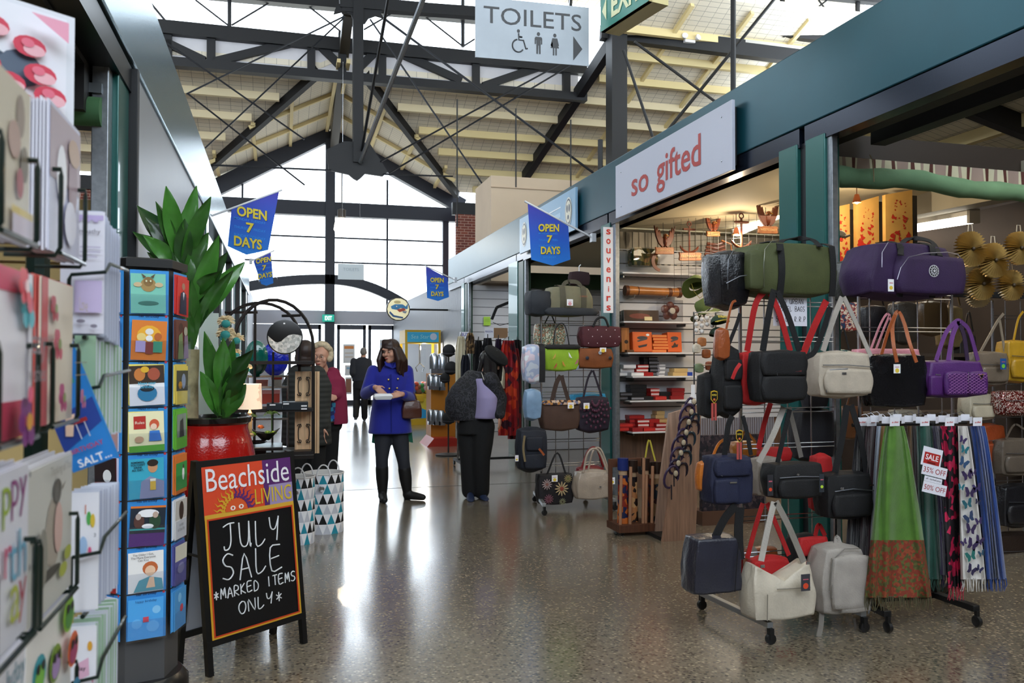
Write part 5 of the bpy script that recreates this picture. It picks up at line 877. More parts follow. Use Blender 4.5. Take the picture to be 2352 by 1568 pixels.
bag('backpack', 'light grey backpack with curved zips standing low on the rack', (1886, 1248, 1998, 1422), 3.82, .17, nylon('#a39c95', .6), .4, .05, .1, fn=pack, pockets=[(.34, .05, .97, .60), (.18, .1, .95, .88)], zips=[[(.33, .08), (.36, .5), (.5, .63), (.75, .64), (.92, .55)], [(.16, .3), (.2, .7), (.4, .86), (.7, .86), (.9, .7)], [(.12, .4), (.2, .82), (.45, .96), (.75, .95)]], trim=mat('#6c665f', .5), straps=[([(1918, 1254, 3.9), (1922, 1232, 3.9), (1932, 1252, 3.9)], .022, nylon('#a39c95')), ([(1888, 1380, 3.88), (1886, 1430, 3.86), (1880, 1462, 3.85)], .03, nylon('#7c766f')), ([(1962, 1420, 3.9), (1964, 1440, 3.9), (1963, 1455, 3.9)], .014, nylon('#6c665f'))], logos=[(.74, .5, metalbit(.07, .035), 'emblem'), (.8, .16, metalbit(.16, .01, '#55504a'), 'nameplate')])
bag('backpack', 'black backpack with red top panel behind the grey backpack', (1832, 1225, 1900, 1405), 4.0, .14, blk, .4, .1, pockets=[(.02, .72, .98, .98, red)], straps=[([(1870, 1240), (1880, 1205), (1895, 1230)], .025, red)])
bag('handbag', 'brown and grey handbag seen through the grid behind the hobo bags', (1722, 1255, 1790, 1318), 4.3, .08, tan, .35, bands=[(.0, .25, nylon('#8d867e'))])
bag('shoulder_bag', 'dark leather bag hanging behind the sale notice', (1855, 880, 1905, 940), 4.25, .08, nylon('#25252c'), .4, straps=[([(1862, 882), (1878, 760), (1890, 700)], .02, blk)])
# second rack
bag('tote_bag', 'glossy black tote with tan leather straps on the second rack', (1999, 812, 2128, 936), 4.0, .08, leather('#131316', .2), .18, -.03, .1, straps=[([(2060, 832, 3.93), (2052, 790, 3.95), (2050, 745, 4.05), (2062, 715, 4.1), (2076, 740, 4.05), (2090, 790, 3.95), (2105, 832, 3.93)], .022, tan), ([(2024, 815), (2040, 760), (2056, 722)], .02, tan)], tags=[(2060, 836, 21, 24)], trim=mat('#26262a', .3))
bag('tote_bag', 'pink tote behind the glossy black tote', (1962, 800, 2118, 880), 4.14, .05, leather('#d08a94'), .2, straps=[([(2000, 802), (2022, 745), (2038, 720), (2046, 735)], .012, leather('#d08a94')), ([(2012, 802), (2032, 750), (2044, 722)], .012, leather('#d08a94'))])
def quilt(q, o, w, h):
    for k in range(-7, 8):
        for s in (-1, 1):
            P = []
            for i in range(9):
                v = i / 8; u = .5 + k * .075 + s * (v - .5) * .5
                if abs(u - .5) < .34: P.append(o + V(((u - .5) * w * 1.0, -.002, (v - .5) * h * .52)))
            if len(P) > 1: q.tube(P, .0012, mat('#a06aa8', .5), 4)
bag('handbag', 'purple quilted handbag with two pockets on the second rack', (2130, 826, 2264, 914), 3.98, .14, nylon('#4a1a62', .5), .3, .05, .1, pockets=[(.26, .05, .64, .70), (.67, .05, .99, .70), (.02, .05, .22, .6)], straps=[([(2150, 828), (2172, 765), (2196, 738), (2206, 738)], .026, nylon('#6a3a80')), ([(2178, 828), (2188, 770), (2202, 738)], .03, nylon('#6a3a80')), ([(2222, 828), (2214, 770), (2200, 738)], .026, nylon('#2c1638')), ([(2246, 828), (2226, 760), (2206, 738)], .026, nylon('#5a2a70'))], zips=[[(.645, .4), (.65, .68)], [(.1, .62), (.18, .6)]], logos=[(.62, .38, quilt, 'quilting'), (.86, .55, lambda q, o, w, h: (q.prism([(-.05 * w, .07 * h), (.05 * w, .07 * h), (0, -.07 * h)], o, (1, 0, 0), (0, 0, 1), .004, mat('#c0a060', .3, .7)), q.prism([(-.03 * w, .045 * h), (.03 * w, .045 * h), (0, -.045 * h)], o - V((0, .004, 0)), (1, 0, 0), (0, 0, 1), .002, mat('#14100f', .3))), 'badge')])
for lab, rc, Y, c, st in (('taupe shoulder bag with blue swing tag in the right background', (2244, 806, 2320, 886), 4.9, '#6b5f52', [([(2252, 808), (2290, 740), (2305, 720)], .02), ([(2308, 808), (2300, 760), (2296, 735)], .02)]),
                          ('mustard yellow bag at the right edge of the picture', (2314, 780, 2385, 878), 4.9, '#a8821e', [([(2328, 782), (2338, 735), (2350, 715)], .016)]),
                          ('cream satchel with brown piping below the taupe bag', (2226, 902, 2288, 966), 5.0, '#b8ae98', []), ('dark red sparkling evening bag at the right edge', (2300, 896, 2380, 956), 4.9, '#5a1512', []),
                          ('rust orange leather bag behind the scarves', (2252, 972, 2312, 1072), 5.0, '#8a3a16', []), ('grey brown multi pocket bag low at the right edge', (2300, 1005, 2380, 1095), 4.9, '#5c5248', [([(2310, 1008), (2330, 975), (2352, 985)], .014)]),
                          ('black bag between the blue scarf and the right edge', (2305, 1110, 2390, 1215), 5.0, '#17161a', []), ('brown bag low in the right background', (2290, 1220, 2390, 1330), 5.1, '#2c2019', [])):
    bag('handbag', lab, rc, Y, .12, leather(c) if 'spark' not in lab else mat(c, .25, .3, kind='print', cols=('#5a1512', '#5a1512', '#8a4a44', '#d8c8c0'), cell=1, scale=160), .3, .04, .1, pockets=[(.1, .1, .9, .55)], straps=[(s[0], s[1], leather('#7c7264' if 'taupe' in lab else c)) for s in st], tags=[(2304, 823, 20, 30, '#1a4a8a', '#6ab83a')] if 'taupe' in lab else (), zips=[[(.1, .62), (.5, .6), (.9, .62)]])
# background bag display behind the open stall
bg_ = rack('grid rack of bags at the back of the near open stall', 5.3, [2280, 2310, 2345, 2380], 690, 1300, [], 8)
for i, (rc, c, lab) in enumerate((((1912, 800, 1960, 900), '#3a6a5a', 'teal patterned bag'), ((1925, 690, 1975, 760), '#9a3a34', 'red and white printed bag'), ((1985, 700, 2040, 780), '#17151a', 'plain black bag'), ((2060, 690, 2110, 790), '#2a2622', 'charcoal bag'), ((2120, 690, 2180, 770), '#4a3a24', 'dark brown bag'), ((2205, 760, 2245, 900), '#24201c', 'tall black bag'), ((1935, 930, 1985, 1010), '#5a3418', 'chestnut bag'), ((2060, 940, 2120, 965), '#8a8478', 'grey box bag'), ((2170, 700, 2215, 800), '#6a5a3a', 'khaki bag'))):
    bag('handbag', lab + ' on the shelves deep in the near open stall', rc, 5.5 + .1 * (i % 3), .12, leather(c) if i > 1 else mat(c, .5, kind='print', cols=(c, '#d8ccb8', c, '#1a3a5a'), scale=30), .35, straps=[([(rc[0] + 10, rc[1] + 2), ((rc[0] + rc[2]) / 2, rc[1] - 45), (rc[2] - 10, rc[1] + 2)], .014, leather(c) if i > 1 else blk)])
# far rack
F_ = 7.75
def fb(label, rc, c, Y=F_, d=.14, name='handbag', r=.32, **k):
    m = c if not isinstance(c, str) else nylon(c); return bag(name, label, rc, Y, d, m, r, **k)
fb('khaki duffel bag with charcoal base on top of the farther rack', (1252, 655, 1372, 724), nylon('#6f6a52'), d=.3, name='duffel_bag', r=.42, taper=.22, bands=[(.28, .38, nylon('#4c4838')), (.68, .78, nylon('#4c4838'))], pockets=[(.0, .0, 1, .26, nylon('#22262c'))], tags=[(1309, 687, 15, 15, '#eeeef2', '#d89aa0')], straps=[([(1290, 664), (1300, 648), (1325, 648), (1338, 664)], .04, nylon('#4c4838'))], logos=[(.7, .62, word('CARGO', .14, '#a85a3a'), 'logo')])
fb('black cabin bag beside the khaki duffel', (1218, 664, 1268, 724), '#1b2028', d=.25, r=.4)
fb('green floral handbag at the top left of the farther rack', (1232, 742, 1300, 795), mat('#3a6a58', .5, kind='print', cols=('#3a6a58', '#c07858', '#3a6a58', '#e0d8c0', '#24483c'), scale=45), Y=8.0, straps=[([(1250, 745), (1264, 722), (1276, 745)], .012, blk)])
def shoes(q, o, w, h):
    for x, z, c, s in ((-.28, .08, '#c8a04a', 1), (-.25, -.28, '#b8483a', 1), (.02, -.2, '#d08a3a', -1), (.2, .12, '#e4e4ec', -1), (.36, -.12, '#b85a7a', 1), (.38, -.36, '#8a94a8', 1)):
        P = [(-.06 * s, -.05), (-.03 * s, -.04), (.02 * s, .06), (.06 * s, .12), (.05 * s, .02), (.035 * s, -.06), (.03 * s, .02), (0, -.05)]; q.poly([(a * w, b_ * h * 1.3) for a, b_ in (P if s > 0 else P[::-1])], o + V((x * w, -.003, z * h)), (1, 0, 0), (0, 0, 1), mat(c, .5))
fb('lime green handbag printed with shoes', (1252, 792, 1332, 852), nylon('#8cb224'), pockets=[(.0, .84, 1, 1, blk)], straps=[([(1270, 795), (1276, 755), (1290, 742), (1300, 755), (1308, 795)], .006, blk, .0, 1)], logos=[(.5, .45, shoes, 'shoe_print')])
fb('silver printed wallet backpack at the left of the farther rack', (1204, 790, 1252, 880), mat('#c4cad4', .3, .2, kind='print', cols=('#c8d0dc', '#a8b4d0', '#d8c8d4', '#e4e8ee'), scale=8), Y=7.6, r=.4, bands=[(.72, 1.0, blk)])
def dots(q, o, w, h):
    for i in range(4):
        for j in range(3): q.ell(o + V(((-.36 + i * .22 + .1 * (j % 2)) * w, -.004, (-.3 + j * .3) * h)), (.012 * w, .002, .012 * w), mat('#d8c8d0', .4), None, 8, 4)
fb('maroon spotted handbag with black handles', (1336, 748, 1428, 798), '#47141f', taper=-.06, straps=[([(1362, 750), (1372, 732), (1388, 730), (1398, 750)], .012, blk, .0, 1)], logos=[(.5, .5, dots, 'spots')])
fb('tan suede handbag with dark flowers', (1328, 798, 1410, 846), '#7c4218', logos=[(.5, .55, lambda q, o, w, h: [q.ell(o + V((x * w, -.004, z * h)), (.05 * w, .004, .05 * w), mat(c, .4), None, 8, 5) for x, z, c in ((-.28, -.05, '#1a2234'), (.08, .2, '#b8c4d4'), (.36, -.05, '#1a1a1e'))], 'flower_studs')], tags=[(1385, 798, 16, 10)])
fb('brown straw tote with a floral band', (1246, 918, 1332, 990), '#4a3226', taper=-.1, pockets=[(.0, .84, 1, 1, mat('#7a6a5c', .6, kind='print', cols=('#d8b89a', '#3a2a2a', '#7a7a98', '#c88a4a'), cell=1, scale=40))], straps=[([(1268, 920), (1278, 880), (1288, 862)], .045, nylon('#3c2a22')), ([(1306, 920), (1294, 880), (1290, 862)], .04, nylon('#3c2a22'))], tags=[(1311, 924, 15, 14)])
def scal(q, o, w, h):
    for j in range(5):
        for i in range(9): a = math.radians(200 + i * 17.5 + 9 * (j % 2)); rr = .18 + j * .14; q.ell(o + V((rr * math.cos(a) * w * .62, -.006, .42 * h + rr * math.sin(a) * h * 1.05)), (.034 * w, .008, .04 * w), mat('#4c1c34', .6), None, 8, 5)
fb('dark plum crochet tote with scallop pattern', (1326, 908, 1404, 994), '#1c1022', r=.42, logos=[(.5, .5, scal, 'scallops')], straps=[([(1340, 912), (1350, 870), (1360, 850)], .02, nylon('#1c1022')), ([(1382, 910), (1372, 880), (1362, 850)], .02, nylon('#1c1022'))], tags=[(1347, 925, 15, 14)])
fb('turquoise bag behind the plum crochet tote', (1314, 902, 1395, 945), '#1f86b0', Y=8.0)
fb('small pale blue bag at the left of the brown tote', (1208, 892, 1246, 966), mat('#7d9ab8', .3, nv=.2, ns=8), Y=7.6, r=.45)
fb('navy backpack with brown trim low on the farther rack', (1193, 980, 1260, 1086), '#161b28', Y=7.6, d=.2, name='backpack', r=.42, pockets=[(.15, .08, .85, .42), (.2, .48, .8, .8)], straps=[([(1205, 1000, 7.5), (1202, 1030, 7.5), (1206, 1060, 7.5)], .02, nylon('#7a6a4a')), ([(1238, 1030, 7.5), (1250, 1045, 7.5)], .02, tan)], tags=[(1187, 1045, 8, 14)])
def daisies(q, o, w, h):
    for x, z, r_, c, c2 in ((-.3, .18, .15, '#b09a98', '#8a5a50'), (.12, .02, .2, '#b8a078', '#8a3a28'), (-.25, -.3, .14, '#7a4a58', '#5a2a34'), (.3, .34, .12, '#9a8a58', '#6a6a3a'), (.14, -.4, .1, '#8a8a68', '#4a3a2a')):
        for i in range(12): a = 2 * PI * i / 12; q.ell(o + V((x * w + math.cos(a) * r_ * w * .62, -.004, z * h + math.sin(a) * r_ * w * .62)), (r_ * w * .4, .002, r_ * w * .1), mat(c, .6), (0, -a, 0), 8, 4)
        q.ell(o + V((x * w, -.006, z * h)), (r_ * w * .3, .003, r_ * w * .3), mat(c2, .6), None, 10, 4)
fb('black tote embroidered with daisies at the bottom of the farther rack', (1238, 1086, 1318, 1160), '#191418', r=.2, logos=[(.5, .5, daisies, 'embroidery')], tags=[(1274, 1091, 14, 15)], straps=[([(1256, 1090), (1280, 1040), (1300, 1090)], .018, blk)])
fb('shiny beige handbag with looped handles low on the farther rack', (1322, 1078, 1414, 1150), leather('#a8998a', .28), Y=7.6, d=.18, r=.4, taper=.12, straps=[([(1340, 1085), (1348, 1045), (1362, 1030), (1378, 1040), (1396, 1085)], .011, leather('#a8998a'), .0, 1), ([(1350, 1085, 7.75), (1362, 1036, 7.75), (1380, 1032, 7.75), (1400, 1085, 7.75)], .010, leather('#a8998a'), 0, 1)], tags=[(1406, 1096, 14, 16)], logos=[(.58, .45, metalbit(.05, .06), 'stud')])
fb('dark red handbag behind the shiny beige one', (1326, 1068, 1392, 1140), leather('#7c1018', .3), Y=7.9, d=.12, r=.4, straps=[([(1336, 1072), (1352, 1034), (1370, 1030), (1386, 1072)], .012, leather('#7c1018'), 0, 1)])
# ================================================================ scarf rail
SYy = 3.95
sr = thing('scarf_rail', 'low black rail with wheels carrying the hanging scarves', 'rack', (at(2120, 960, SYy + .1).x, SYy + .1, 0)); za = at(2120, 972, SYy + .1).z; xa, xb = at(1985, 960, SYy).x, at(2250, 960, SYy).x
b = B(); b.tube([(xa, SYy + .1, za), (xb, SYy + .1, za)], .011, blackm, 8); xm = at(2145, 1300, SYy + .1).x; b.tube([(xm, SYy + .1, za), (xm, SYy + .1, .1)], .018, blackm, 8); b.tube([(xa + .05, SYy + .1, za), (xa + .05, SYy + .12, .1)], .015, blackm, 8); b.build('rail', sr)
for p, q in (((xm, SYy + .1), (3.72, 3.75)), ((xm, SYy + .1), (xm + .2, SYy + .22)), ((xa + .05, SYy + .12), (xa + .02, SYy - .15)), ((xa + .05, SYy + .12), (xm, SYy + .1))):
    b = B(); b.beam((*p, .1), (*q, .1), .045, .035, blackm); b.build('foot_bar', sr, bevel=.003)
    if q[0] != xm: b = B(); b.lathe([(.022, -.014), (.03, -.01), (.03, .01), (.022, .014)], (*q, .032), blackm, 14, ax=(1, 0, 0)); b.box((q[0] - .01, q[1] - .01, .035), (q[0] + .01, q[1] + .01, .09), blackm); b.build('caster', sr)
def scarf(label, tx, bx0, bx1, yb, Y, m, hem=None, fr=None, ytop=978, pleats=5, yh=None, hanger=True):
    t = thing('scarf', label, 'scarf', at((bx0 + bx1) / 2, yb, Y), group=None); w0 = tx[1] - tx[0]; n = 56
    def ring(v):
        y = ytop + (yb - ytop) * v; k = v ** .8; x0 = tx[0] + (bx0 - tx[0]) * k; x1 = tx[1] + (bx1 - tx[1]) * k; out = []
        for i in range(n):
            u = i / (n / 2) if i < n / 2 else 2 - i / (n / 2); sd = -1 if i < n / 2 else 1; x = x0 + (x1 - x0) * u
            u2 = u + .12 * math.sin(u * 5 + bx0) + .05 * math.sin(v * 3 + u * 8); wv = math.sin(u2 * PI * 2 * pleats + (bx0 % 7)) * (.006 + .018 * v) * (.6 + .5 * math.sin(u * 7 + bx0)) + .014 * math.sin(u * 9 + v * 4); out.append(at(x, y, Y + wv + sd * (.011 + .01 * math.sin(PI * u))))
        return out
    vh = ((yh - ytop) / (yb - ytop)) if hem else 1; b = B(); N_ = 14
    b.loft([ring(vh * i / N_) for i in range(N_ + 1)], m, (True, not hem)); b.build('drape', t, smooth=70)
    if hem: b = B(); b.loft([ring(vh + (1 - vh) * i / 5) for i in range(6)], hem, (False, True)); b.build('hem_border', t, smooth=70)
    b = B(); fm = fr or m; nf = max(6, int((bx1 - bx0) / 4))
    for i in range(nf):
        u = (i + .5) / nf; x = bx0 + (bx1 - bx0) * u; p = at(x, yb - 3, Y - .01 + .012 * math.sin(u * PI * 2 * pleats)); b.tube([p, p + V((R.uniform(-.006, .006), R.uniform(-.008, .008), -.035)), p + V((R.uniform(-.012, .012), R.uniform(-.01, .01), -.075))], [.004, .003, .0015], fm, 5)
    b.build('fringe', t)
    if hanger:
        b = B(); c = at((tx[0] + tx[1]) / 2, 968, Y - .03); b.prism([(-.034, -.024), (.034, -.024), (.034, .024), (-.034, .024)], c, (1, .1, 0), (.05, 0, 1), .002, mat('#e6e6ee', .5)); b.text('so gifted', c + V((0, -.003, -.004)), (1, .1, 0), (.05, 0, 1), mat('#c8342e', .5), w=.045, bold=.02); b.build('hanger_card', t, smooth=0)
fab = lambda c, **k: mat(c, .75, nv=.15, ns=18, sheen=.3, bump=.2, bs=120, **k)
gold_ = fab('#8a6428')
scarf('charcoal scarf at the left end of the scarf rail', (1968, 1992), 1940, 1990, 1290, 4.02, fab('#26242a')); scarf('dark burgundy patterned scarf near the left end of the rail', (1990, 2014), 1972, 2005, 1300, 3.98, fab('#3a1420'))
scarf('pale blue white scarf at the left edge of the green pashmina', (2014, 2030), 1992, 2018, 1380, 3.93, fab('#a9b4c4'), hanger=False); scarf('golden brown pleated scarf beside the green pashmina', (2024, 2042), 2002, 2026, 1372, 3.9, gold_, hanger=False)
scarf('green pashmina with a red paisley hem', (2034, 2076), 1986, 2140, 1372, 3.78, fab('#4a7420'), hem=mat('#6a3a20', .8, kind='print', cols=('#7c2f1c', '#8a4022', '#4a4a22', '#7c2f1c', '#5a5a2a'), cell=1, scale=70), yh=1240, fr=fab('#4a4426'), pleats=5)
scarf('mustard scarf between the green pashmina and the teal scarf', (2084, 2098), 2092, 2112, 1320, 4.0, fab('#8a6020'), hanger=False); scarf('mauve grey scarf behind the sale cards', (2096, 2108), 2106, 2128, 1330, 3.98, fab('#4a3c48'), hanger=False)
scarf('teal green scarf behind the sale cards', (2104, 2144), 2112, 2168, 1330, 3.9, fab('#0f4438')); scarf('purple scarf with long fringe below the sale cards', (2142, 2160), 2160, 2206, 1320, 3.88, fab('#2e1c4a'), hanger=False)
scarf('white sheer scarf beside the pink spotted one', (2148, 2160), 2150, 2166, 1200, 3.93, fab('#a8a4ac'), hanger=False)
scarf('black scarf with hot pink spots and pink fringe', (2160, 2202), 2176, 2216, 1350, 3.84, mat('#140c14', .7, kind='print', cols=('#120a12', '#120a12', '#a81440', '#120a12', '#c01c4c'), cell=1, scale=28), fr=fab('#a81434'))
tb = scarf('white scarf printed with purple butterflies', (2200, 2222), 2206, 2264, 1330, 3.8, mat('#d4d0cc', .75, sheen=.3, kind='print', cols=('#d4d0cc', '#d4d0cc', '#d4d0cc', '#d4d0cc'), scale=5), pleats=3, fr=fab('#c8c4c0'), hanger=False)
bt = [o for o in COL.objects if o.name.startswith('scarf') and o.get('label', '').startswith('white scarf printed')][0]; b = B()
for i, (x, y, s, c) in enumerate([(2212, 1010, 9, '#3a2a58'), (2216, 1032, 10, '#1f6a78'), (2214, 1062, 12, '#2a4a70'), (2222, 1090, 13, '#32224c'), (2236, 1085, 8, '#32224c'), (2208, 1118, 8, '#1f6a78'), (2228, 1130, 13, '#32224c'), (2244, 1120, 11, '#3a3060'), (2222, 1156, 12, '#1f5a68'), (2246, 1152, 7, '#2a2a44'), (2226, 1188, 13, '#2a3a5c'), (2230, 1214, 13, '#32224c'), (2248, 1196, 9, '#3a2a58'), (2250, 1240, 11, '#32224c'), (2234, 1250, 14, '#32224c'), (2214, 1245, 8, '#3a2a58'), (2230, 1276, 13, '#1f6a64'), (2254, 1270, 8, '#2a4a60'), (2232, 1308, 12, '#2a2244'), (2250, 1306, 9, '#2a2a50')]):
    o = at(x, y, 3.752); k = s * 1.35 * 3.78 / F; rt = R.uniform(-.6, .6)
    for sx in (-1, 1):
        W = [(0, -.1), (sx * .5, .75), (sx * 1.05, .8), (sx * .9, .1), (sx * .7, -.2), (sx * .75, -.8), (sx * .25, -.7)]; W = W if sx < 0 else W; W = [(a * math.cos(rt) - b_ * math.sin(rt), a * math.sin(rt) + b_ * math.cos(rt)) for a, b_ in W]; W = W[::-1] if sx > 0 else W
        b.poly([(a * k, b_ * k) for a, b_ in W], o, (1, 0, 0), (0, 0, 1), mat(c, .7))
    b.build('butterfly_print', bt, smooth=0); b = B()
scarf('navy scarf between the butterfly and blue scarves', (2222, 2240), 2250, 2284, 1325, 3.9, fab('#161c3a'), hanger=False); scarf('royal blue scarf at the right end of the scarf rail', (2228, 2262), 2266, 2312, 1330, 3.84, fab('#173a7c'), pleats=4)
for k, x in enumerate(range(1996, 2240, 13)):
    c = at(x, 964 - (k % 3) * 3, 3.9 + .02 * (k % 2)); b = B(); b.prism([(-.022, -.02), (.022, -.02), (.022, .018), (-.022, .018)], c, (.9, .5 * (-1) ** k, 0), (0, 0, 1), .0015, mat('#dfdfe8', .5)); b.tube([c + V((0, 0, .016)), c + V((.004, .03, .03)), c + V((0, .06, .022))], .0015, chrome, 5)
    tag(b.build('hanger_card', smooth=0), 'small white hanger card on the scarf rail', 'card', 'white hanger cards along the scarf rail')
# sale cards
sl = thing('sale_sign', 'tilted white and red sale cards clipped in front of the scarves', 'sign', at(2150, 1145, 3.72)); k_ = 3.72 / F
def scard(nm, cx, cy, w, h, spec, rt=.24, e=0):
    o = at(cx, cy, 3.72 - e); ux = V((math.cos(rt), 0, -math.sin(rt))); uy = V((math.sin(rt), 0, math.cos(rt))); b = B(); W, Hh = w * k_, h * k_; b.prism([(-W / 2, -Hh / 2), (W / 2, -Hh / 2), (W / 2, Hh / 2), (-W / 2, Hh / 2)], o, ux, uy, .002, mat('#e4e4ee', .5)); art(b, o - ux * W / 2 - uy * Hh / 2 + V((0, -.0022, 0)), ux, uy, W, Hh, spec); b.build(nm, sl, smooth=0)
scard('sale_card', 2140, 1050, 66, 52, [('r', .1, .12, .92, .72, '#b02a26'), ('t', 'SALE', .5, .48, .66, '#f0e8ec', .02), ('r', .3, .16, .72, .24, '#6a1512')], e=.0)
scard('discount_card', 2146, 1082, 84, 30, [('t', '35% OFF', .5, .5, .9, '#a83a3a')], e=.004); scard('discount_card', 2143, 1102, 60, 14, [('t', 'off - marked price', .5, .5, .85, '#3a3a44')], e=.002); scard('discount_card', 2146, 1122, 80, 30, [('t', '50% OFF', .5, .5, .9, '#a83a3a')], e=.004)
ns = thing('notice', 'white handwritten notice offering money off urban travel bags', 'sign', at(1814, 748, 4.06)); o = at(1776, 748, 4.06); q2 = at(1853, 684, 4.06); w_ = q2.x - o.x; h_ = q2.z - o.z; b = B(); b.prism([(0, 0), (w_, 0), (w_, h_), (0, h_)], o, (1, 0, 0), (0, 0, 1), .001, mat('#dcdce6', .5)); b.build('paper', ns, smooth=0)
b = B()
for t_, yy_, cw in (('ADD URBAN', .86, .062), ('TRAVEL BAGS', .60, .056), ('50% OFF R.R.P', .24, .05)): hand(b, t_, o + V((w_ * .52, -.001, h_ * yy_)), (1, 0, 0), (0, 0, 1), (0, -1, 0), w_ * cw, h_ * .17, .0014, mat('#16161c', .6), .36)
b.build('marker_lettering', ns)
# ================================================================ souvenir stall shelves
shw = mat('#d6d5d8', .5)
def shelf(label, x0, x1, y, Y0=8.48):
    a = at(x0, y, Y0); c = at(x1, y, Y0); t = thing('wall_shelf', label, 'shelf', ((a.x + c.x) / 2, 8.6, a.z - .02)); b = B(); b.box((a.x, Y0, a.z - .018), (c.x, 8.78, a.z), shw); b.build('board', t, smooth=0, bevel=.003)
    for x in (a.x + .05, c.x - .1): b = B(); b.box((x, Y0 + .1, a.z - .05), (x + .015, 8.78, a.z - .018), steelg); b.build('bracket', t, smooth=0)
    return a.z
ZS = [shelf('top white shelf below the carved wooden signs', 1430, 1690, 624), shelf('second white shelf below the long painted log', 1433, 1600, 737), shelf('third white shelf holding orange boxes', 1442, 1600, 809), shelf('fourth white shelf holding small white red and black boxes', 1453, 1600, 864), shelf('fifth white shelf holding black and red boxes', 1447, 1600, 920), shelf('lowest white shelf stacked with red boxes', 1453, 1590, 992)]
KS = 8.6 / F
def bx(label, x0, x1, z, h, c, group=None, Y=8.56, d=.14, nm='souvenir_box', lid=None, rz=0, spec=None, rx=0):
    a = at(x0, 700, Y); c2 = at(x1, 700, Y); w = c2.x - a.x; H = h * KS; b = B(); m = mat(c, .45) if isinstance(c, str) else c; cx = (a.x + c2.x) / 2
    xf = Matrix.Translation(V((cx, Y + d / 2, z))) @ Euler((rx, 0, rz)).to_matrix().to_4x4(); b.box((-w / 2, -d / 2, 0), (w / 2, d / 2, H), m, xf)
    if lid: b.box((-w / 2 - .001, -d / 2 - .0012, H * .25), (w / 2 + .001, -d / 2, H * .75), mat(lid, .45), xf)
    if spec: art(b, xf @ V((-w / 2, -d / 2 - .0005, 0)), xf.to_3x3() @ V((1, 0, 0)), xf.to_3x3() @ V((0, 0, 1)), w, H, spec)
    return tag(b.build(nm, smooth=0, bevel=.0015), label, 'box', group)
Z = lambda i: ZS[i] + .001
toy = [('r', .05, .05, .95, .95, '#d8652a'), ('e', .5, .7, .28, .09, '#3a3a40'), ('p', [(.2, .55), (.7, .72), (.75, .62), (.28, .5)], '#4a4648'), ('p', [(.25, .3), (.75, .4), (.7, .28), (.3, .2)], '#3a3236'), ('e', .78, .85, .09, .06, '#e0e0e0')]
bx('tan wooden box leaning at the left of the orange boxes', 1428, 1446, Z(2), 60, mat('#a8672e', .5, kind='wood'), Y=8.55, rx=-.06, spec=[('e', .6, .42, .25, .08, '#2a1a12')])
bx('orange puzzle box with dark pictures facing out', 1454, 1498, Z(2), 50, '#cf5a22', rx=-.08, spec=toy)
bx('orange puzzle box standing at the right of the stack', 1534, 1566, Z(2), 50, '#cf5a22', rx=-.08, spec=toy[1:4] + [('p', [(.3, .25), (.5, .5), (.7, .25)], '#3a2a20')])
zz = Z(2)
for k in range(6):
    bx('orange box in the flat stack between the two upright orange boxes', 1498 + (k * 3) % 5, 1530 + (k * 5) % 6, zz, 7.2, '#c8551f', 'flat stacked orange boxes', lid='#e08a4a'); zz += 7.4 * KS
bx('flat brown box under the orange stack', 1440, 1456, Z(2), 6, mat('#6a4426', .6), Y=8.49, d=.08)
bx('clear topped dark gift box on the second shelf', 1433, 1514, Z(1), 27, mat('#3a2c2a', .25, coat=.5), spec=[('e', .45, .45, .3, .25, '#6a2a1e'), ('r', .58, .05, .8, .4, '#c8b88a')], rx=-.1)
ck = thing('wrapped_clock', 'cellophane wrapped carved wooden clock on the second shelf', 'clock', (at(1541, 730, 8.56).x, 8.6, Z(1))); c0 = at(1541, 714, 8.56); b = B()
for i in range(5): a = 2 * PI * i / 5 + .3; b.ell(c0 + V((math.cos(a) * .07, .02, math.sin(a) * .06)), (.05, .03, .05), mat('#6a3424', .35), None, 10, 6)
b.build('carving', ck); b = B(); b.lathe([(.035, 0), (.035, .012), (.03, .014)], c0 + V((0, -.03, 0)), mat('#d8d0c0', .4), 20, ax=(0, -1, 0)); b.build('dial', ck); b = B(); b.box((c0.x - .12, 8.5, Z(1)), (c0.x + .12, 8.68, c0.z + .12), glassmat((.95, .95, .97), .25)); b.build('wrapping', ck, smooth=0)
def pile(i, rows, grp, labf, h=9.5):
    for (x0, x1, n, c, lid, Y, lv) in rows:
        for k in range(n): bx(labf(c, lid), x0 + (k * 7) % 4, x1 + (k * 5) % 4, Z(i) + (lv + k) * h * KS, h - .4, c, grp, Y=Y, lid=lid, d=.13)
CN = {'#d8d8dc': 'white', '#a81e1c': 'red', '#16161a': 'black', '#b08a5c': 'tan', '#23409a': 'blue', '#8f1a1c': 'dark red', '#c8a870': 'cream'}
pile(3, [(1422, 1455, 2, '#d8d8dc', '#ffffff', 8.62, 0), (1450, 1478, 1, '#d8d8dc', '#ffffff', 8.5, 0), (1432, 1460, 1, '#d8d8dc', '#eeeef4', 8.56, 2), (1478, 1500, 1, '#a81e1c', None, 8.5, 0), (1462, 1488, 2, '#a81e1c', '#d8d0d0', 8.57, 1), (1490, 1510, 5, '#16161a', '#6a6a70', 8.63, 0), (1512, 1526, 3, '#d8d8dc', '#8a8a90', 8.58, 0), (1545, 1578, 2, '#c8a870', None, 8.54, 0), (1575, 1590, 1, '#23409a', None, 8.55, 0), (1476, 1490, 3, '#16161a', None, 8.66, 2)], 'small boxes on the fourth shelf', lambda c, l: CN[c] + ' small gift box on the fourth white shelf')
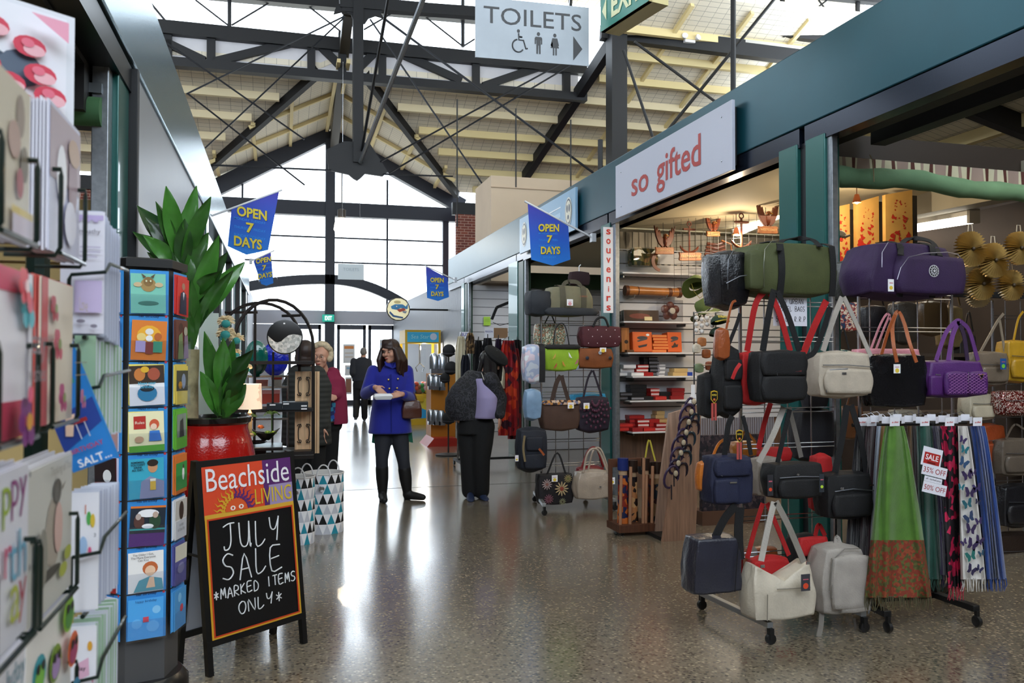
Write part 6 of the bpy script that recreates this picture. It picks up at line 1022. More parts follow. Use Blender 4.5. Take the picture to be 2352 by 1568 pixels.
pile(4, [(1422, 1450, 2, '#16161a', '#5a5a62', 8.6, 0), (1450, 1478, 1, '#16161a', '#8a8a92', 8.5, 0), (1446, 1482, 4, '#16161a', None, 8.62, 0), (1476, 1500, 1, '#16161a', None, 8.52, 0), (1492, 1512, 3, '#a81e1c', '#d0c0c0', 8.57, 0), (1505, 1530, 1, '#a81e1c', '#c83a30', 8.5, 0), (1512, 1542, 2, '#16161a', None, 8.64, 0), (1540, 1570, 3, '#8f1a1c', None, 8.6, 0)], 'boxes on the fifth shelf', lambda c, l: CN[c] + ' box on the fifth white shelf')
pile(5, [(1420, 1452, 2, '#a81e1c', '#c83028', 8.6, 0), (1452, 1476, 1, '#8f1a1c', None, 8.5, 0), (1444, 1476, 4, '#8f1a1c', '#b02622', 8.66, 0), (1462, 1488, 3, '#a81e1c', '#d8c8c4', 8.58, 0), (1478, 1504, 1, '#a81e1c', '#c42a24', 8.5, 0), (1488, 1512, 3, '#a81e1c', None, 8.6, 0), (1504, 1528, 2, '#8f1a1c', '#c8a8a8', 8.53, 0), (1512, 1546, 3, '#b08a5c', '#c8a870', 8.6, 0), (1528, 1548, 1, '#b08a5c', None, 8.52, 0), (1505, 1525, 2, '#c8a870', None, 8.66, 3)], 'boxes on the lowest shelf', lambda c, l: CN[c] + ' box in the pile on the lowest white shelf')
# camouflage bundle, log, hats
cm = thing('folded_hammock', 'camouflage patterned folded bundle in clear plastic on the top shelf', 'bundle', (at(1476, 610, 8.6).x, 8.62, Z(0))); c0 = at(1476, 592, 8.6); b = B(); b.rbox(c0, (.30, .2, .21), mat('#3a421c', .6, kind='print', cols=('#22300f', '#4a5426', '#8a7a3a', '#22300f', '#6a4a2a'), cell=1, scale=26), .3, 5, .1); b.build('fabric', cm); b = B(); b.rbox(c0 + V((0, 0, .004)), (.34, .24, .22), glassmat((.96, .97, .96), .2), .2, 4); b.build('plastic_bag', cm)
dg_ = thing('didgeridoo', 'varnished log didgeridoo lying on two wall pegs', 'instrument', at(1497, 690, 8.66)); a, c = at(1436, 667, 8.66), at(1562, 672, 8.66); b = B(); b.tube([a.lerp(c, i / 8) for i in range(9)], [.052, .056, .05, .047, .046, .046, .047, .05, .056], mat('#a86a34', .3, coat=.3, nv=.25, ns=7), 14); b.build('log', dg_)
for u in (.02, .2, .8, .98): b = B(); p = a.lerp(c, u); b.tube([p - V((.02, 0, 0)), p + V((.02, 0, 0))], .06 if u in (.02, .98) else .052, mat('#5a3018', .5), 14); b.build('end_band', dg_)
for x in (1450, 1524): b = B(); q = at(x, 684, 8.66); b.tube([V((q.x, 8.8, q.z)), V((q.x, 8.58, q.z)), V((q.x, 8.56, q.z + .03))], .006, chrome); tag(b.build('wall_peg'), 'chrome peg holding up the ' + ('left' if x < 1500 else 'right') + ' part of the log', 'peg')
def hat(label, x, y, wpx, Y, c, rot, name='bush_hat'):
    t = thing(name, label, 'hat', at(x, y, Y), rot=rot); r_ = wpx / 2 * Y / F; b = B(); b.lathe([(r_ * .5, 0), (r_ * .52, r_ * .25), (r_ * .46, r_ * .55), (r_ * .3, r_ * .68), (.0, r_ * .66)], (0, 0, 0), c, 22, cap=(False, False)); b.build('crown', t, world=False)
    b = B(); n = 30; b.loft([[V((rr * math.cos(2 * PI * j / n), rr * math.sin(2 * PI * j / n) * 1.1, zz + (rr / r_) ** 2 * r_ * .22 * math.cos(4 * PI * j / n) - rr * .12)) for j in range(n)] for rr, zz in ((r_ * .5, .0), (r_ * .75, .0), (r_, .0), (r_, -.006), (r_ * .5, -.006))], c, (False, False)); b.build('brim', t, world=False)
    b = B(); b.tube([(r_ * .5, 0, 0), (r_ * .45, 0, -r_ * .7), (0, 0, -r_ * 1.1), (-r_ * .45, 0, -r_ * .7), (-r_ * .5, 0, 0)], .003, mat('#8a7a2a', .7), 5); b.build('chin_cord', t, world=False)
hatm = mat('#56622a', .75, nv=.15, ns=12, bump=.2, bs=120)
hat('upper olive bush hat hanging in front of the shelves', 1600, 655, 74, 7.6, hatm, (-.5, .25, .3)); hat('lower olive bush hat drooping below the upper one', 1622, 712, 90, 7.5, hatm, (-.25, -.45, .2))
def cap(label, x, y, wpx, Y, c, rz, txt=None, rx=-.3):
    t = thing('baseball_cap', label, 'cap', at(x, y, Y), rot=(rx, 0, rz)); r_ = wpx / 2 * Y / F; m = mat(c, .7); b = B(); b.lathe([(r_ * math.cos(a), r_ * .9 * math.sin(a)) for a in [i * PI / 16 for i in range(9)]], (0, 0, 0), m, 24, cap=(False, False)); b.build('crown', t, world=False)
    b = B(); n = 12; up_ = [V((r_ * .95 * math.sin(a), -r_ * .8 * math.cos(a) - r_ * 0, .0)) for a in [(-1.1 + 2.2 * i / n) for i in range(n + 1)]]; dn = [V((p.x * .95, p.y - r_ * .75 * math.cos(p.x / r_ * 1.2), -r_ * .15)) for p in up_]; b.loft([up_ + [p + V((0, 0, -.008)) for p in up_[::-1]], dn + [p + V((0, 0, -.008)) for p in dn[::-1]]], mat('#b8a838' if txt else c, .7)); b.build('peak', t, world=False)
    if txt: b = B(); b.text(txt, V((0, -r_ * .98, r_ * .35)), (1, 0, 0), (0, .3, 1), mat('#c8b83a', .6), w=r_ * 1.5, bold=.03); b.build('lettering', t, smooth=0, world=False)
cap('dark green cap with yellow lettering hanging by the chrome rack', 1652, 740, 44, 7.0, '#12301c', .1, 'STRAYA'); cap('second dark green cap below the lettered one', 1648, 768, 42, 7.05, '#0f2818', -.2); cap('beige cap lit from below beside the gold panels', 1926, 545, 42, 5.6, '#b8a68c', .9)
# carved eagles and anchors hanging from the ceiling mesh
cw = mat('#6a3018', .38, nv=.25, ns=12, coat=.25); cwl = mat('#a8683a', .45, nv=.2, ns=14)
EW = [(.0, -.2), (.12, -.3), (.3, -.15), (.42, .1), (.5, .5), (.40, .32), (.36, .45), (.30, .25), (.25, .35), (.18, .1), (.1, .05)]
def eagle(label, x, y, wpx, Y, txt, pw, plq=None):
    t = thing('carved_eagle_sign', label, 'sign', at(x, y, Y)); k = wpx * Y / F; c = at(x, y, Y)
    for s in (-1, 1): b = B(); P = [(s * a * k, b_ * k * 1.2) for a, b_ in EW]; b.prism(P if s > 0 else P[::-1], c, (1, 0, 0), (0, 0, 1), .03, cw); b.build('wing', t, smooth=0, bevel=.004)
    b = B(); b.ell(c + V((0, -.01, -.08 * k)), (.1 * k, .05, .26 * k), cw); b.ell(c + V((0, -.03, .16 * k)), (.07 * k, .04, .08 * k), cwl); b.prism([(.03 * k, .16 * k), (.12 * k, .12 * k), (.04 * k, .1 * k)], c + V((0, -.05, 0)), (1, 0, 0), (0, 0, 1), .02, mat('#c8942a', .4)); b.build('body', t)
    if txt: plaque(t, c + V((0, 0, -.5 * k)), pw * Y / F, txt)
    b = B(); b.tube([c + V((0, .02, .2 * k)), V((c.x, c.y + .02, 2.99))], .003, steel, 5); b.build('hanging_wire', t)
    return t
def plaque(t, c, w, txt, h=None):
    h = h or w * .36; b = B(); b.prism([(-w / 2, -h * .4), (-w * .44, -h * .5), (w * .44, -h * .42), (w / 2, -h * .3), (w * .47, 0), (w / 2, h * .4), (w * .4, h * .5), (-w * .42, h * .42), (-w / 2, h * .5), (-w * .47, .05 * h)], c, (1, 0, 0), (0, 0, 1), .03, cwl); b.build('plaque', t, smooth=0, bevel=.004)
    b = B(); b.text(txt, c + V((0, -.033, h * .02)), (1, 0, 0), (.06, 0, 1), mat('#d8b07a', .5), w=w * .84, bold=.02); b.build('carved_lettering', t, smooth=0)
def anchor(label, x, y, hpx, Y, txt=None, pw=0):
    t = thing('carved_anchor_sign', label, 'sign', at(x, y, Y)); k = hpx * Y / F; c = at(x, y, Y); b = B(); b.tube([c + V((0, 0, -.45 * k)), c + V((0, 0, .36 * k))], .035 * k, cw, 8); b.tube(arc(c + V((0, 0, .43 * k)), .07 * k, 0, 360, 14)[:-1], .02 * k, cw, 6, closed=True); b.cbox(c + V((0, 0, .25 * k)), (.42 * k, .03, .06 * k), cw); b.build('shank', t)
    b = B(); b.tube(arc(c + V((0, 0, -.12 * k)), .36 * k, 205, 335, 12), [.01 * k] + [.04 * k] * 11 + [.01 * k], cw, 8); b.build('arms', t)
    if txt: plaque(t, c + V((0, 0, -.62 * k)), pw * Y / F, txt)
    b = B(); b.tube([c + V((0, .01, .48 * k)), V((c.x, c.y + .01, 2.99))], .003, steel, 5); b.build('hanging_wire', t)
eagle('carved eagle sign reading Westcoast hanging at the far left', 1525, 550, 58, 8.3, 'WESTCOAST', 52); anchor('carved anchor sign reading Fremantle', 1583, 545, 80, 8.2, 'FREMANTLE', 62)
eagle('small carved eagle over a little plaque in the middle of the row', 1636, 518, 44, 8.0, 'WESTCOAST', 38); anchor('slim carved anchor without a plaque near the lit tube', 1703, 530, 90, 7.6); eagle('dark carved eagle spreading its wings by the teal post', 1761, 500, 66, 7.2, 'WESTCOAST', 58)
t = thing('carved_sign', 'long carved Westcoast plaque on the top shelf', 'sign', at(1636, 622, 8.4)); plaque(t, at(1640, 612, 8.4), 60 * 8.4 / F, 'WESTCOAST', 26 * 8.4 / F)
t = thing('boomerang', 'brown wooden boomerang hanging beside the first eagle', 'boomerang', at(1524, 606, 8.35)); b = B(); c = at(1518, 600, 8.35); P = arc((0, 0, 0), 26 * KS, 120, 260, 12); Q = arc((.006, 0, 0), 19 * KS, 260, 120, 12); b.prism([(p.x, p.z) for p in P + Q], c, (1, 0, 0), (0, 0, 1), .012, cw); b.build('blade', t, smooth=0)
sh = thing('carved_ship', 'carved wooden sailing ship model behind the plaques', 'model ship', at(1645, 588, 8.5)); b = B(); c = at(1645, 580, 8.5)
for k in range(5): b.tube([c + V((-.16 + .01 * k, 0, -.06 + .04 * k)), c + V((.0, -.02, -.075 + .04 * k)), c + V((.15 - .015 * k, 0, -.04 + .04 * k))], .018, cw, 7)
b.build('hull', sh); b = B(); b.tube([c + V((.05, -.03, .14)), c + V((.17, -.03, .1)), c + V((.19, -.03, -.04))], .009, cwl, 6); b.build('bowsprit', sh)
b = B()
for i in range(26): b.tube([(4.05 + i * .06, 8.05 - i * .05, 2.2), (4.05 + i * .06, 8.05 - i * .05, 2.98)], .002, steel, 4)
for k in range(13): b.tube([(4.05, 8.05, 2.2 + k * .06), (5.6, 6.76, 2.2 + k * .06)], .002, steel, 4)
tag(b.build('wire_mesh_screen'), 'fine black wire mesh screen behind the carved signs', 'screen')
# wire toy rack
tr = thing('wire_toy_rack', 'slim wire rack of small toys left of the black backpack', 'rack', (at(1617, 900, 7.2).x, 7.2, 0)); b = B(); xa, xb = at(1594, 800, 7.2).x, at(1644, 800, 7.2).x
for x in (xa, xb): b.tube([(x, 7.2, 0), (x, 7.2, at(1600, 716, 7.2).z)], .007, chrome)
for y in (718, 768, 800, 838, 870, 920):
    z = at(1600, y, 7.2).z; b.tube([(xa, 7.2, z), (xa, 7.05, z), (xb, 7.05, z), (xb, 7.2, z)], .004, chrome, 5, closed=True)
b.build('wire_frame', tr)
for i in range(10):
    for_ = at(1600 + (i % 4) * 12, 730 + (i // 4) * 14 + (i % 2) * 3, 7.1); b = B(); b.ell(for_, (.022, .022, .024), mat('#d8d4d0', .3), None, 12, 8); b.ell(for_ + V((0, -.005, .028)), (.012, .012, .014), mat('#b8a898', .5), None, 8, 6); tag(b.build('figurine'), 'small white toy figure clipped in the top of the wire toy rack', 'toy', 'white toys in the wire rack')
for i, (x, y, c, lab) in enumerate(((1612, 785, '#a8683a', 'brown toy hanging high on the wire rack'), (1600, 800, '#c8c0b0', 'cream toy on the wire rack'), (1622, 812, '#8a4a20', 'dark tan toy on the wire rack'), (1606, 845, '#6a7a5a', 'green toy packet on the wire rack'), (1630, 840, '#7a3a1c', 'rust toy packet on the wire rack'), (1615, 880, '#3a3430', 'dark toy packet on the wire rack'))):
    b = B(); b.rbox(at(x, y, 7.08), (.09, .05, .09), mat(c, .5, nv=.3, ns=20), .6, 4); tag(b.build('toy_packet'), lab, 'toy')
ni = thing('price_card', 'white printed price card on the jewellery board top', 'card', at(1594, 925, 7.0)); b = B(); o = at(1583, 930, 7.0); b.prism([(0, 0), (.08, 0), (.085, .06), (.06, .1), (.06, .19), (.02, .19), (.02, .1), (0, .06)], o, (1, 0, 0), (0, 0, 1), .002, white); [b.cbox(o + V((.04, -.003, .02 + i * .014)), (.05, .001, .004), mat('#4a4a50', .5)) for i in range(4)]; b.build('board', ni, smooth=0)
# jewellery board
jb = thing('jewellery_board', 'tall pale plywood board hung with dark bead necklaces', 'display board', atz(1560, 1240)); b = B(); ply = mat('#9a7660', .6, kind='wood'); g0 = atz(1518, 1242); g1 = atz(1600, 1240); Yj = g0.y
b.prism([(0, 0), (g1.x - g0.x, 0), (at(1607, 930, Yj).x - g0.x, at(1607, 930, Yj).z), (at(1566, 930, Yj).x - g0.x, at(1566, 930, Yj).z)], (g0.x, Yj, 0), (1, 0, 0), (0, 0, 1), .03, ply); b.build('board', jb, smooth=0)
b = B(); g2 = at(1501, 1230, Yj + .25); b.prism([(0, 0), (.28, 0), (.26, 1.05), (.14, 1.02), (.05, .45)], (g2.x, Yj + .25, 0), (1, 0, 0), (0, 0, 1), .03, mat('#a88a78', .6, kind='wood')); b.build('rear_board', jb, smooth=0)
b = B(); b.box((g0.x, Yj, 0), (g1.x, Yj + .3, .03), dark); b.build('base', jb, smooth=0)
for i in range(15):
    u = i / 14; p = at(1592 - 42 * u + (12 if i % 2 else -8), 930 + 165 * u, Yj - .03); q = thing('bead_necklace', 'dark purple bead necklace on the plywood board', 'necklace', p, group='bead necklaces on the plywood board'); b = B(); rr = .04 + .012 * (i % 3)
    b.tube(arc(p, rr, 0, 360, 16, (1, 0, .3), (0, -.2, 1), rr * 1.4)[:-1], .011, mat(['#2a1a3a', '#1c1424', '#3a2a4a', '#20303c'][i % 4], .3), 6, closed=True); b.build('beads', q)
    if i % 2 == 0: b = B(); b.tube([p - V((0, 0, rr)), p - V((0, 0, rr + .12))], .006, mat('#1a1420', .5)); b.build('tassel', q); b = B(); b.ell(p + V((.03, -.02, .03)), (.02, .014, .025), mat('#b8a890', .4)); b.build('shell', q)
# painted didgeridoos in a stand
ds = thing('didgeridoo_stand', 'low brown timber stand holding painted didgeridoos', 'stand', atz(1455, 1225)); gS = atz(1412, 1232); Yd = gS.y + .1; xa, xb = at(1410, 1225, Yd).x, at(1506, 1225, Yd).x; b = B(); b.box((xa, Yd - .12, .03), (xb, Yd + .16, .09), mat('#5a3420', .6, kind='wood')); b.build('tray', ds, smooth=0)
b = B(); b.box((xa, Yd + .1, .55), (xb, Yd + .13, .62), mat('#5a3420', .6)); b.box((xa, Yd + .1, .09), (xa + .03, Yd + .13, .55), mat('#5a3420', .6)); b.box((xb - .03, Yd + .1, .09), (xb, Yd + .13, .55), mat('#5a3420', .6)); b.build('rail', ds, smooth=0)
for x in (1415, 1430, 1500): q = at(x, 1230, Yd - .06); b = B(); b.ell((q.x, Yd - .06, .016), (.016, .016, .016), blackm); b.build('caster', ds)
for i, (x, yt, rr, cols, lab) in enumerate(((1431, 1052, 13, ('#7a1c14', '#c86a2a', '#16204a', '#8a2a1c'), 'red and orange dotted didgeridoo with a blue mouthpiece'), (1458, 1058, 13, ('#1a1418', '#b87a4a', '#2a1c18', '#c89a6a'), 'black and tan painted didgeridoo'), (1483, 1052, 10, ('#2a1812', '#5a2a1c', '#14142a'), 'dark brown painted didgeridoo'), (1497, 1062, 9, ('#3a1420', '#1a1a3a', '#8a3a2a'), 'slim maroon painted didgeridoo'), (1510, 1060, 10, ('#14202a', '#8a6a4a', '#3a1a1a'), 'slim teal and brown painted didgeridoo'), (1444, 1070, 8, ('#1a2040', '#5a1a1a', '#2a2a30'), 'thin navy painted didgeridoo'))):
    t = thing('didgeridoo', lab + ' standing in the timber stand', 'instrument', V((at(x, 1200, Yd).x, Yd, .09))); zt_ = at(x, yt, Yd).z; xx = at(x, 1150, Yd).x; r_ = rr * Yd / F; b = B(); b.tube([(xx, Yd + (i % 2) * .05, .09), (xx, Yd + (i % 2) * .05, zt_ * .5), (xx, Yd + (i % 2) * .05, zt_ - .14)], [r_ * 1.15, r_, r_ * .95], mat('#c8843a' if i == 0 else '#8a5a34', .4, kind='print', cols=cols, cell=1, scale=22), 12); b.build('painted_tube', t)
    b = B(); b.tube([(xx, Yd + (i % 2) * .05, zt_ - .14), (xx, Yd + (i % 2) * .05, zt_ - .1)], r_ * .8, mat('#b89a7a', .5), 12); b.tube([(xx, Yd + (i % 2) * .05, zt_ - .1), (xx, Yd + (i % 2) * .05, zt_)], r_ * 1.05, mat('#1a2a6a' if i == 0 else '#2a1c16', .35), 12); b.build('mouthpiece', t)
for i, x in enumerate((1418, 1440, 1470, 1476, 1490)): b = B(); xx = at(x, 1150, Yd).x; b.tube([(xx, Yd - .06, .09), (xx + .01, Yd - .06, .5 + .07 * (i % 3))], .014, mat('#a87a5c', .6), 8); tag(b.build('wooden_stick'), 'plain wooden stick in front of the painted didgeridoos', 'stick', 'plain sticks in the timber stand')
bag('cloth_bag', 'black cloth bag with yellow strap behind the didgeridoos', (1472, 1060, 1512, 1092), 7.6, .1, blk, .4, straps=[([(1480, 1064), (1490, 1010), (1500, 1040), (1508, 1070)], .016, mat('#b8a83a', .7))])
pc_ = thing('patterned_rug', 'dark patterned mats stacked behind the navy bag', 'rug', V((4.2, 6.6, 0))); b = B(); a, c = at(1612, 1000, 6.7), at(1760, 1210, 6.7); b.box((a.x, 6.7, .12), (c.x, 6.75, a.z), mat('#241c20', .8, kind='print', cols=('#1c1620', '#3a2c30', '#14121a', '#4a3c40', '#241c24'), cell=1, scale=40)); b.build('mat_face', pc_, smooth=0); b = B(); b.box((a.x - .02, 6.66, 0), (c.x + .02, 6.9, .12), mat('#5a3c2a', .6)); b.build('plinth', pc_, smooth=0)
# lights of the stalls
def tubelight(label, p, q, e, parts=True):
    p, q = V(p), V(q); t = thing('fluorescent_light', label, 'light', (p + q) / 2); d = (q - p).normalized(); b = B(); b.beam(p + V((0, 0, .06)), q + V((0, 0, .06)), .12, .06, mat('#d8d6d0', .5)); b.build('housing', t, smooth=0)
    b = B(); b.tube([p + d * .03, q - d * .03], .045, mat((1, .93, .78), .5, emit=e), 10); b.build('tube', t)
    for z in (p, q): b = B(); b.cbox(z + V((0, 0, .02)), (.1, .04, .12), mat('#8a857c', .5), rz=math.atan2(d.y, d.x) + PI / 2); b.build('end_cap', t)
    b = B(); m_ = (p + q) / 2; b.tube([m_ + V((0, 0, .09)), V((m_.x, m_.y, 2.99))], .006, steel); b.build('hanger', t)
tubelight('lit fluorescent tube above the purple duffel bag', at(2040, 533, 7.4), at(2236, 502, 6.0), 14); tubelight('lit fluorescent tube behind the carved eagle signs', at(1690, 535, 8.55), at(1812, 482, 7.5), 14)
for lab, x, y, Y in (('glowing halogen spot beside the gold panels', 1968, 460, 5.9), ('glowing halogen spot below the carved anchor', 1691, 534, 7.6)):
    t = thing('halogen_spot', lab, 'light', at(x, y, Y)); c = at(x, y, Y); b = B(); b.ell(c, (.022, .022, .03), mat((1, .75, .4), .4, emit=30)); b.build('bulb', t); b = B(); b.lathe([(.012, .03), (.018, .05), (.03, .01), (.036, -.02)], c, mat('#8a4a2a', .3, .6), 14, cap=(True, False)); b.tube([c + V((0, 0, .05)), V((c.x, c.y, 2.99))], .004, mat('#8a4a2a', .4)); b.build('holder', t); bulb(c - V((0, 0, .06)), 25)
area((4.9, 7.2, 2.9), (0, 0, 0), 1.6, 1.2, 16, (1, .86, .62)); area((5.3, 3.9, 2.9), (0, 0, 0), 1.4, 1.4, 9, (1, .84, .6)); area((4.9, 10.8, 2.9), (0, 0, 0), 1.4, 1.4, 12, (1, .92, .8)); area((4.9, 14.5, 2.9), (0, 0, 0), 1.4, 1.4, 22, (1, .97, .92))
# open stall: awning, gold panels, fans
aw = thing('awning', 'rolled green canvas awning with a striped valance over the open stall', 'awning', V((4.6, 5.0, 2.4))); b = B(); P = []; n = 16
for i in range(n + 1):
    u = i / n; x = 1905 + 480 * u; y = 401 + 52 * u - 6 * math.sin(u * PI) + (4 * math.sin(u * 12)); P.append(at(x, y, 4.86))
b.tube(P, [.072 * (1 - .12 * i / n) + .006 * math.sin(i * 2.1) for i in range(n + 1)], mat('#5d8060', .8, nv=.12, ns=5, bump=.3, bs=14), 14); b.build('roll', aw)
b = B(); a0, a1, c0_, c1 = at(1905, 357, 4.97), at(2390, 398, 4.97), at(1905, 385, 4.97), at(2390, 432, 4.97)
b.grid(lambda u, v: a0.lerp(a1, u).lerp(c0_.lerp(c1, u), v) + V((0, .012 * math.sin(u * 60) * v, 0)), 60, 4, mat('#a89484', .8, kind='stripes', freq=3.0, cols=((0, '#8f7a70'), (.30, '#b8b298'), (.36, '#4a2018'), (.46, '#b8b298'), (.62, '#8f7a70'), (.70, '#b8b298'), (.86, '#4a2018'), (.95, '#b8b298')))); b.build('valance', aw)
b = B(); q = at(1998, 372, 4.8); b.tube([q + V((0, 0, .05)), q + V((.01, -.02, 0)), q + V((.015, -.02, -.14))], .004, mat('#8a7a5a', .8)); b.build('tie_cord', aw)
gm = mat('#b08c4e', .35, .2, nv=.15, ns=4, coat=.2); rm = mat('#8f1c10', .5)
for i, (x0, x1, yt0, yt1, yb, lab) in enumerate(((1909, 1953, 478, 468, 622, 'leftmost gold panel painted with red blossom'), (1968, 2020, 465, 450, 620, 'middle gold panel painted with red blossom'), (2035, 2097, 447, 436, 600, 'rightmost gold panel painted with red blossom'))):
    Yg = 6.3 - i * .1; a, c = at(x0, yb, Yg), at(x1, yb, Yg); z0, z1 = at(x0, yt0, Yg).z, at(x1, yt1, Yg).z; w = c.x - a.x; t = thing('gold_panel', lab, 'panel', (a + c) / 2); b = B(); b.prism([(0, 0), (w, 0), (w, z1 - a.z), (0, z0 - a.z)], a, (1, 0, 0), (0, 0, 1), -.04, gm); b.build('panel', t, smooth=0)
    b = B(); b.box((c.x + .002, Yg - .0, a.z), (c.x + .05, Yg + .05, z1 - .05), mat('#0c0a09', .5)); b.build('dark_edge', t, smooth=0)
    b = B(); hgt = z0 - a.z; rr = random.Random(i + 3)
    for k in range(46):
        br_ = k % 3; v = rr.random() ** (1.2 if br_ else .8); cx = (.25 + .25 * br_) * w + (v - .5) * w * (.3 - .2 * br_); s = (.03 if rr.random() > .7 else .015) * (1.25 - v); P = [(s * (1 + .5 * math.sin(j * 2.3 + k)) * math.cos(j * PI / 4), s * (1 + .5 * math.cos(j * 1.7 + k)) * math.sin(j * PI / 4)) for j in range(8)]
        X_ = min(max(cx + rr.uniform(-.06, .06) * w * 2 * (1.2 - v), .03), w - .03); b.poly(P, (a.x + X_, a.y - .0025 - k * .00003, a.z + .04 + v * hgt * .86), (1, 0, 0), (0, 0, 1), rm)
    b.build('blossom_painting', t, smooth=0)
fanm = mat('#b59a5e', .35, .25, nv=.2, ns=9)
for i, (x, y, r_, lab) in enumerate(((2229, 572, 50, 'pleated gold paper fan at the upper left of the cluster'), (2281, 598, 50, 'pleated gold paper fan in the middle of the cluster'), (2340, 570, 48, 'pleated gold paper fan at the upper right by the picture edge'), (2253, 652, 46, 'pleated gold paper fan at the lower left of the cluster'), (2322, 655, 44, 'pleated gold paper fan at the lower right of the cluster'), (2226, 600, 38, 'pale paper fan peeping out under the upper left one'), (2246, 672, 42, 'pale crescent edged fan behind the lower left one'))):
    Yq = 4.95 + (.05 * i if i < 5 else .32); c = at(x, y, Yq); k = r_ * Yq / F; n = 64; t = thing('paper_fan', lab, 'fan', c - V((0, 0, k))); b = B(); m = fanm if i < 5 else mat('#b8a884', .5); rings = []
    for rr in (.04, .12, .5, 1.0): rings.append([c + V((k * rr * math.cos(2 * PI * j / n), (-.03 if j % 2 else .03) * min(1, rr * 2) - .02 * (1 - rr), k * rr * math.sin(2 * PI * j / n))) for j in range(n)])
    b.loft(rings, m, (True, False)); b.build('pleated_disc', t, smooth=0); b = B(); b.ell(c + V((0, -.03, 0)), (.016, .012, .016), mat('#3a2c18', .5), None, 12, 6); b.build('hub', t); b = B(); b.tube([c + V((-.02, 0, k)), c + V((-.015, 0, k + .05)), c + V((.015, 0, k + .05)), c + V((.02, 0, k))], .004, mat('#b8b0a0', .5), 5); b.build('hanging_loop', t)
b = B(); b.box((3.9, 5.62, 2.0), (6.3, 5.66, 2.05), dark); 
for z in (.5, 1.0, 1.5): b.box((4.4, 5.6, z), (6.38, 6.1, z + .03), mat('#3a2c20', .6))
tag(b.build('display_shelves', smooth=0), 'dark shelves along the back of the near open stall', 'shelf')
# ================================================================ signs and flags
S0 = V((3.40, 8.15, 2.985)); t = thing('shop_sign', 'white shop sign with red so gifted lettering', 'sign', (3.43, 6.97, 2.98)); b = B(); b.box((3.42, 5.79, 2.975), (3.45, 8.15, 3.535), mat('#b9bccb', .45)); b.box((3.45, 5.85, 3.03), (3.5, 8.09, 3.5), dark); b.build('board', t, smooth=0, bevel=.003)
b = B(); b.text('so', V((3.417, 7.53, 3.21)), (0, -1, 0), (0, 0, 1), mat('#a8231c', .4), w=.40, h=.17, bold=.012); b.build('lettering', t, smooth=0); b = B(); b.text('gifted', V((3.417, 6.72, 3.225)), (0, -1, 0), (0, 0, 1), mat('#a8231c', .4), w=.86, h=.36, bold=.012); b.build('lettering', t, smooth=0)
for y in (5.95, 8.0):
    for z in (3.08, 3.44): b = B(); b.ell((3.418, y, z), (.003, .009, .009), chrome, None, 8, 4); b.build('screw', t)
a, c = at(1387, 718, 8.36), at(1408, 522, 8.36); t = thing('vertical_sign', 'narrow white vertical sign spelling souvenirs in red', 'sign', ((a.x + c.x) / 2, 8.36, a.z)); b = B(); b.box((a.x, 8.36, a.z), (c.x, 8.375, c.z), mat('#d8dae2', .45)); b.build('board', t, smooth=0)
for i, ch_ in enumerate('souvenirs'): b = B(); b.text(ch_, V(((a.x + c.x) / 2, 8.357, c.z - (i + .5) * (c.z - a.z) / 9)), (1, 0, 0), (0, 0, 1), mat('#c0271f', .4), h=.058 if ch_ != 'i' else .06, w=.05 if ch_ != 'i' else .012, bold=.02); b.build('letter', t, smooth=0)
t = thing('club_sign', 'pale blue club board with round crests on the far fascia', 'sign', (3.47, 10.6, 3.05)); b = B(); b.box((3.44, 9.45, 3.06), (3.47, 11.9, 3.58), mat('#7fa6c4', .35)); b.box((3.47, 9.6, 3.15), (3.5, 11.7, 3.5), dark); b.build('board', t, smooth=0)
for y in (9.7, 11.65):
    b = B(); o = V((3.437, y, 3.32)); L_ = (0, -1, 0)
    for rr, cc in ((.13, '#d8d8d0'), (.115, '#20304a'), (.1, '#d8d4c0')): b.poly([(rr * math.cos(2 * PI * i / 20), rr * 1.4 * math.sin(2 * PI * i / 20)) for i in range(20)], o, L_, (0, 0, 1), mat(cc, .4)); o = o - V((.0012, 0, 0))
    for s in (-1, 1): b.poly(ellp(s * .04, .04, .025, .05), o, L_, (0, 0, 1), mat('#20304a', .4))
    b.poly(ellp(0, -.07, .03, .03), o, L_, (0, 0, 1), mat('#20304a', .4)); b.build('crest', t, smooth=0)
b = B(); b.box((3.437, 10.0, 3.42), (3.4405, 11.2, 3.435), mat('#e8eef4', .4)); b.box((3.437, 10.0, 3.30), (3.4405, 11.2, 3.36), mat('#9fc0d8', .4)); b.build('stripe', t, smooth=0)
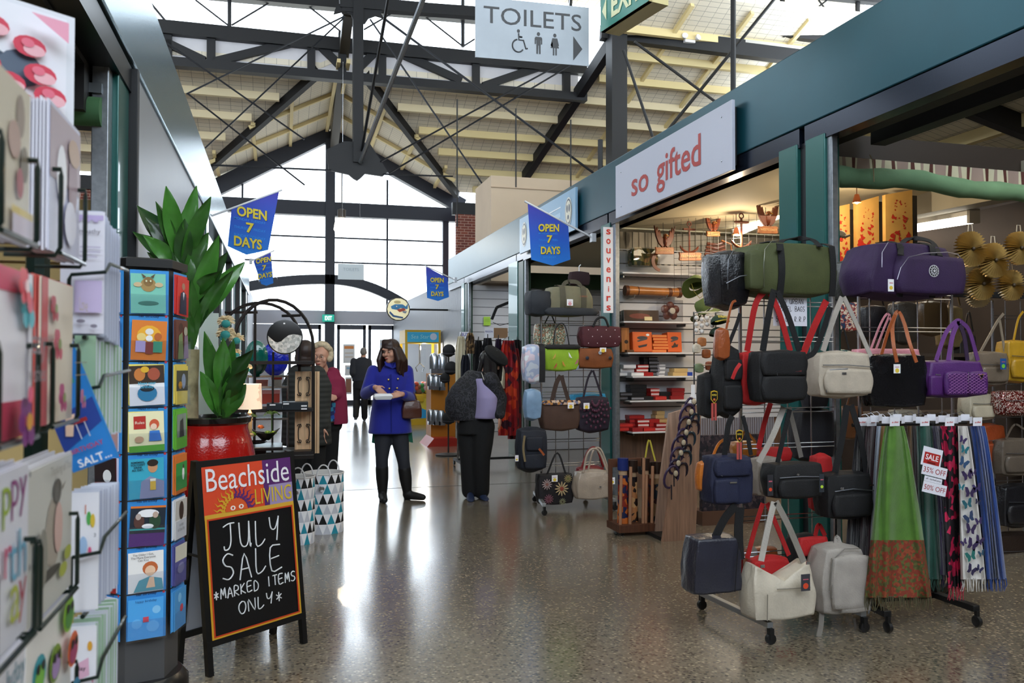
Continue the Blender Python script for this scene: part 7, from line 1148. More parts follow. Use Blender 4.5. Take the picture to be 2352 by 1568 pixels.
def flag(label, pole, pts, Y, lab_o, uxv, size, skew=0, rx=0, dz=(2, 4)):
    p0, p1 = at(*pole[0], Y), at(*pole[1], Y); t = thing('open_flag', label, 'flag', p0); b = B(); b.tube([p0, p1], .012, mat('#d8dae0', .4), 8); b.build('pole', t)
    P = [at(x, y, Y) for x, y in pts]; z0, z1 = min(p.z for p in P), max(p.z for p in P); b = B(); o = P[0]
    b.prism([((p - o).x, (p - o).z) for p in P], o, (1, 0, 0), (0, 0, 1), .004, mat('#1a5ac8', .7, kind='vgrad', z0=z0 - p0.z, z1=z1 - p0.z, cols=((0, '#1a7ad8'), (.45, '#1a58c4'), (1, '#3a34a0')))); b.build('cloth', t, smooth=0)
    b = B(); n2 = mat('#2a8ae0', .7)
    for i, (s_, yy) in enumerate((('MONDAY TUESDAY', .42), ('THURSDAY FRIDAY', .0), ('SUNDAY MONDAY', -.38), ('SATURDAY', -1.12))): b.text(s_, at(lab_o[0], lab_o[1], Y) + V((0, -.006, 0)) + V((0, 0, -yy * -1 * size * 1.0)), uxv, (0, 0, 1), n2, w=size * (1.5 if i < 3 else .9), bold=.01)
    b.build('printed_day_names', t, smooth=0); b = B(); ym = mat('#d8c42a', .6)
    for s_, yy, w_ in (('OPEN', .78, 1.42), ('7', .05, .38), ('DAYS', -.68, 1.32)):
        o = at(lab_o[0], lab_o[1], Y) + V((0, -.009, size * yy)) + V((yy * skew * size, 0, 0)); b.text(s_, o + V((.006, .002, -.006)), uxv, (0, 0, 1), mat('#16307a', .7), w=w_ * size, h=size * .5, bold=.03); b.text(s_, o - V((0, .002, 0)), uxv, (0, 0, 1), ym, w=w_ * size, h=size * .5, bold=.03)
    b.build('lettering', t, smooth=0); b = B(); q = p0 if p0.z < p1.z else p1; b.cbox(q, (.05, .08, .1), mat('#c8ccd4', .4)); b.build('bracket', t, smooth=0)
k_ = 9.05 / F
flag('blue open seven days flag on the right beside the souvenirs post', ((1362, 546), (1205, 462)), [(1212, 467), (1305, 519), (1310, 596), (1269, 610), (1220, 596)], 9.05, (1262, 551), (1, .02, .04), 36 * 9.4 / F, -.08)
flag('large blue open seven days flag on the left above the plant', ((474, 500), (648, 436)), [(532, 479), (641, 440), (616, 574), (566, 585), (523, 565)], 10.4, (574, 526), (1, 0, -.14), 43 * 10.8 / F, .12)
flag('small far blue open seven days flag on the left', ((576, 600), (630, 575)), [(582, 600), (622, 578), (628, 650), (612, 656), (600, 652)], 16.0, (607, 616), (1, 0, .22), 23 * 16 / F, -.1)
flag('small far blue open seven days flag on the right', ((1046, 643), (976, 610)), [(978, 612), (1028, 638), (1031, 682), (1006, 691), (981, 684)], 16.2, (1004, 660), (1, 0, 0), 21 * 17 / F, -.03)
# toilets sign
p0, p1 = at(1092, 131, 6), at(1353, 152, 6); ux = (p1 - p0); W = ux.length; ux.normalize(); Hs = .46; t = thing('toilets_sign', 'brushed aluminium toilets sign hanging over the aisle', 'sign', (p0 + p1) / 2); b = B(); b.prism([(0, 0), (W, 0), (W, Hs), (0, Hs)], p0, ux, (0, 0, 1), -.012, mat('#959ca3', .5, .3, nv=.08, ns=3)); b.build('plate', t, smooth=0)
o = p0 + V((0, -.002, 0)); bk = mat('#2a2c30', .5)
def P2(u, v): return o + ux * (W * u) + V((0, 0, Hs * v))
b = B(); b.text('TOILETS', P2(.50, .72), ux, (0, 0, 1), bk, w=W * .86, h=Hs * .28); b.build('lettering', t, smooth=0)
for nm, u in (('man_pictogram', .545), ('woman_pictogram', .69)):
    b = B(); U = lambda q, s=1: [(x * .018, z * .018) for x, z in q]; c = P2(u, .3); b.poly(ellp(0, .078, .013, .015), c, ux, (0, 0, 1), bk)
    b.poly([(-.022, .056), (.022, .056), (.03, .045), (.03, .0), (.02, .0), (.02, .03), (.017, .03), (.017, -.075), (.004, -.075), (.002, -.01), (-.002, -.01), (-.004, -.075), (-.017, -.075), (-.017, .03), (-.02, .03), (-.02, .0), (-.03, .0), (-.03, .045)] if 'woman' not in nm else [(-.02, .056), (.02, .056), (.034, .0), (.026, .0), (.018, .03), (.034, -.02), (.016, -.02), (.016, -.075), (.004, -.075), (.004, -.02), (-.004, -.02), (-.004, -.075), (-.016, -.075), (-.016, -.02), (-.034, -.02), (-.018, .03), (-.026, .0), (-.034, .0)], c, ux, (0, 0, 1), bk); b.build(nm, t, smooth=0)
b = B(); c = P2(.38, .3); b.poly(ellp(-.01, .088, .012, .013), c, ux, (0, 0, 1), bk); hh_ = lambda pts: b.ribbon([c + ux * x + V((0, 0, z)) for x, z in pts], .010, .002, bk, (0, 0, 1)) if False else b.tube([c + ux * x + V((0, 0, z)) for x, z in pts], .006, bk, 5)
hh_([(-.008, .07), (-.006, .02), (.03, .02), (.05, -.045), (.062, -.04)]); hh_([(-.008, .045), (.02, .043)]); hh_([(.01 * 0 + -.012 + .045 * math.cos(math.radians(a)), -.025 + .048 * math.sin(math.radians(a))) for a in range(100, 340, 15)]); b.build('wheelchair_pictogram', t)
b = B(); b.poly([(-.04, -.095), (.035, 0), (-.04, .095)], P2(.90, .28), ux, (0, 0, 1), bk); b.build('arrow', t, smooth=0)
b = B(); [b.tube([P2(u, .98), P2(u, .98) + V((0, 0, 4))], .003, chrome, 5) for u in (.18, .82)]; b.build('hanging_wire', t)
# exit sign box seen from below
A_, Bv = V((2.40, 6.0, 4.04)), V((.12, -.62, 0)); t = thing('exit_sign', 'green and cream exit sign box hanging beside the toilets sign', 'sign', A_); u_ = Bv.normalized(); nn = V((-u_.y, u_.x, 0)) * -1; nn = V((u_.y, -u_.x, 0)); 
if nn.x > 0: nn = -nn
b = B(); Lx = Bv.length; b.prism([(0, 0), (Lx, 0), (Lx, .03), (0, .03)], A_, u_, -nn, .012, mat('#d8c88a', .4)); b.prism([(0, 0), (Lx, 0), (Lx, .32), (0, .32)], A_ - nn * .17, u_, (0, 0, 1), .17 if u_.cross(V((0, 0, 1))).dot(nn) > 0 else -.17, mat('#c8bb84', .5)); b.build('housing', t, smooth=0)
b = B(); o = A_ + nn * .004; b.prism([(.0, .0), (Lx, .0), (Lx, .32), (.0, .32)], o, u_, (0, 0, 1), .002, mat('#0f7a6a', .4)); b.build('green_face', t, smooth=0)
b = B(); o = A_ + nn * .010; b.text('EXIT', o + u_ * (Lx * .56) + V((0, 0, .15)), u_, (0, 0, 1), mat('#d8dcb0', .5), w=Lx * .62, h=.19, bold=.03); b.poly([(.03, .15), (.09, .24), (.09, .06)], o, u_, (0, 0, 1), mat('#d8dcb0', .5)); b.build('lettering', t, smooth=0)
b = B(); b.tube([A_ + u_ * .3 - nn * .08 + V((0, 0, .32)), A_ + u_ * .3 - nn * .08 + V((0, 0, 4))], .012, steel); b.build('hanger', t)
a, c = at(741, 738, 26.9), at(768, 722, 26.9); t = thing('exit_sign', 'small lit green exit sign over the far doors', 'sign', (a + c) / 2); b = B(); b.box((a.x, 26.95, a.z), (c.x, 27.2, c.z), mat('#1aa08a', .5, emit=.6)); b.text('EXIT', V(((a.x + c.x) / 2, 26.945, (a.z + c.z) / 2)), (1, 0, 0), (0, 0, 1), mat('#eefff8', .5, emit=1), h=(c.z - a.z) * .6, w=(c.x - a.x) * .6, bold=.03); b.build('lit_box', t, smooth=0)
t = thing('round_sign', 'round illuminated sign with a blue shark on the right wall', 'sign', at(914, 737, 18)); c = at(914, 710, 18); r_ = 27 * 18 / F; b = B(); b.lathe([(r_ * .96, -.06), (r_, -.05), (r_, .05), (r_ * .96, .06)], c, mat('#3a3a34', .4), 36, ax=(0, -1, 0)); b.build('drum', t)
b = B(); art(b, c + V((-r_ * .93, -.061, -r_ * .93)), (1, 0, 0), (0, 0, 1), r_ * 1.86, r_ * 1.86, [('e', .5, .5, .5, .5, mat('#f0e4b8', .5, emit=.35)), ('p', [(.15, .62), (.35, .72), (.7, .72), (.95, .55), (.88, .5), (.6, .55), (.45, .46), (.2, .5)], '#3f86b8'), ('p', [(.82, .6), (.95, .78), (.92, .55)], '#3f86b8'), ('e', .42, .62, .03, .03, '#f8f4e8'), ('p', [(.42, .48), (.75, .55), (.85, .45), (.55, .36)], '#b8482a'), ('e', .45, .82, .16, .07, '#d8c488'), ('p', [(.12, .4), (.3, .22), (.72, .14), (.7, .07), (.25, .14), (.08, .32)], '#2a5a8c'), ('p', [(.68, .42), (.9, .4), (.82, .3), (.7, .34)], '#8a98a8')], eps=.003); b.build('printed_face', t, smooth=0)
b = B(); b.tube([c + V((r_, 0, 0)), V((3.56, c.y, c.z))], .02, steel); b.build('arm', t)
# pendant lamp, emergency lights, far sign, canvas box
t = thing('pendant_lamp', 'glowing white pendant lamp in front of the gable window', 'lamp', at(785, 530, 21)); c = at(785, 500, 21); b = B(); b.lathe([(.04, .22), (.1, .2), (.1, .02), (.06, 0)], c, mat('#3a3028', .5), 16); b.tube([c + V((0, 0, .2)), c + V((0, 0, 1.6))], .012, steel); b.build('cap', t); b = B(); b.lathe([(.06, .0), (.17, -.12), (.2, -.3), (.16, -.36)], c, mat((1, .93, .8), .5, emit=2.0), 20); b.build('shade', t); bulb(c - V((0, 0, .5)), 40)
t = thing('emergency_light', 'white twin headed emergency light under the right beam', 'light', sp(1575, 112)); c = sp(1575, 100) + V((0, -.2, 0)); b = B(); b.cbox(c, (.3, .12, .12), white); b.build('case', t, bevel=.01)
for s in (-1, 1): b = B(); b.lathe([(.05, 0), (.08, .1), (.07, .11)], c + V((s * .17, -.05, .05)), white, 16, ax=(s * .3, -1, .2)); b.build('lamp_head', t)
t = thing('hanging_sign', 'pale far toilets sign seen against the window', 'sign', at(806, 640, 20)); a, c = at(776, 641, 20), at(836, 607, 20); b = B(); b.box((a.x, 20, a.z), (c.x, 20.02, c.z), mat('#c8d2d8', .5)); b.text('TOILETS', V(((a.x + c.x) / 2, 19.99, a.z + (c.z - a.z) * .65)), (1, 0, 0), (0, 0, 1), mat('#a0aeb8', .5), w=(c.x - a.x) * .6); b.build('plate', t, smooth=0); b = B(); [b.tube([(x, 20.01, c.z), (x, 20.01, 8.6)], .004, chrome, 5) for x in (a.x + .1, c.x - .1)]; b.build('hanging_wire', t)
a, c = at(1128, 560, 16), at(1330, 415, 16); t = thing('canvas_cover', 'beige canvas cover standing above the right stalls', 'canvas', V((a.x + .8, 16.5, 3.0))); b = B(); b.box((a.x, 16, 3.05), (c.x + .6, 17.4, c.z), mat('#c8b49c', .85, nv=.04, ns=2)); b.build('canvas', t, smooth=0); b = B(); b.box((a.x - .01, 15.985, c.z - .24), (c.x + .6, 16.0, c.z - .225), mat('#a8937c', .85)); b.build('hem', t, smooth=0)
for x0, x1, y0, y1, spec, lab in ((788, 815, 790, 834, [('r', .1, .75, .9, .9, '#d8823a'), ('r', .15, .5, .85, .56, '#c8b8a8'), ('r', .15, .3, .85, .36, '#c8b8a8')], 'white and orange poster on the middle exit door'), (792, 812, 838, 862, [('r', .2, .6, .8, .8, '#8ab0c8')], 'small notice below the orange poster'), (793, 808, 866, 905, [('r', .1, .1, .9, .9, '#8a5a44')], 'brown picture low on the middle exit door'), (872, 896, 780, 800, [('r', .1, .4, .9, .6, '#b8c8e0')], 'faint blue lettering notice on the right exit door')):
    a, c = at(x0, y1, 27.2), at(x1, y0, 27.2); card('poster', lab, 'poster', V((a.x, 27.2, a.z)), (1, 0, 0), (0, 0, 1), c.x - a.x, c.z - a.z, '#d8d8da', spec)
# left stall details
t = thing('awning', 'green rolled blind inside the left stall', 'blind', V((-1.2, 4.6, 2.5))); b = B(); p, q = at(150, 250, 4.62), at(234, 258, 4.62); b.tube([p - V((.5, 0, 0)), q], .075, mat('#3f6a44', .8, bump=.2, bs=14), 14); b.build('roll', t); b = B(); b.beam(p + V((-.5, 0, .12)), q + V((0, 0, .12)), .03, .05, steelg); b.build('head_rail', t, smooth=0)
t = thing('wall_unit', 'white unit high inside the left stall', 'air unit', at(180, 180, 4.8)); b = B(); a, c = at(130, 182, 4.8), at(206, 146, 4.8); b.box((a.x, 4.75, a.z), (c.x, 4.9, c.z), mat('#c8c6c2', .4)); b.build('case', t, bevel=.02)
b = B(); b.box((-4.4, 4.5, 2.72), (-.95, 4.92, 3.0), dark); b.box((-4.4, 3.2, 2.95), (-.95, 4.5, 3.0), dark)
for k in range(8): b.box((-2.2, 4.93, 1.5 + k * .1), (-.96, 4.945, 1.505 + k * .1), mat('#6a5030', .7))
struct(b, 'trim_left', 'dark head beam inside the left stall', 'beam', smooth=0)
# ================================================================ far right: claw machine, capsule machines, hats, clothes
Yc = 18.6
def cp(x, y, Y=Yc): return at(x, y, Y)
t = thing('claw_machine', 'yellow framed prize claw machine with a blue header', 'game machine', V((cp(970, 960).x, Yc + .4, 0))); ym = mat('#c8a018', .4); xa, xb = cp(930, 960).x, cp(1012, 960).x; zt_ = cp(930, 757).z; zh = cp(930, 788).z; zb = cp(930, 905).z
b = B(); b.box((xa, Yc, 0), (xb, Yc + .9, zb), ym); b.box((xa + .06, Yc - .01, .15), (xb - .06, Yc, zb - .1), mat('#2a86c4', .4, kind='print', cols=('#1f7ac0', '#2a9ad0', '#d8c03a', '#1f6ab0'), cell=1, scale=3)); b.build('cabinet', t, smooth=0)
b = B(); [b.box((x, Y, zb), (x + .06, Y + .06, zh), ym) for x in (xa, xb - .06) for Y in (Yc, Yc + .84)]; b.box((xa, Yc, zh), (xb, Yc + .9, zt_), ym); b.build('frame', t, smooth=0)
b = B(); b.box((xa + .05, Yc - .01, zh + .03), (xb - .05, Yc, zt_ - .05), mat('#2a8cb0', .4, emit=.25)); b.text('Sea Star', V((xa + (xb - xa) * .42, Yc - .014, (zh + zt_) / 2)), (1, 0, 0), (.15, 0, 1), mat('#9ad0d8', .5), w=(xb - xa) * .5); b.poly(ellp(0, 0, .08, .08), V((xb - .17, Yc - .014, (zh + zt_) / 2)), (1, 0, 0), (0, 0, 1), mat('#c8d0e0', .5)); b.build('header', t, smooth=0)
b = B(); b.box((xa + .05, Yc + .01, zb), (xb - .05, Yc + .02, zh), pane); b.box((xb - .02, Yc + .06, zb), (xb - .01, Yc + .84, zh), pane); b.build('glass', t, smooth=0)
b = B(); b.tube([(xa + .4, Yc + .4, zh), (xa + .4, Yc + .4, zb + .7)], .02, chrome); [b.tube([(xa + .4, Yc + .4, zb + .7), (xa + .4 + dx, Yc + .4, zb + .6), (xa + .4 + dx * .6, Yc + .4, zb + .5)], .012, chrome) for dx in (-.1, .1)]; b.build('claw', t)
b = B(); b.box((xa + .05, Yc - .12, zb - .16), (xa + .4, Yc, zb - .02), ym); b.build('control_panel', t, smooth=0)
for i in range(26):
    c = mat(['#c8b02a', '#2a5aa8', '#b8442a', '#8a5a3a', '#3a8a4a', '#d8a8b0'][i % 6], .7); q = V((xa + .14 + (i % 9) * (xb - xa - .28) / 8, Yc + .12 + .2 * (i // 9), zb + .07 + .03 * (i % 3))); b = B(); b.ell(q, (.09, .09, .08), c, None, 10, 6); b.ell(q + V((0, -.04, .09)), (.055, .055, .055), c, None, 8, 6); tag(b.build('plush_toy'), 'small plush toy heaped inside the claw machine', 'toy', 'plush toys in the claw machine')
bulb((xa + .5, Yc + .4, zh - .1), 25, (1, .98, .9))
Yv = 14.2
def vp(x, y, Y=Yv): return at(x, y, Y)
t = thing('capsule_machine_stand', 'orange and red stand of silver domed capsule machines', 'vending stand', V((vp(1012, 1000).x, Yv + .3, 0))); xa, xb = vp(990, 1000).x, vp(1046, 1000).x; b = B(); b.box((xa, Yv, .1), (xb, Yv + .5, vp(1000, 858).z), mat('#b8741a', .4)); b.build('cabinet', t, smooth=0)
b = B(); b.prism([(0, 0), (.62, 0), (.5, .14), (.12, .14)], (xa - .12, Yv - .3, 0), (1, 0, 0), (0, 0, 1), -.8, mat('#a8281c', .4)); b.build('base', t, smooth=0)
slv = mat('#b8bcc4', .18, .85)
for i, (x, y, r_) in enumerate(((998, 828, 12), (1016, 828, 12), (990, 872, 9), (1002, 873, 9), (1014, 874, 9), (990, 952, 9), (1002, 953, 9), (1014, 954, 9))):
    u = thing('capsule_machine', ['top left', 'top right', 'middle row left', 'middle row centre', 'middle row right', 'bottom row left', 'bottom row centre', 'bottom row right'][i] + ' silver domed capsule machine on the orange stand', 'vending machine', vp(x, y + 18, Yv - .1)); c = vp(x, y, Yv - .12); k = r_ * Yv / F; b = B(); b.lathe([(k, -k * 1.6), (k, k * .6), (k * .7, k * 1.3), (0, k * 1.5)], c, slv, 18); b.build('dome', u); b = B(); b.cbox(c + V((0, -k * .6, -k * 2.0)), (k * 1.7, k * 1.2, k * .9), slv); b.build('coin_slot', u, smooth=0)
hs = thing('hat_stand', 'thin black hat stand by the capsule machines', 'stand', V((vp(1030, 1000, 12.6).x, 12.6, 0))); xx = vp(1030, 900, 12.6).x; b = B(); b.tube([(xx, 12.6, .03), (xx, 12.6, vp(1030, 800, 12.6).z)], .012, blackm); b.lathe([(.2, 0), (.2, .02), (.03, .04)], (xx, 12.6, 0), blackm); b.build('pole', hs)
for i, (x, y, r_) in enumerate(((1031, 805, 15), (1036, 845, 16), (1022, 868, 12), (1034, 918, 12), (1030, 960, 15))):
    u = thing('black_hat', ['topmost', 'second', 'third', 'fourth', 'lowest'][i] + ' black knitted hat on the thin hat stand', 'hat', vp(x, y + 12, 12.55)); c = vp(x, y, 12.55); k = r_ * 12.6 / F; b = B(); b.ell(c, (k, k * .9, k), mat('#141418', .8), None, 16, 9); b.build('crown', u); b = B(); b.lathe([(k * .9, -k * .7), (k * .98, -k * .5), (k * .9, -k * .35)], c, mat('#1c1c22', .8), 16, cap=(False, False)); b.build('band', u)
# clothes rail
Yr = 11.16
def cq(x, y, Y=Yr): return at(x, y, Y)
t = thing('clothes_rail', 'chrome clothes rail on black wheels by the white post', 'rack', V((cq(1110, 1050).x, Yr, 0))); zr_ = cq(1110, 782).z; xa, xb = cq(1052, 900).x, cq(1196, 900).x; b = B(); b.tube([(xa, Yr, .12), (xa, Yr, zr_), (xb, Yr, zr_), (xb, Yr, .12)], .014, chrome, 8); b.build('frame', t)
b = B(); b.beam((xa - .0, Yr, .11), (xb, Yr, .11), .04, .03, blackm); [b.beam((x, Yr - .25, .09), (x, Yr + .25, .09), .04, .03, blackm) for x in (xa, xb)]; b.build('foot_bar', t)
for x in (xa, xb):
    for dy in (-.25, .25): b = B(); b.lathe([(.03, -.012), (.036, 0), (.03, .012)], (x, Yr + dy, .037), blackm, 14, ax=(1, 0, 0)); b.box((x - .01, Yr + dy - .01, .04), (x + .01, Yr + dy + .01, .09), blackm); b.build('caster', t)
knit = mat('#d4ccb4', .9, bump=.9, bs=60); plaid = mat('#a81c1c', .8, kind='print', cols=('#a01818', '#8a1420', '#c8401c', '#3a1424', '#a01818'), cell=1, scale=10)
def gar(label, x0, x1, y0, y1, Y, m, nm='garment', pl=3):
    t = thing(nm, label, 'clothing', cq((x0 + x1) / 2, y1, Y)); b = B(); n = 32
    def ring(v):
        out = []
        for i in range(n):
            u = i / (n / 2) if i < n / 2 else 2 - i / (n / 2); sd = -1 if i < n / 2 else 1; xx = x0 + (x1 - x0) * (.5 + (u - .5) * (.55 + .45 * min(1, v * 4))); out.append(cq(xx, y0 + (y1 - y0) * v, Y + sd * (.03 + .03 * math.sin(PI * u)) + .03 * math.sin(u * PI * 2 * pl + v * 2)))
        return out
    b.loft([ring(i / 10) for i in range(11)], m); b.build('drape', t, smooth=70); b = B(); c = cq((x0 + x1) / 2, y0, Y); b.tube([c - V((0, 0, .02)), c + V((0, 0, .05)), c + V((.03, Yr - Y, zr_ - c.z + .01 if abs(zr_ - c.z) < .3 else .08))], .006, chrome, 5); b.build('hanger_hook', t)
gar('cream knitted scarf hanging at the left of the clothes rail', 1046, 1072, 772, 885, 10.9, knit, 'knit_scarf'); gar('navy knit hanging over the cream scarf', 1058, 1080, 815, 880, 10.8, mat('#141828', .85)); gar('brown leopard print scarf at the rail end', 1070, 1090, 764, 812, 10.85, mat('#6a543a', .8, kind='print', cols=('#3a2a1c', '#7a6244', '#a88a60'), cell=1, scale=24), 'scarf')
gar('black knitwear in the middle of the clothes rail', 1086, 1112, 782, 900, 11.0, mat('#121217', .85)); gar('charcoal knitwear beside the chrome upright', 1104, 1136, 776, 960, 11.05, mat('#1a1a20', .85)); gar('purple shawl on the clothes rail', 1134, 1156, 778, 960, 11.0, mat('#2a1436', .8))
gar('red and orange striped coat on the clothes rail', 1144, 1192, 782, 1000, 10.72, plaid, 'coat', 4); gar('dark red shawl at the right end of the clothes rail', 1166, 1198, 800, 1008, 10.95, mat('#6a1018', .8, kind='print', cols=('#7a1020', '#5a0c18', '#2a0c1c'), cell=1, scale=8), 'shawl'); gar('black jacket at the right end of the clothes rail', 1176, 1198, 780, 860, 11.15, mat('#0f0f13', .85)); gar('cream chunky knitted scarf in front of the red coat', 1134, 1160, 838, 892, 10.6, knit, 'knit_scarf', 2)
for x0, x1, y0, y1, tx, c, lab in ((1113, 1134, 752, 775, 'RIGON', '#d8d8e0', 'white handwritten card above the clothes rail'), (1056, 1080, 762, 777, 'BUY', '#d8d8e0', 'small white card at the left of the clothes rail')):
    a, q = cq(x0, y1, 11.2), cq(x1, y0, 11.2); card('price_card', lab, 'card', a, (1, 0, 0), (0, 0, 1), q.x - a.x, q.z - a.z, c, [('t', tx, .5, .6, .8, '#4a4a8a', .02)])
a, q = cq(1112, 747, 16.4), cq(1128, 727, 16.4); card('sticky_note', 'bright lime note stuck on the white slatted wall', 'note', V((a.x, 16.44, a.z)), (1, 0, 0), (0, 0, 1), q.x - a.x, q.z - a.z, '#a8d83a', [('r', .15, .7, .85, .74, '#6a9a2a'), ('r', .15, .5, .85, .54, '#6a9a2a')])
t = thing('bent_bracket', 'black bent bar hanging on the slatted wall', 'bracket', cq(1130, 735, 14)); b = B(); P = [cq(1129, 733, 14), cq(1140, 706, 14), cq(1170, 694, 14), cq(1186, 690, 14)]; [b.beam(p, q, .05, .06, blackm, up=(0, 1, 0)) for p, q in zip(P, P[1:])]; b.build('bar', t); b = B(); b.tube([cq(1132, 740, 14), cq(1148, 747, 14), cq(1170, 742, 14)], .006, blackm); b.build('cord', t)
t = thing('cardboard_box', 'brown cardboard sign beside the white card on the rail', 'cardboard', cq(1150, 775, 11.25)); a, q = cq(1135, 776, 11.25), cq(1166, 753, 11.25); b = B(); b.box((a.x, 11.25, a.z), (q.x, 11.32, q.z), mat('#8a6a4c', .8)); b.build('board', t, smooth=0)
b = B(); b.box((3.62, 12.6, 2.62), (6.3, 12.75, 2.86), mat('#1f3a20', .8)); tag(b.build('green_blind', smooth=0), 'dark green rolled blind in the bag stall', 'blind')
t = thing('hanging_jacket', 'dark maroon jacket on a white hanger above the khaki duffel', 'clothing', cq(1330, 655, 8.8)); b = B(); c = cq(1330, 640, 8.8); b.rbox(c, (.26, .12, .17), mat('#2a1216', .8), .5, 5); b.build('body', t); b = B(); b.tube([c + V((0, 0, .08)), c + V((0, 0, .14)), c + V((.02, 0, .16))], .006, white); b.build('hanger', t)
# ================================================================ people
skin = mat('#c08f78', .5, nv=.06, ns=12)
def head(b, M, s=1.0, age=0):
    def E(c, r, rot=None): b.ell(M @ (V(c) * s), V(r) * s, skin, rot, 18, 12)
    E((0, .012, .03), (.072, .090, .085)); E((0, -.012, -.035), (.058, .068, .075)); E((0, -.045, -.085), (.034, .036, .03)); E((0, -.07, .035), (.052, .02, .02))
    b.caps(M @ (V((0, -.080, .012)) * s), M @ (V((0, -.099, -.022)) * s), .009 * s, .014 * s, skin, 8); E((-.012, -.088, -.026), (.009, .011, .008)); E((.012, -.088, -.026), (.009, .011, .008))
    for x in (-1, 1): E((x * .074, .012, -.01), (.009, .02, .032)); E((x * .042, -.055, -.025), (.024, .024, .024))
    E((0, -.079, -.058), (.024, .013, .011))
def faceparts(t, M, s=1.0, iris='#3a2a1e', lip='#a8584e', brow='#2a1c16'):
    for x in (-1, 1):
        b = B(); c = M @ (V((x * .030, -.0745, .008)) * s); b.ell(c, V((.0125, .009, .0062)) * s, mat('#b4a8a0', .3), None, 12, 8); b.ell(M @ (V((x * .030 - .001, -.0835, .008)) * s), V((.006, .0025, .006)) * s, mat(iris, .2), None, 10, 6); b.build('eye', t)
        b = B(); b.tube([M @ (V((x * u, -.082 + abs(u - .03) * .25, .026 + .004 * math.sin((u - .012) * 80))) * s) for u in (.012, .024, .036, .048)], [.002 * s, .0034 * s, .003 * s, .0015 * s], mat(brow, .8), 6); b.build('eyebrow', t)
    b = B(); b.tube([M @ (V((u, -.0935 + u * u * 9, -.058 - .001 * math.cos(u * 100))) * s) for u in (-.022, -.011, 0, .011, .022)], [.002 * s, .0052 * s, .0058 * s, .0052 * s, .002 * s], mat(lip, .45), 8); b.build('lips', t)
def hand_(b, wr, d, nrm, s=1.0, curl=.5, side=1):   # wrist, pointing direction, back-of-hand normal
    wr = V(wr); d = V(d).normalized(); nrm = V(nrm); nrm = (nrm - d * nrm.dot(d)).normalized(); a = d.cross(nrm) * side; L = .078 * s
    for u in (-.026, -.009, .009, .026): b.caps(wr + a * u * .6 * s, wr + d * L + a * u * s, .013 * s, .0115 * s, skin, 8)
    for i, (u, ln) in enumerate(((-.027, .068), (-.009, .078), (.009, .073), (.027, .056))):
        p = wr + d * L + a * u * s; dr = d.copy()
        for k, f in enumerate((.45, .32, .23)):
            dr = (dr - nrm * math.tan(curl * (.55 + .2 * k))).normalized(); q = p + dr * ln * f * s; b.caps(p, q, (.0092 - .0009 * k) * s, (.0086 - .0009 * k) * s, skin, 8); p = q
    p = wr + d * .02 * s - a * .028 * s; q = p + (d * .55 - a * .6 - nrm * .35).normalized() * .038 * s; b.caps(p, q, .0125 * s, .010 * s, skin, 8); b.caps(q, q + (d * .9 - a * .15 - nrm * .4).normalized() * .032 * s, .0098 * s, .008 * s, skin, 8)
def sect(b, secs, m, n=22, cap=(True, True), front=0):     # torso-like loft: (centre, half width, half depth)
    rings = []; ca, sa = math.cos(front), math.sin(front)
    for c, w_, d_ in secs:
        c = V(c); rings.append([c + V((ca * w_ * math.copysign(abs(math.cos(t)) ** .8, math.cos(t)) - sa * d_ * math.sin(t), sa * w_ * math.copysign(abs(math.cos(t)) ** .8, math.cos(t)) + ca * d_ * math.sin(t), 0)) for t in [2 * PI * j / n for j in range(n)]])
    b.loft(rings, m, cap)
def chain(b, pts, rs, m): [b.caps(pts[i], pts[i + 1], rs[i], rs[i + 1], m, 14) for i in range(len(pts) - 1)]
def HM(c, yaw=0, pitch=0, roll=0): return Matrix.Translation(V(c)) @ Euler((0, 0, math.radians(yaw))).to_matrix().to_4x4() @ Euler((math.radians(pitch), math.radians(roll), 0)).to_matrix().to_4x4()
def shoe(t, heel, toe, m, h=.05, nm='shoe'):
    heel, toe = V(heel), V(toe); d = (toe - heel).normalized(); b = B(); a = d.cross(V((0, 0, 1))); L = (toe - heel).length
    b.loft([[heel + d * (L * u) + a * (w_ * math.cos(q)) + V((0, 0, max(0.002, hh * (.5 + .5 * math.sin(q))))) for q in [2 * PI * j / 14 for j in range(14)]] for u, w_, hh in ((-.06, .018, h * .9), (0, .034, h * 1.5), (.3, .036, h * 1.7), (.6, .043, h), (.85, .04, h * .75), (1, .024, h * .5), (1.04, .008, h * .3))], m); b.build(nm, t)
# ---- woman in the cobalt coat
def wq(x, y, Y=8.7): return at(800 + x / 3.0145, 660 + y / 3.0145, Y)
W1 = thing('person', 'woman in a cobalt blue coat and black boots holding a white box', 'person', V((wq(310, 1450).x, 8.72, 0)))
hc = wq(292, 447, 8.66); M = HM(hc, -38, 6); sh = [wq(172, 572, 8.74), wq(408, 572, 8.74)]; nb = wq(298, 545, 8.74)
elb = [wq(120, 735, 8.66), wq(428, 765, 8.66)]; wri = [wq(188, 690, 8.44), wq(372, 738, 8.44)]; ank = [wq(237, 1400, 8.74), wq(407, 1405, 8.74)]; kne = [wq(232, 1190, 8.70), wq(382, 1200, 8.70)]; hip = [wq(246, 965, 8.74), wq(345, 965, 8.74)]
b = B(); head(b, M, 1.0); b.caps(nb, hc + V((.01, .03, -.06)), .058, .052, skin); sect(b, [(wq(296, 980, 8.74), .15, .10), (wq(296, 860, 8.74), .14, .1), (wq(296, 740, 8.74), .13, .09), (wq(296, 620, 8.74), .16, .10), (wq(296, 560, 8.74), .12, .07)], skin)
for i in (0, 1): chain(b, [sh[i], elb[i], wri[i]], [.045, .038, .026], skin); chain(b, [hip[i], kne[i], ank[i]], [.085, .055, .04], skin)
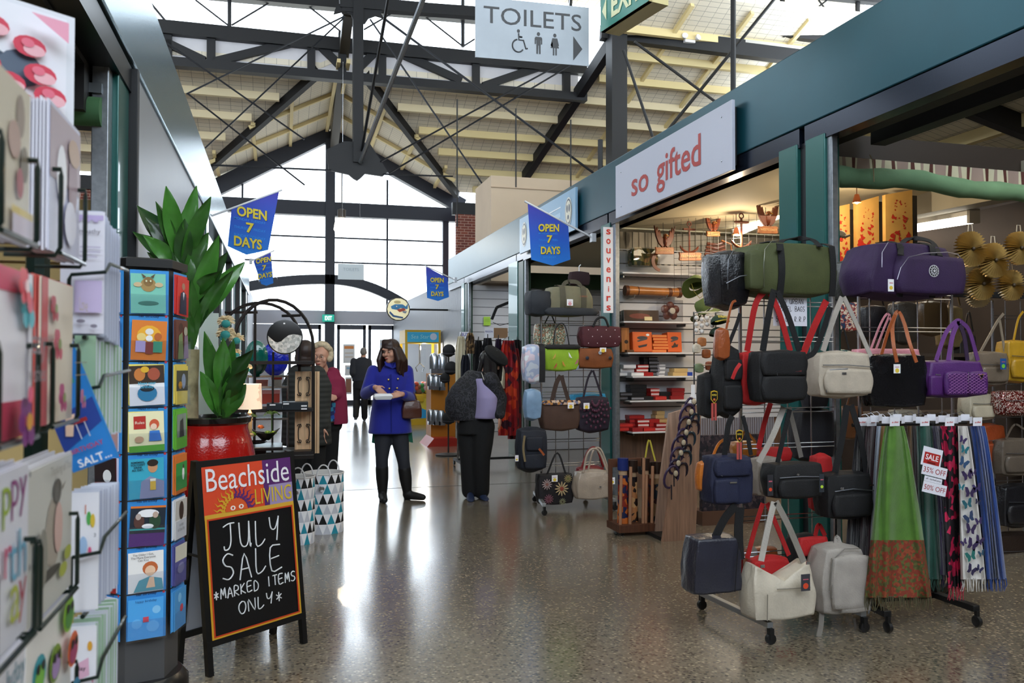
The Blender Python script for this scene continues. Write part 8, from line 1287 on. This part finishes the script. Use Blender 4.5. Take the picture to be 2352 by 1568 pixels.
hand_(b, wri[0], V((.65, -.25, -.55)), V((-.2, -.9, .3)), .95, .35, 1); hand_(b, wri[1], V((-.9, -.15, -.12)), V((.1, -.8, .5)), .95, .4, -1)
remesh(b, 'body', W1, skin, .007, 3); faceparts(W1, M, 1.0, lip='#9a4038', brow='#2a1612')
coat = mat('#101c8c', .85, sheen=.3, bump=.15, bs=200); b = B()
sect(b, [(wq(291, 1008, 8.74), .232, .17), (wq(291, 960, 8.74), .222, .165), (wq(292, 860, 8.74), .205, .15), (wq(293, 770, 8.74), .185, .14), (wq(294, 680, 8.74), .19, .145), (wq(294, 610, 8.74), .2, .135), (wq(294, 570, 8.74), .17, .11), (wq(296, 540, 8.74), .085, .08), (wq(297, 515, 8.73), .07, .075)], coat, 28)
for i in (0, 1): chain(b, [sh[i] + V((0, 0, -.01)), elb[i], wri[i].lerp(elb[i], .22)], [.066, .060, .050], coat)
remesh(b, 'coat', W1, coat, .011, 5)
b = B(); cz = wq(298, 520, 8.72)
for s in (-1, 1): b.prism([(0, -.03), (s * .075, .0), (s * .085, .05), (s * .03, .04)][::s], cz + V((0, -.10, -.035)), (1, 0, 0), (0, .35, .94), .012, coat)
b.build('collar', W1, bevel=.004)
for x, y in ((278, 638), (344, 633), (284, 700), (338, 697), (350, 582)): b = B(); b.ell(wq(x, y, 8.586), (.011, .005, .011), mat('#c8b070', .3, .8), None, 10, 6); b.build('coat_button', W1)
b = B(); b.ribbon([wq(295, 600, 8.592), wq(297, 800, 8.588), wq(299, 1005, 8.565)], .012, .004, mat('#0c1670', .9), (1, 0, 0)); b.build('coat_seam', W1)
jean = mat('#24262e', .8, bump=.15, bs=180); b = B()
for i in (0, 1): chain(b, [hip[i], kne[i].lerp(hip[i], .5), kne[i], kne[i].lerp(ank[i], .45)], [.10, .088, .066, .062], jean)
remesh(b, 'trousers', W1, jean, .011, 4)
boot = mat('#0d0c0e', .6); 
for i in (0, 1):
    b = B(); tp = kne[i].lerp(ank[i], .28); to = V((ank[i].x + (.0 if i == 0 else .15), 8.74 - (.17 if i == 0 else .10), 0)); d = (to - V((ank[i].x, 8.74, 0))).normalized()
    chain(b, [tp, kne[i].lerp(ank[i], .6), V((ank[i].x, ank[i].y, .10))], [.068, .066, .050], boot); b.caps(V((ank[i].x, 8.74, .055)), V((to.x, to.y, .035)), .048, .035, boot); b.box((ank[i].x - .03, 8.72, 0), (ank[i].x + .03, 8.79, .06), boot); remesh(b, 'boot', W1, boot, .009, 3)
hair = mat('#2c1812', .42, nv=.3, ns=40); b = B(); HE = lambda c, r: b.ell(M @ V(c), r, hair, None, 16, 10)
HE((0, .03, .055), (.088, .10, .085)); HE((0, .075, -.02), (.085, .06, .11)); HE((0, -.01, .072), (.08, .085, .06))
for k in range(9): u = -.064 + .016 * k; b.caps(M @ V((u * .7, -.045, .118)), M @ V((u, -.092 + u * u * 8, .052 - abs(u) * .2)), .022, .010, hair)
for s in (-1, 1):
    for k in range(5): a = .25 + k * .3; p = M @ V((s * .078 * math.cos(a * .5), -.035 + .03 * k, .03)); q = V((p.x + s * (.03 + .012 * k) * (1 if s > 0 else .8), p.y + (-.02 if s < 0 else .0), hc.z - .20 - .025 * (k % 3))); b.caps(p, p.lerp(q, .5) + V((s * .02, 0, 0)), .026, .032, hair); b.caps(p.lerp(q, .5) + V((s * .02, 0, 0)), q, .032, .016, hair)
for k in range(5): p = M @ V((-.06 + .03 * k, .09, -.03)); b.caps(p, V((p.x + .02, p.y + .02, hc.z - .23)), .036, .022, hair)
remesh(b, 'hair', W1, hair, .008, 3)
bxm = thing('takeaway_box', 'white takeaway box held in both hands by the woman in blue', 'box', wq(245, 778, 8.33)); b = B(); q = wq(240, 755, 8.36); b.loft([[q + V((x * w_, y * w_ * .6, z)) for x, y in ((-1, -1), (1, -1), (1, 1), (-1, 1))] for w_, z in ((.075, -.03), (.095, .0))], mat('#dfe2e6', .4)); b.build('tray', bxm, smooth=0, bevel=.004)
b = B(); b.loft([[q + V((x * w_, y * w_ * .6, z)) for x, y in ((-1, -1), (1, -1), (1, 1), (-1, 1))] for w_, z in ((.096, .002), (.078, .03))], mat('#e8eaee', .4)); b.build('lid', bxm, smooth=0, bevel=.004)
t = bag('handbag', 'brown leather handbag hanging from the forearm of the woman in blue', (921, 918, 973, 963), 8.55, .16, leather('#4c2416', .3), .4, .22, .1, straps=[([(928, 922), (932, 905), (942, 898), (952, 905), (958, 922)], .008, leather('#4c2416'), .08, 1)])
for x, y in ((182, 1040), (425, 1030)): b = B(); c = wq(x, y, 8.76); b.prism([(-.02, .06), (.02, .06), (.035, -.07), (-.03, -.05)], c, (1, 0, 0), (0, 0, 1), .01, mat('#0f5a44', .8)); b.build('scarf_end', W1, smooth=0)
# ---- woman in the black beret, leaning
W2 = thing('person', 'woman in black beret and patterned jacket bending to look at clothes', 'person', V((wq(880, 1450, 8.6).x, 8.6, 0)))
def w2(x, y, Y=8.6): return wq(x, y, Y)
hc = w2(1000, 510, 8.5); M = HM(hc, 52, 38); sh = [w2(850, 625, 8.72), w2(985, 640, 8.40)]; elb = [w2(745, 770, 8.75), w2(1050, 770, 8.42)]; wri = [w2(740, 880, 8.62), w2(1048, 890, 8.36)]
hip = [w2(830, 960, 8.66), w2(935, 960, 8.56)]; kne = [w2(838, 1190, 8.63), w2(918, 1190, 8.55)]; ank = [w2(840, 1415, 8.66), w2(922, 1410, 8.6)]
b = B(); head(b, M); b.caps(w2(925, 605, 8.58), hc + V((-.04, .03, -.05)), .06, .054, skin); sect(b, [(w2(885, 960), .12, .10), (w2(890, 820), .11, .10), (w2(905, 700, 8.57), .10, .09), (w2(920, 620, 8.56), .08, .06)], skin, front=.5)
for i in (0, 1): chain(b, [sh[i], elb[i], wri[i]], [.05, .042, .028], skin); chain(b, [hip[i], kne[i], ank[i]], [.09, .06, .042], skin)
hand_(b, wri[1], V((.0, -.05, -1)), V((.8, -.5, 0)), .95, .25, 1); hand_(b, wri[0], V((.5, -.3, -.7)), V((-.5, -.8, 0)), .9, .5, -1); remesh(b, 'body', W2, skin, .007, 3); faceparts(W2, M, brow='#1a1412')
lil = mat('#9a90b8', .8, bump=.1, bs=120); b = B(); sect(b, [(w2(935, 905, 8.52), .125, .17), (w2(945, 840, 8.50), .12, .18), (w2(950, 760, 8.48), .115, .165), (w2(945, 690, 8.50), .11, .14), (w2(935, 630, 8.52), .10, .10)], lil, 26, front=.3); remesh(b, 'top', W2, lil, .011, 4)
jk = mat('#1f1f24', .8, kind='print', cols=('#17171b', '#34343a', '#17171b', '#2e2e36', '#17171b'), scale=16, detail=1); b = B()
fj = .62
n = 26; rings = []
for c, w_, d_, op in ((w2(850, 915, 8.66), .235, .20, 55), (w2(838, 850, 8.66), .265, .215, 58), (w2(842, 770, 8.65), .265, .215, 52), (w2(862, 690, 8.63), .235, .185, 45), (w2(890, 625, 8.62), .19, .14, 38), (w2(915, 575, 8.6), .10, .09, 34)):
    ring = []
    for k in range(n + 1):
        a = math.radians(-24 + op * .55 + (360 - op * 1.1) * k / n); ring.append(V((c.x + w_ * math.cos(a), c.y + d_ * math.sin(a), c.z)))
    rings.append(ring + [V((p.x + (c.x - p.x) * .10, p.y + (c.y - p.y) * .10, p.z)) for p in ring[::-1]])
b.loft(rings, jk)
for i in (0, 1): chain(b, [sh[i], elb[i], wri[i].lerp(elb[i], .12)], [.088, .078, .06], jk)
remesh(b, 'jacket', W2, jk, .011, 4)
trs = mat('#08080a', .85); b = B(); sect(b, [(w2(882, 1010, 8.62), .20, .16), (w2(882, 940, 8.62), .19, .16), (w2(885, 895, 8.61), .18, .15)], trs)
for i in (0, 1): chain(b, [hip[i], kne[i].lerp(hip[i], .5), kne[i], V((ank[i].x, ank[i].y, .08))], [.125, .118, .10, .086], trs)
remesh(b, 'trousers', W2, trs, .011, 4)
hb = mat('#14100f', .4, nv=.3, ns=40); b = B(); HE = lambda c, r: b.ell(M @ V(c), r, hb, None, 14, 9)
HE((0, .03, .04), (.085, .095, .085)); HE((0, .07, -.03), (.08, .055, .1))
for s in (-1, 1):
    for k in range(6): p = M @ V((s * .075, -.05 + .024 * k, .03)); q = V((p.x + R.uniform(-.02, .02) - .02 * (k > 3), p.y, hc.z - .20 - .03 * (k % 3))); b.caps(p, q, .03, .014, hb)
for k in range(4): p = M @ V((-.045 + .03 * k, .08, -.04)); b.caps(p, V((p.x - .05, p.y + .02, hc.z - .14)), .034, .02, hb)
remesh(b, 'hair', W2, hb, .008, 3)
Mb = M @ Euler((.05, -.1, 0)).to_matrix().to_4x4(); b = B(); ber = mat('#08080a', .9); b.loft([[Mb @ V((r_ * 1.05 * math.cos(t), r_ * 1.15 * math.sin(t) + .02 + oy, z)) for t in [2 * PI * j / 26 for j in range(26)]] for r_, z, oy in ((.092, .02, -.02), (.094, .035, -.02), (.122, .055, -.02), (.132, .075, -.015), (.115, .105, -.01), (.06, .12, -.01), (.01, .124, -.01))], ber); b.build('beret', W2)
b = B(); b.tube([w2(922, 590, 8.40), w2(940, 640, 8.37), w2(985, 690, 8.36), w2(975, 640, 8.37), w2(945, 590, 8.42)], .004, mat('#8a8478', .3, .6), 6); b.build('necklace', W2)
for i, sx in ((0, -.03), (1, .02)): shoe(W2, V((ank[i].x, 8.64, 0)), V((ank[i].x + sx - .01, 8.42, 0)), mat('#1a2848', .6), .045)
# ---- man walking away
def m3(x, y, Y=20): return wq(x, y, Y)
W3 = thing('person', 'grey haired man in navy jumper walking away towards the doors', 'person', V((m3(85, 900).x, 20, 0)))
hc = m3(106, 448); M = HM(hc, 165, 0); sh = [m3(38, 510), m3(140, 512)]; elb = [m3(28, 590, 19.9), m3(152, 595, 20)]; wri = [m3(45, 640, 20.2), m3(150, 655, 20.2)]; hip = [m3(62, 670), m3(112, 670)]; kne = [m3(58, 780, 20.05), m3(112, 785, 19.95)]; ank = [m3(52, 890, 19.9), m3(112, 896, 20.1)]; ank[0].z = .14; ank[1].z = .09
b = B(); head(b, M); b.caps(m3(98, 495), hc - V((0, 0, .06)), .06, .055, skin); sect(b, [(m3(88, 660), .16, .11), (m3(90, 580), .17, .12), (m3(92, 510), .17, .1)], skin)
for i in (0, 1): chain(b, [sh[i], elb[i], wri[i]], [.05, .04, .03], skin); chain(b, [hip[i], kne[i], ank[i]], [.09, .06, .045], skin); hand_(b, wri[i], V((0, .2, -1)), V((1 - 2 * i, 0, 0)) * -1, 1.0, .35, 1)
remesh(b, 'body', W3, skin, .009, 3); jm = mat('#20242f', .85); b = B(); sect(b, [(m3(86, 650), .205, .14), (m3(88, 600), .215, .15), (m3(90, 540), .215, .14), (m3(93, 505), .18, .11), (m3(97, 482), .08, .08)], jm)
for i in (0, 1): chain(b, [sh[i], elb[i], wri[i].lerp(elb[i], .1)], [.08, .07, .05], jm)
remesh(b, 'jumper', W3, jm, .014, 4); b = B(); tr3 = mat('#0d0d12', .85); sect(b, [(m3(86, 700), .17, .13), (m3(86, 640), .175, .135)], tr3)
for i in (0, 1): chain(b, [hip[i], kne[i], V((ank[i].x, ank[i].y, ank[i].z + .01))], [.11, .085, .075], tr3); shoe(W3, V((ank[i].x, ank[i].y - .05, ank[i].z - .085)), V((ank[i].x + .01, ank[i].y + .22, ank[i].z - .085 - (.03 if i == 0 else 0))), mat('#0c0b0b', .4), .05)
remesh(b, 'trousers', W3, tr3, .014, 4); b = B(); gh = mat('#6e6a68', .7); b.ell(M @ V((0, .045, .0)), (.082, .07, .075), gh); b.ell(M @ V((0, .02, .055)), (.074, .085, .062), gh); remesh(b, 'hair', W3, gh, .012, 2)
b = B(); b.lathe([(.066, 0), (.064, .025)], m3(98, 490) + V((0, 0, -.01)), mat('#b8bcd0', .7), 16); b.build('shirt_collar', W3)
# ---- woman in the pink cardigan
def o4(x, y, Y=8.0): return at(500 + x / 2.6125, 640 + y / 2.6125, Y)
W4 = thing('person', 'grey haired woman in raspberry cardigan standing behind the wooden panels', 'person', V((o4(650, 1150).x, 8.05, 0)))
hc = o4(620, 470, 7.98); M = HM(hc, -20, 4); sh = [o4(580, 570, 8.05), o4(690, 575, 8.05)]; elb = [o4(585, 700, 7.95), o4(712, 690, 7.98)]; wri = [o4(622, 705, 7.78), o4(662, 712, 7.8)]; hip = [o4(628, 860, 8.05), o4(672, 860, 8.05)]; kne = [V((o4(640, 900).x, 8.05, .48)), V((o4(675, 900).x, 8.05, .48))]; ank = [V((o4(648, 900).x, 8.08, .09)), V((o4(682, 900).x, 8.08, .09))]
b = B(); head(b, M, .97); b.caps(o4(632, 560, 8.05), hc - V((0, -.03, .06)), .06, .052, skin); sect(b, [(o4(648, 860, 8.05), .16, .12), (o4(645, 720, 8.05), .16, .12), (o4(638, 585, 8.05), .15, .1)], skin)
for i in (0, 1): chain(b, [sh[i], elb[i], wri[i]], [.05, .042, .028], skin); chain(b, [hip[i], kne[i], ank[i]], [.08, .055, .04], skin)
hand_(b, wri[1], V((-1, -.2, -.05)), V((.1, -.9, .3)), .95, .4, -1); hand_(b, wri[0], V((.9, -.2, -.1)), V((-.1, -.9, .3)), .95, .4, 1); remesh(b, 'body', W4, skin, .008, 3); faceparts(W4, M, .97, brow='#8a7a6a')
pk = mat('#7c163c', .85, bump=.15, bs=150); b = B(); rings = []
for c, w_, d_, op in ((o4(655, 870, 8.06), .20, .16, 60), (o4(652, 780, 8.06), .2, .16, 60), (o4(648, 680, 8.06), .195, .155, 55), (o4(642, 600, 8.06), .19, .14, 45), (o4(636, 555, 8.06), .10, .09, 40)):
    ring = [V((c.x + w_ * math.cos(a), c.y + d_ * math.sin(a), c.z)) for a in [math.radians(-90 - 14 + op / 2 + (360 - op) * k / 24) for k in range(25)]]; rings.append(ring + [V((p.x + (c.x - p.x) * .1, p.y + (c.y - p.y) * .1, p.z)) for p in ring[::-1]])
b.loft(rings, pk)
for i in (0, 1): chain(b, [sh[i], elb[i], wri[i].lerp(elb[i], .2)], [.075, .066, .05], pk)
remesh(b, 'cardigan', W4, pk, .011, 4); b = B(); bl_ = mat('#1a2a6a', .8, kind='print', cols=('#16225a', '#1f4a9a', '#6a1f5a', '#16225a', '#2a7a9a'), cell=1, scale=26); sect(b, [(o4(646, 850, 8.04), .17, .14), (o4(645, 720, 8.04), .17, .14), (o4(640, 620, 8.04), .15, .12), (o4(636, 580, 8.04), .1, .08)], bl_); b.build('blouse', W4)
b = B(); sect(b, [(o4(650, 900, 8.06), .15, .12), (o4(650, 850, 8.06), .16, .13)], trs); [chain(b, [hip[i], kne[i], ank[i]], [.10, .075, .06], trs) for i in (0, 1)]; remesh(b, 'trousers', W4, trs, .013, 4)
for i in (0, 1): shoe(W4, V((ank[i].x, 8.1, 0)), V((ank[i].x, 7.88, 0)), mat('#16161a', .5), .045)
gc = mat('#b8a88c', .8, nv=.25, ns=50); b = B(); rr = random.Random(5)
for k in range(60):
    a, e = rr.uniform(0, 2 * PI), rr.uniform(-.5, 1.5); d = V((math.cos(a) * math.cos(e), math.sin(a) * math.cos(e), math.sin(e)))
    if d.y < -.35 and d.z < .55: continue
    b.ell(M @ V((d.x * .088, .015 + d.y * .1, .025 + d.z * .1)), (.03, .03, .03), gc, None, 10, 6)
remesh(b, 'hair', W4, gc, .009, 2)
b = B()
for x in (-1, 1): b.tube([M @ V((x * .032 + .022 * math.cos(a), -.092, .004 + .017 * math.sin(a))) for a in [2 * PI * j / 14 for j in range(14)]], .0016, chrome, 5, closed=True)
b.tube([M @ V((-.01, -.093, .008)), M @ V((.01, -.093, .008))], .0015, chrome, 5); b.build('glasses', W4)
# ---- person in the dark coat
W5 = thing('person', 'person with brown hair in a dark coat seen from behind the panels', 'person', V((o4(540, 900, 7.6).x, 7.6, 0)))
hc = o4(535, 452, 7.6); M = HM(hc, 150, 0); sh = [o4(480, 570, 7.6), o4(595, 575, 7.6)]; elb = [o4(455, 720, 7.6), o4(630, 730, 7.6)]; wri = [o4(470, 830, 7.5), o4(632, 890, 7.5)]; ax_ = o4(535, 600, 7.6).x
b = B(); head(b, M); b.caps(o4(535, 550, 7.6), hc - V((0, 0, .06)), .06, .055, skin); sect(b, [((ax_, 7.6, .85), .16, .12), ((ax_, 7.6, 1.1), .16, .12), ((ax_, 7.6, 1.36), .15, .1)], skin)
for i in (0, 1): chain(b, [sh[i], elb[i], wri[i]], [.05, .042, .03], skin); chain(b, [(ax_ + (.16 * i - .08), 7.6, .85), (ax_ + (.16 * i - .08), 7.6, .48), (ax_ + (.16 * i - .08), 7.62, .09)], [.09, .06, .045], skin); hand_(b, wri[i], V((0, 0, -1)), V((1 - 2 * i, -.3, 0)), 1, .4, 1); shoe(W5, V((ax_ + (.16 * i - .08), 7.55, 0)), V((ax_ + (.16 * i - .08), 7.78, 0)), blackm, .045)
remesh(b, 'body', W5, skin, .009, 3); dc = mat('#1f211f', .85, kind='stripes', axis=2, freq=22, cols=((0, '#1c1e1c'), (.5, '#2e302e'))); b = B(); sect(b, [((ax_, 7.6, .72), .22, .17), ((ax_, 7.6, 1.0), .21, .16), ((ax_, 7.6, 1.25), .22, .15), ((ax_, 7.6, 1.36), .17, .12), ((ax_, 7.6, 1.42), .09, .09)], dc)
for i in (0, 1): chain(b, [sh[i], elb[i], wri[i].lerp(elb[i], .1)], [.085, .075, .058], dc)
remesh(b, 'coat', W5, dc, .013, 4); b = B(); [chain(b, [(ax_ + s, 7.6, .8), (ax_ + s, 7.6, .48), (ax_ + s, 7.61, .08)], [.1, .08, .065], trs) for s in (-.08, .08)]; remesh(b, 'trousers', W5, trs, .014, 3)
hb5 = mat('#2a1a14', .5, nv=.25, ns=40); b = B(); b.ell(M @ V((0, .03, .03)), (.09, .10, .10), hb5); b.ell(M @ V((0, .05, -.04)), (.085, .07, .09), hb5); remesh(b, 'hair', W5, hb5, .01, 2)
# ================================================================ pieces that sit on a part become sub-parts of it
SUB = {}
for ks, ps in (('lettering', 'board plate cloth lit_box green_face crown'), ('printed_day_names', 'cloth'), ('carved_lettering', 'plaque'), ('zip logo nameplate buckle badge emblem zip_pull shoe_print spots flower_studs scallops embroidery quilting stud tag', 'pocket body'), ('strap_ring', 'body'),
               ('caster', 'base_bar foot_bar tray'), ('coat_button collar coat_seam', 'coat'), ('eye eyebrow lips', 'body'), ('butterfly_print', 'drape'), ('arrow man_pictogram woman_pictogram wheelchair_pictogram', 'plate'), ('letter screw crest stripe iron_scroll', 'board'),
               ('printed_header printed_border sun_emblem sun_face shop_lettering chalk_lettering', 'board_panel'), ('end_band', 'log'), ('sticker white_half', 'disc'), ('price_strip', 'body'), ('metal_badge', 'fabric_body'), ('marker_lettering', 'paper'), ('blossom_painting', 'panel'), ('hub', 'pleated_disc'), ('printed_face', 'drum'), ('control_panel', 'cabinet'), ('shirt_collar', 'jumper'), ('necklace', 'top'), ('flower_centre', 'blossom')):
    for k in ks.split(): SUB[k] = ps.split()
def mid(o): q = [V(c) for c in o.bound_box]; return sum(q, V()) / 8
for root in [o for o in COL.objects if o.parent is None and o.type == 'EMPTY']:
    ch = list(root.children)
    for c in ch:
        for nm in SUB.get(c.name.split('.')[0], ()):
            ps = [p for p in ch if p.name.split('.')[0] == nm and p is not c]
            if ps: c.parent = min(ps, key=lambda p: (mid(p) - mid(c)).length); break
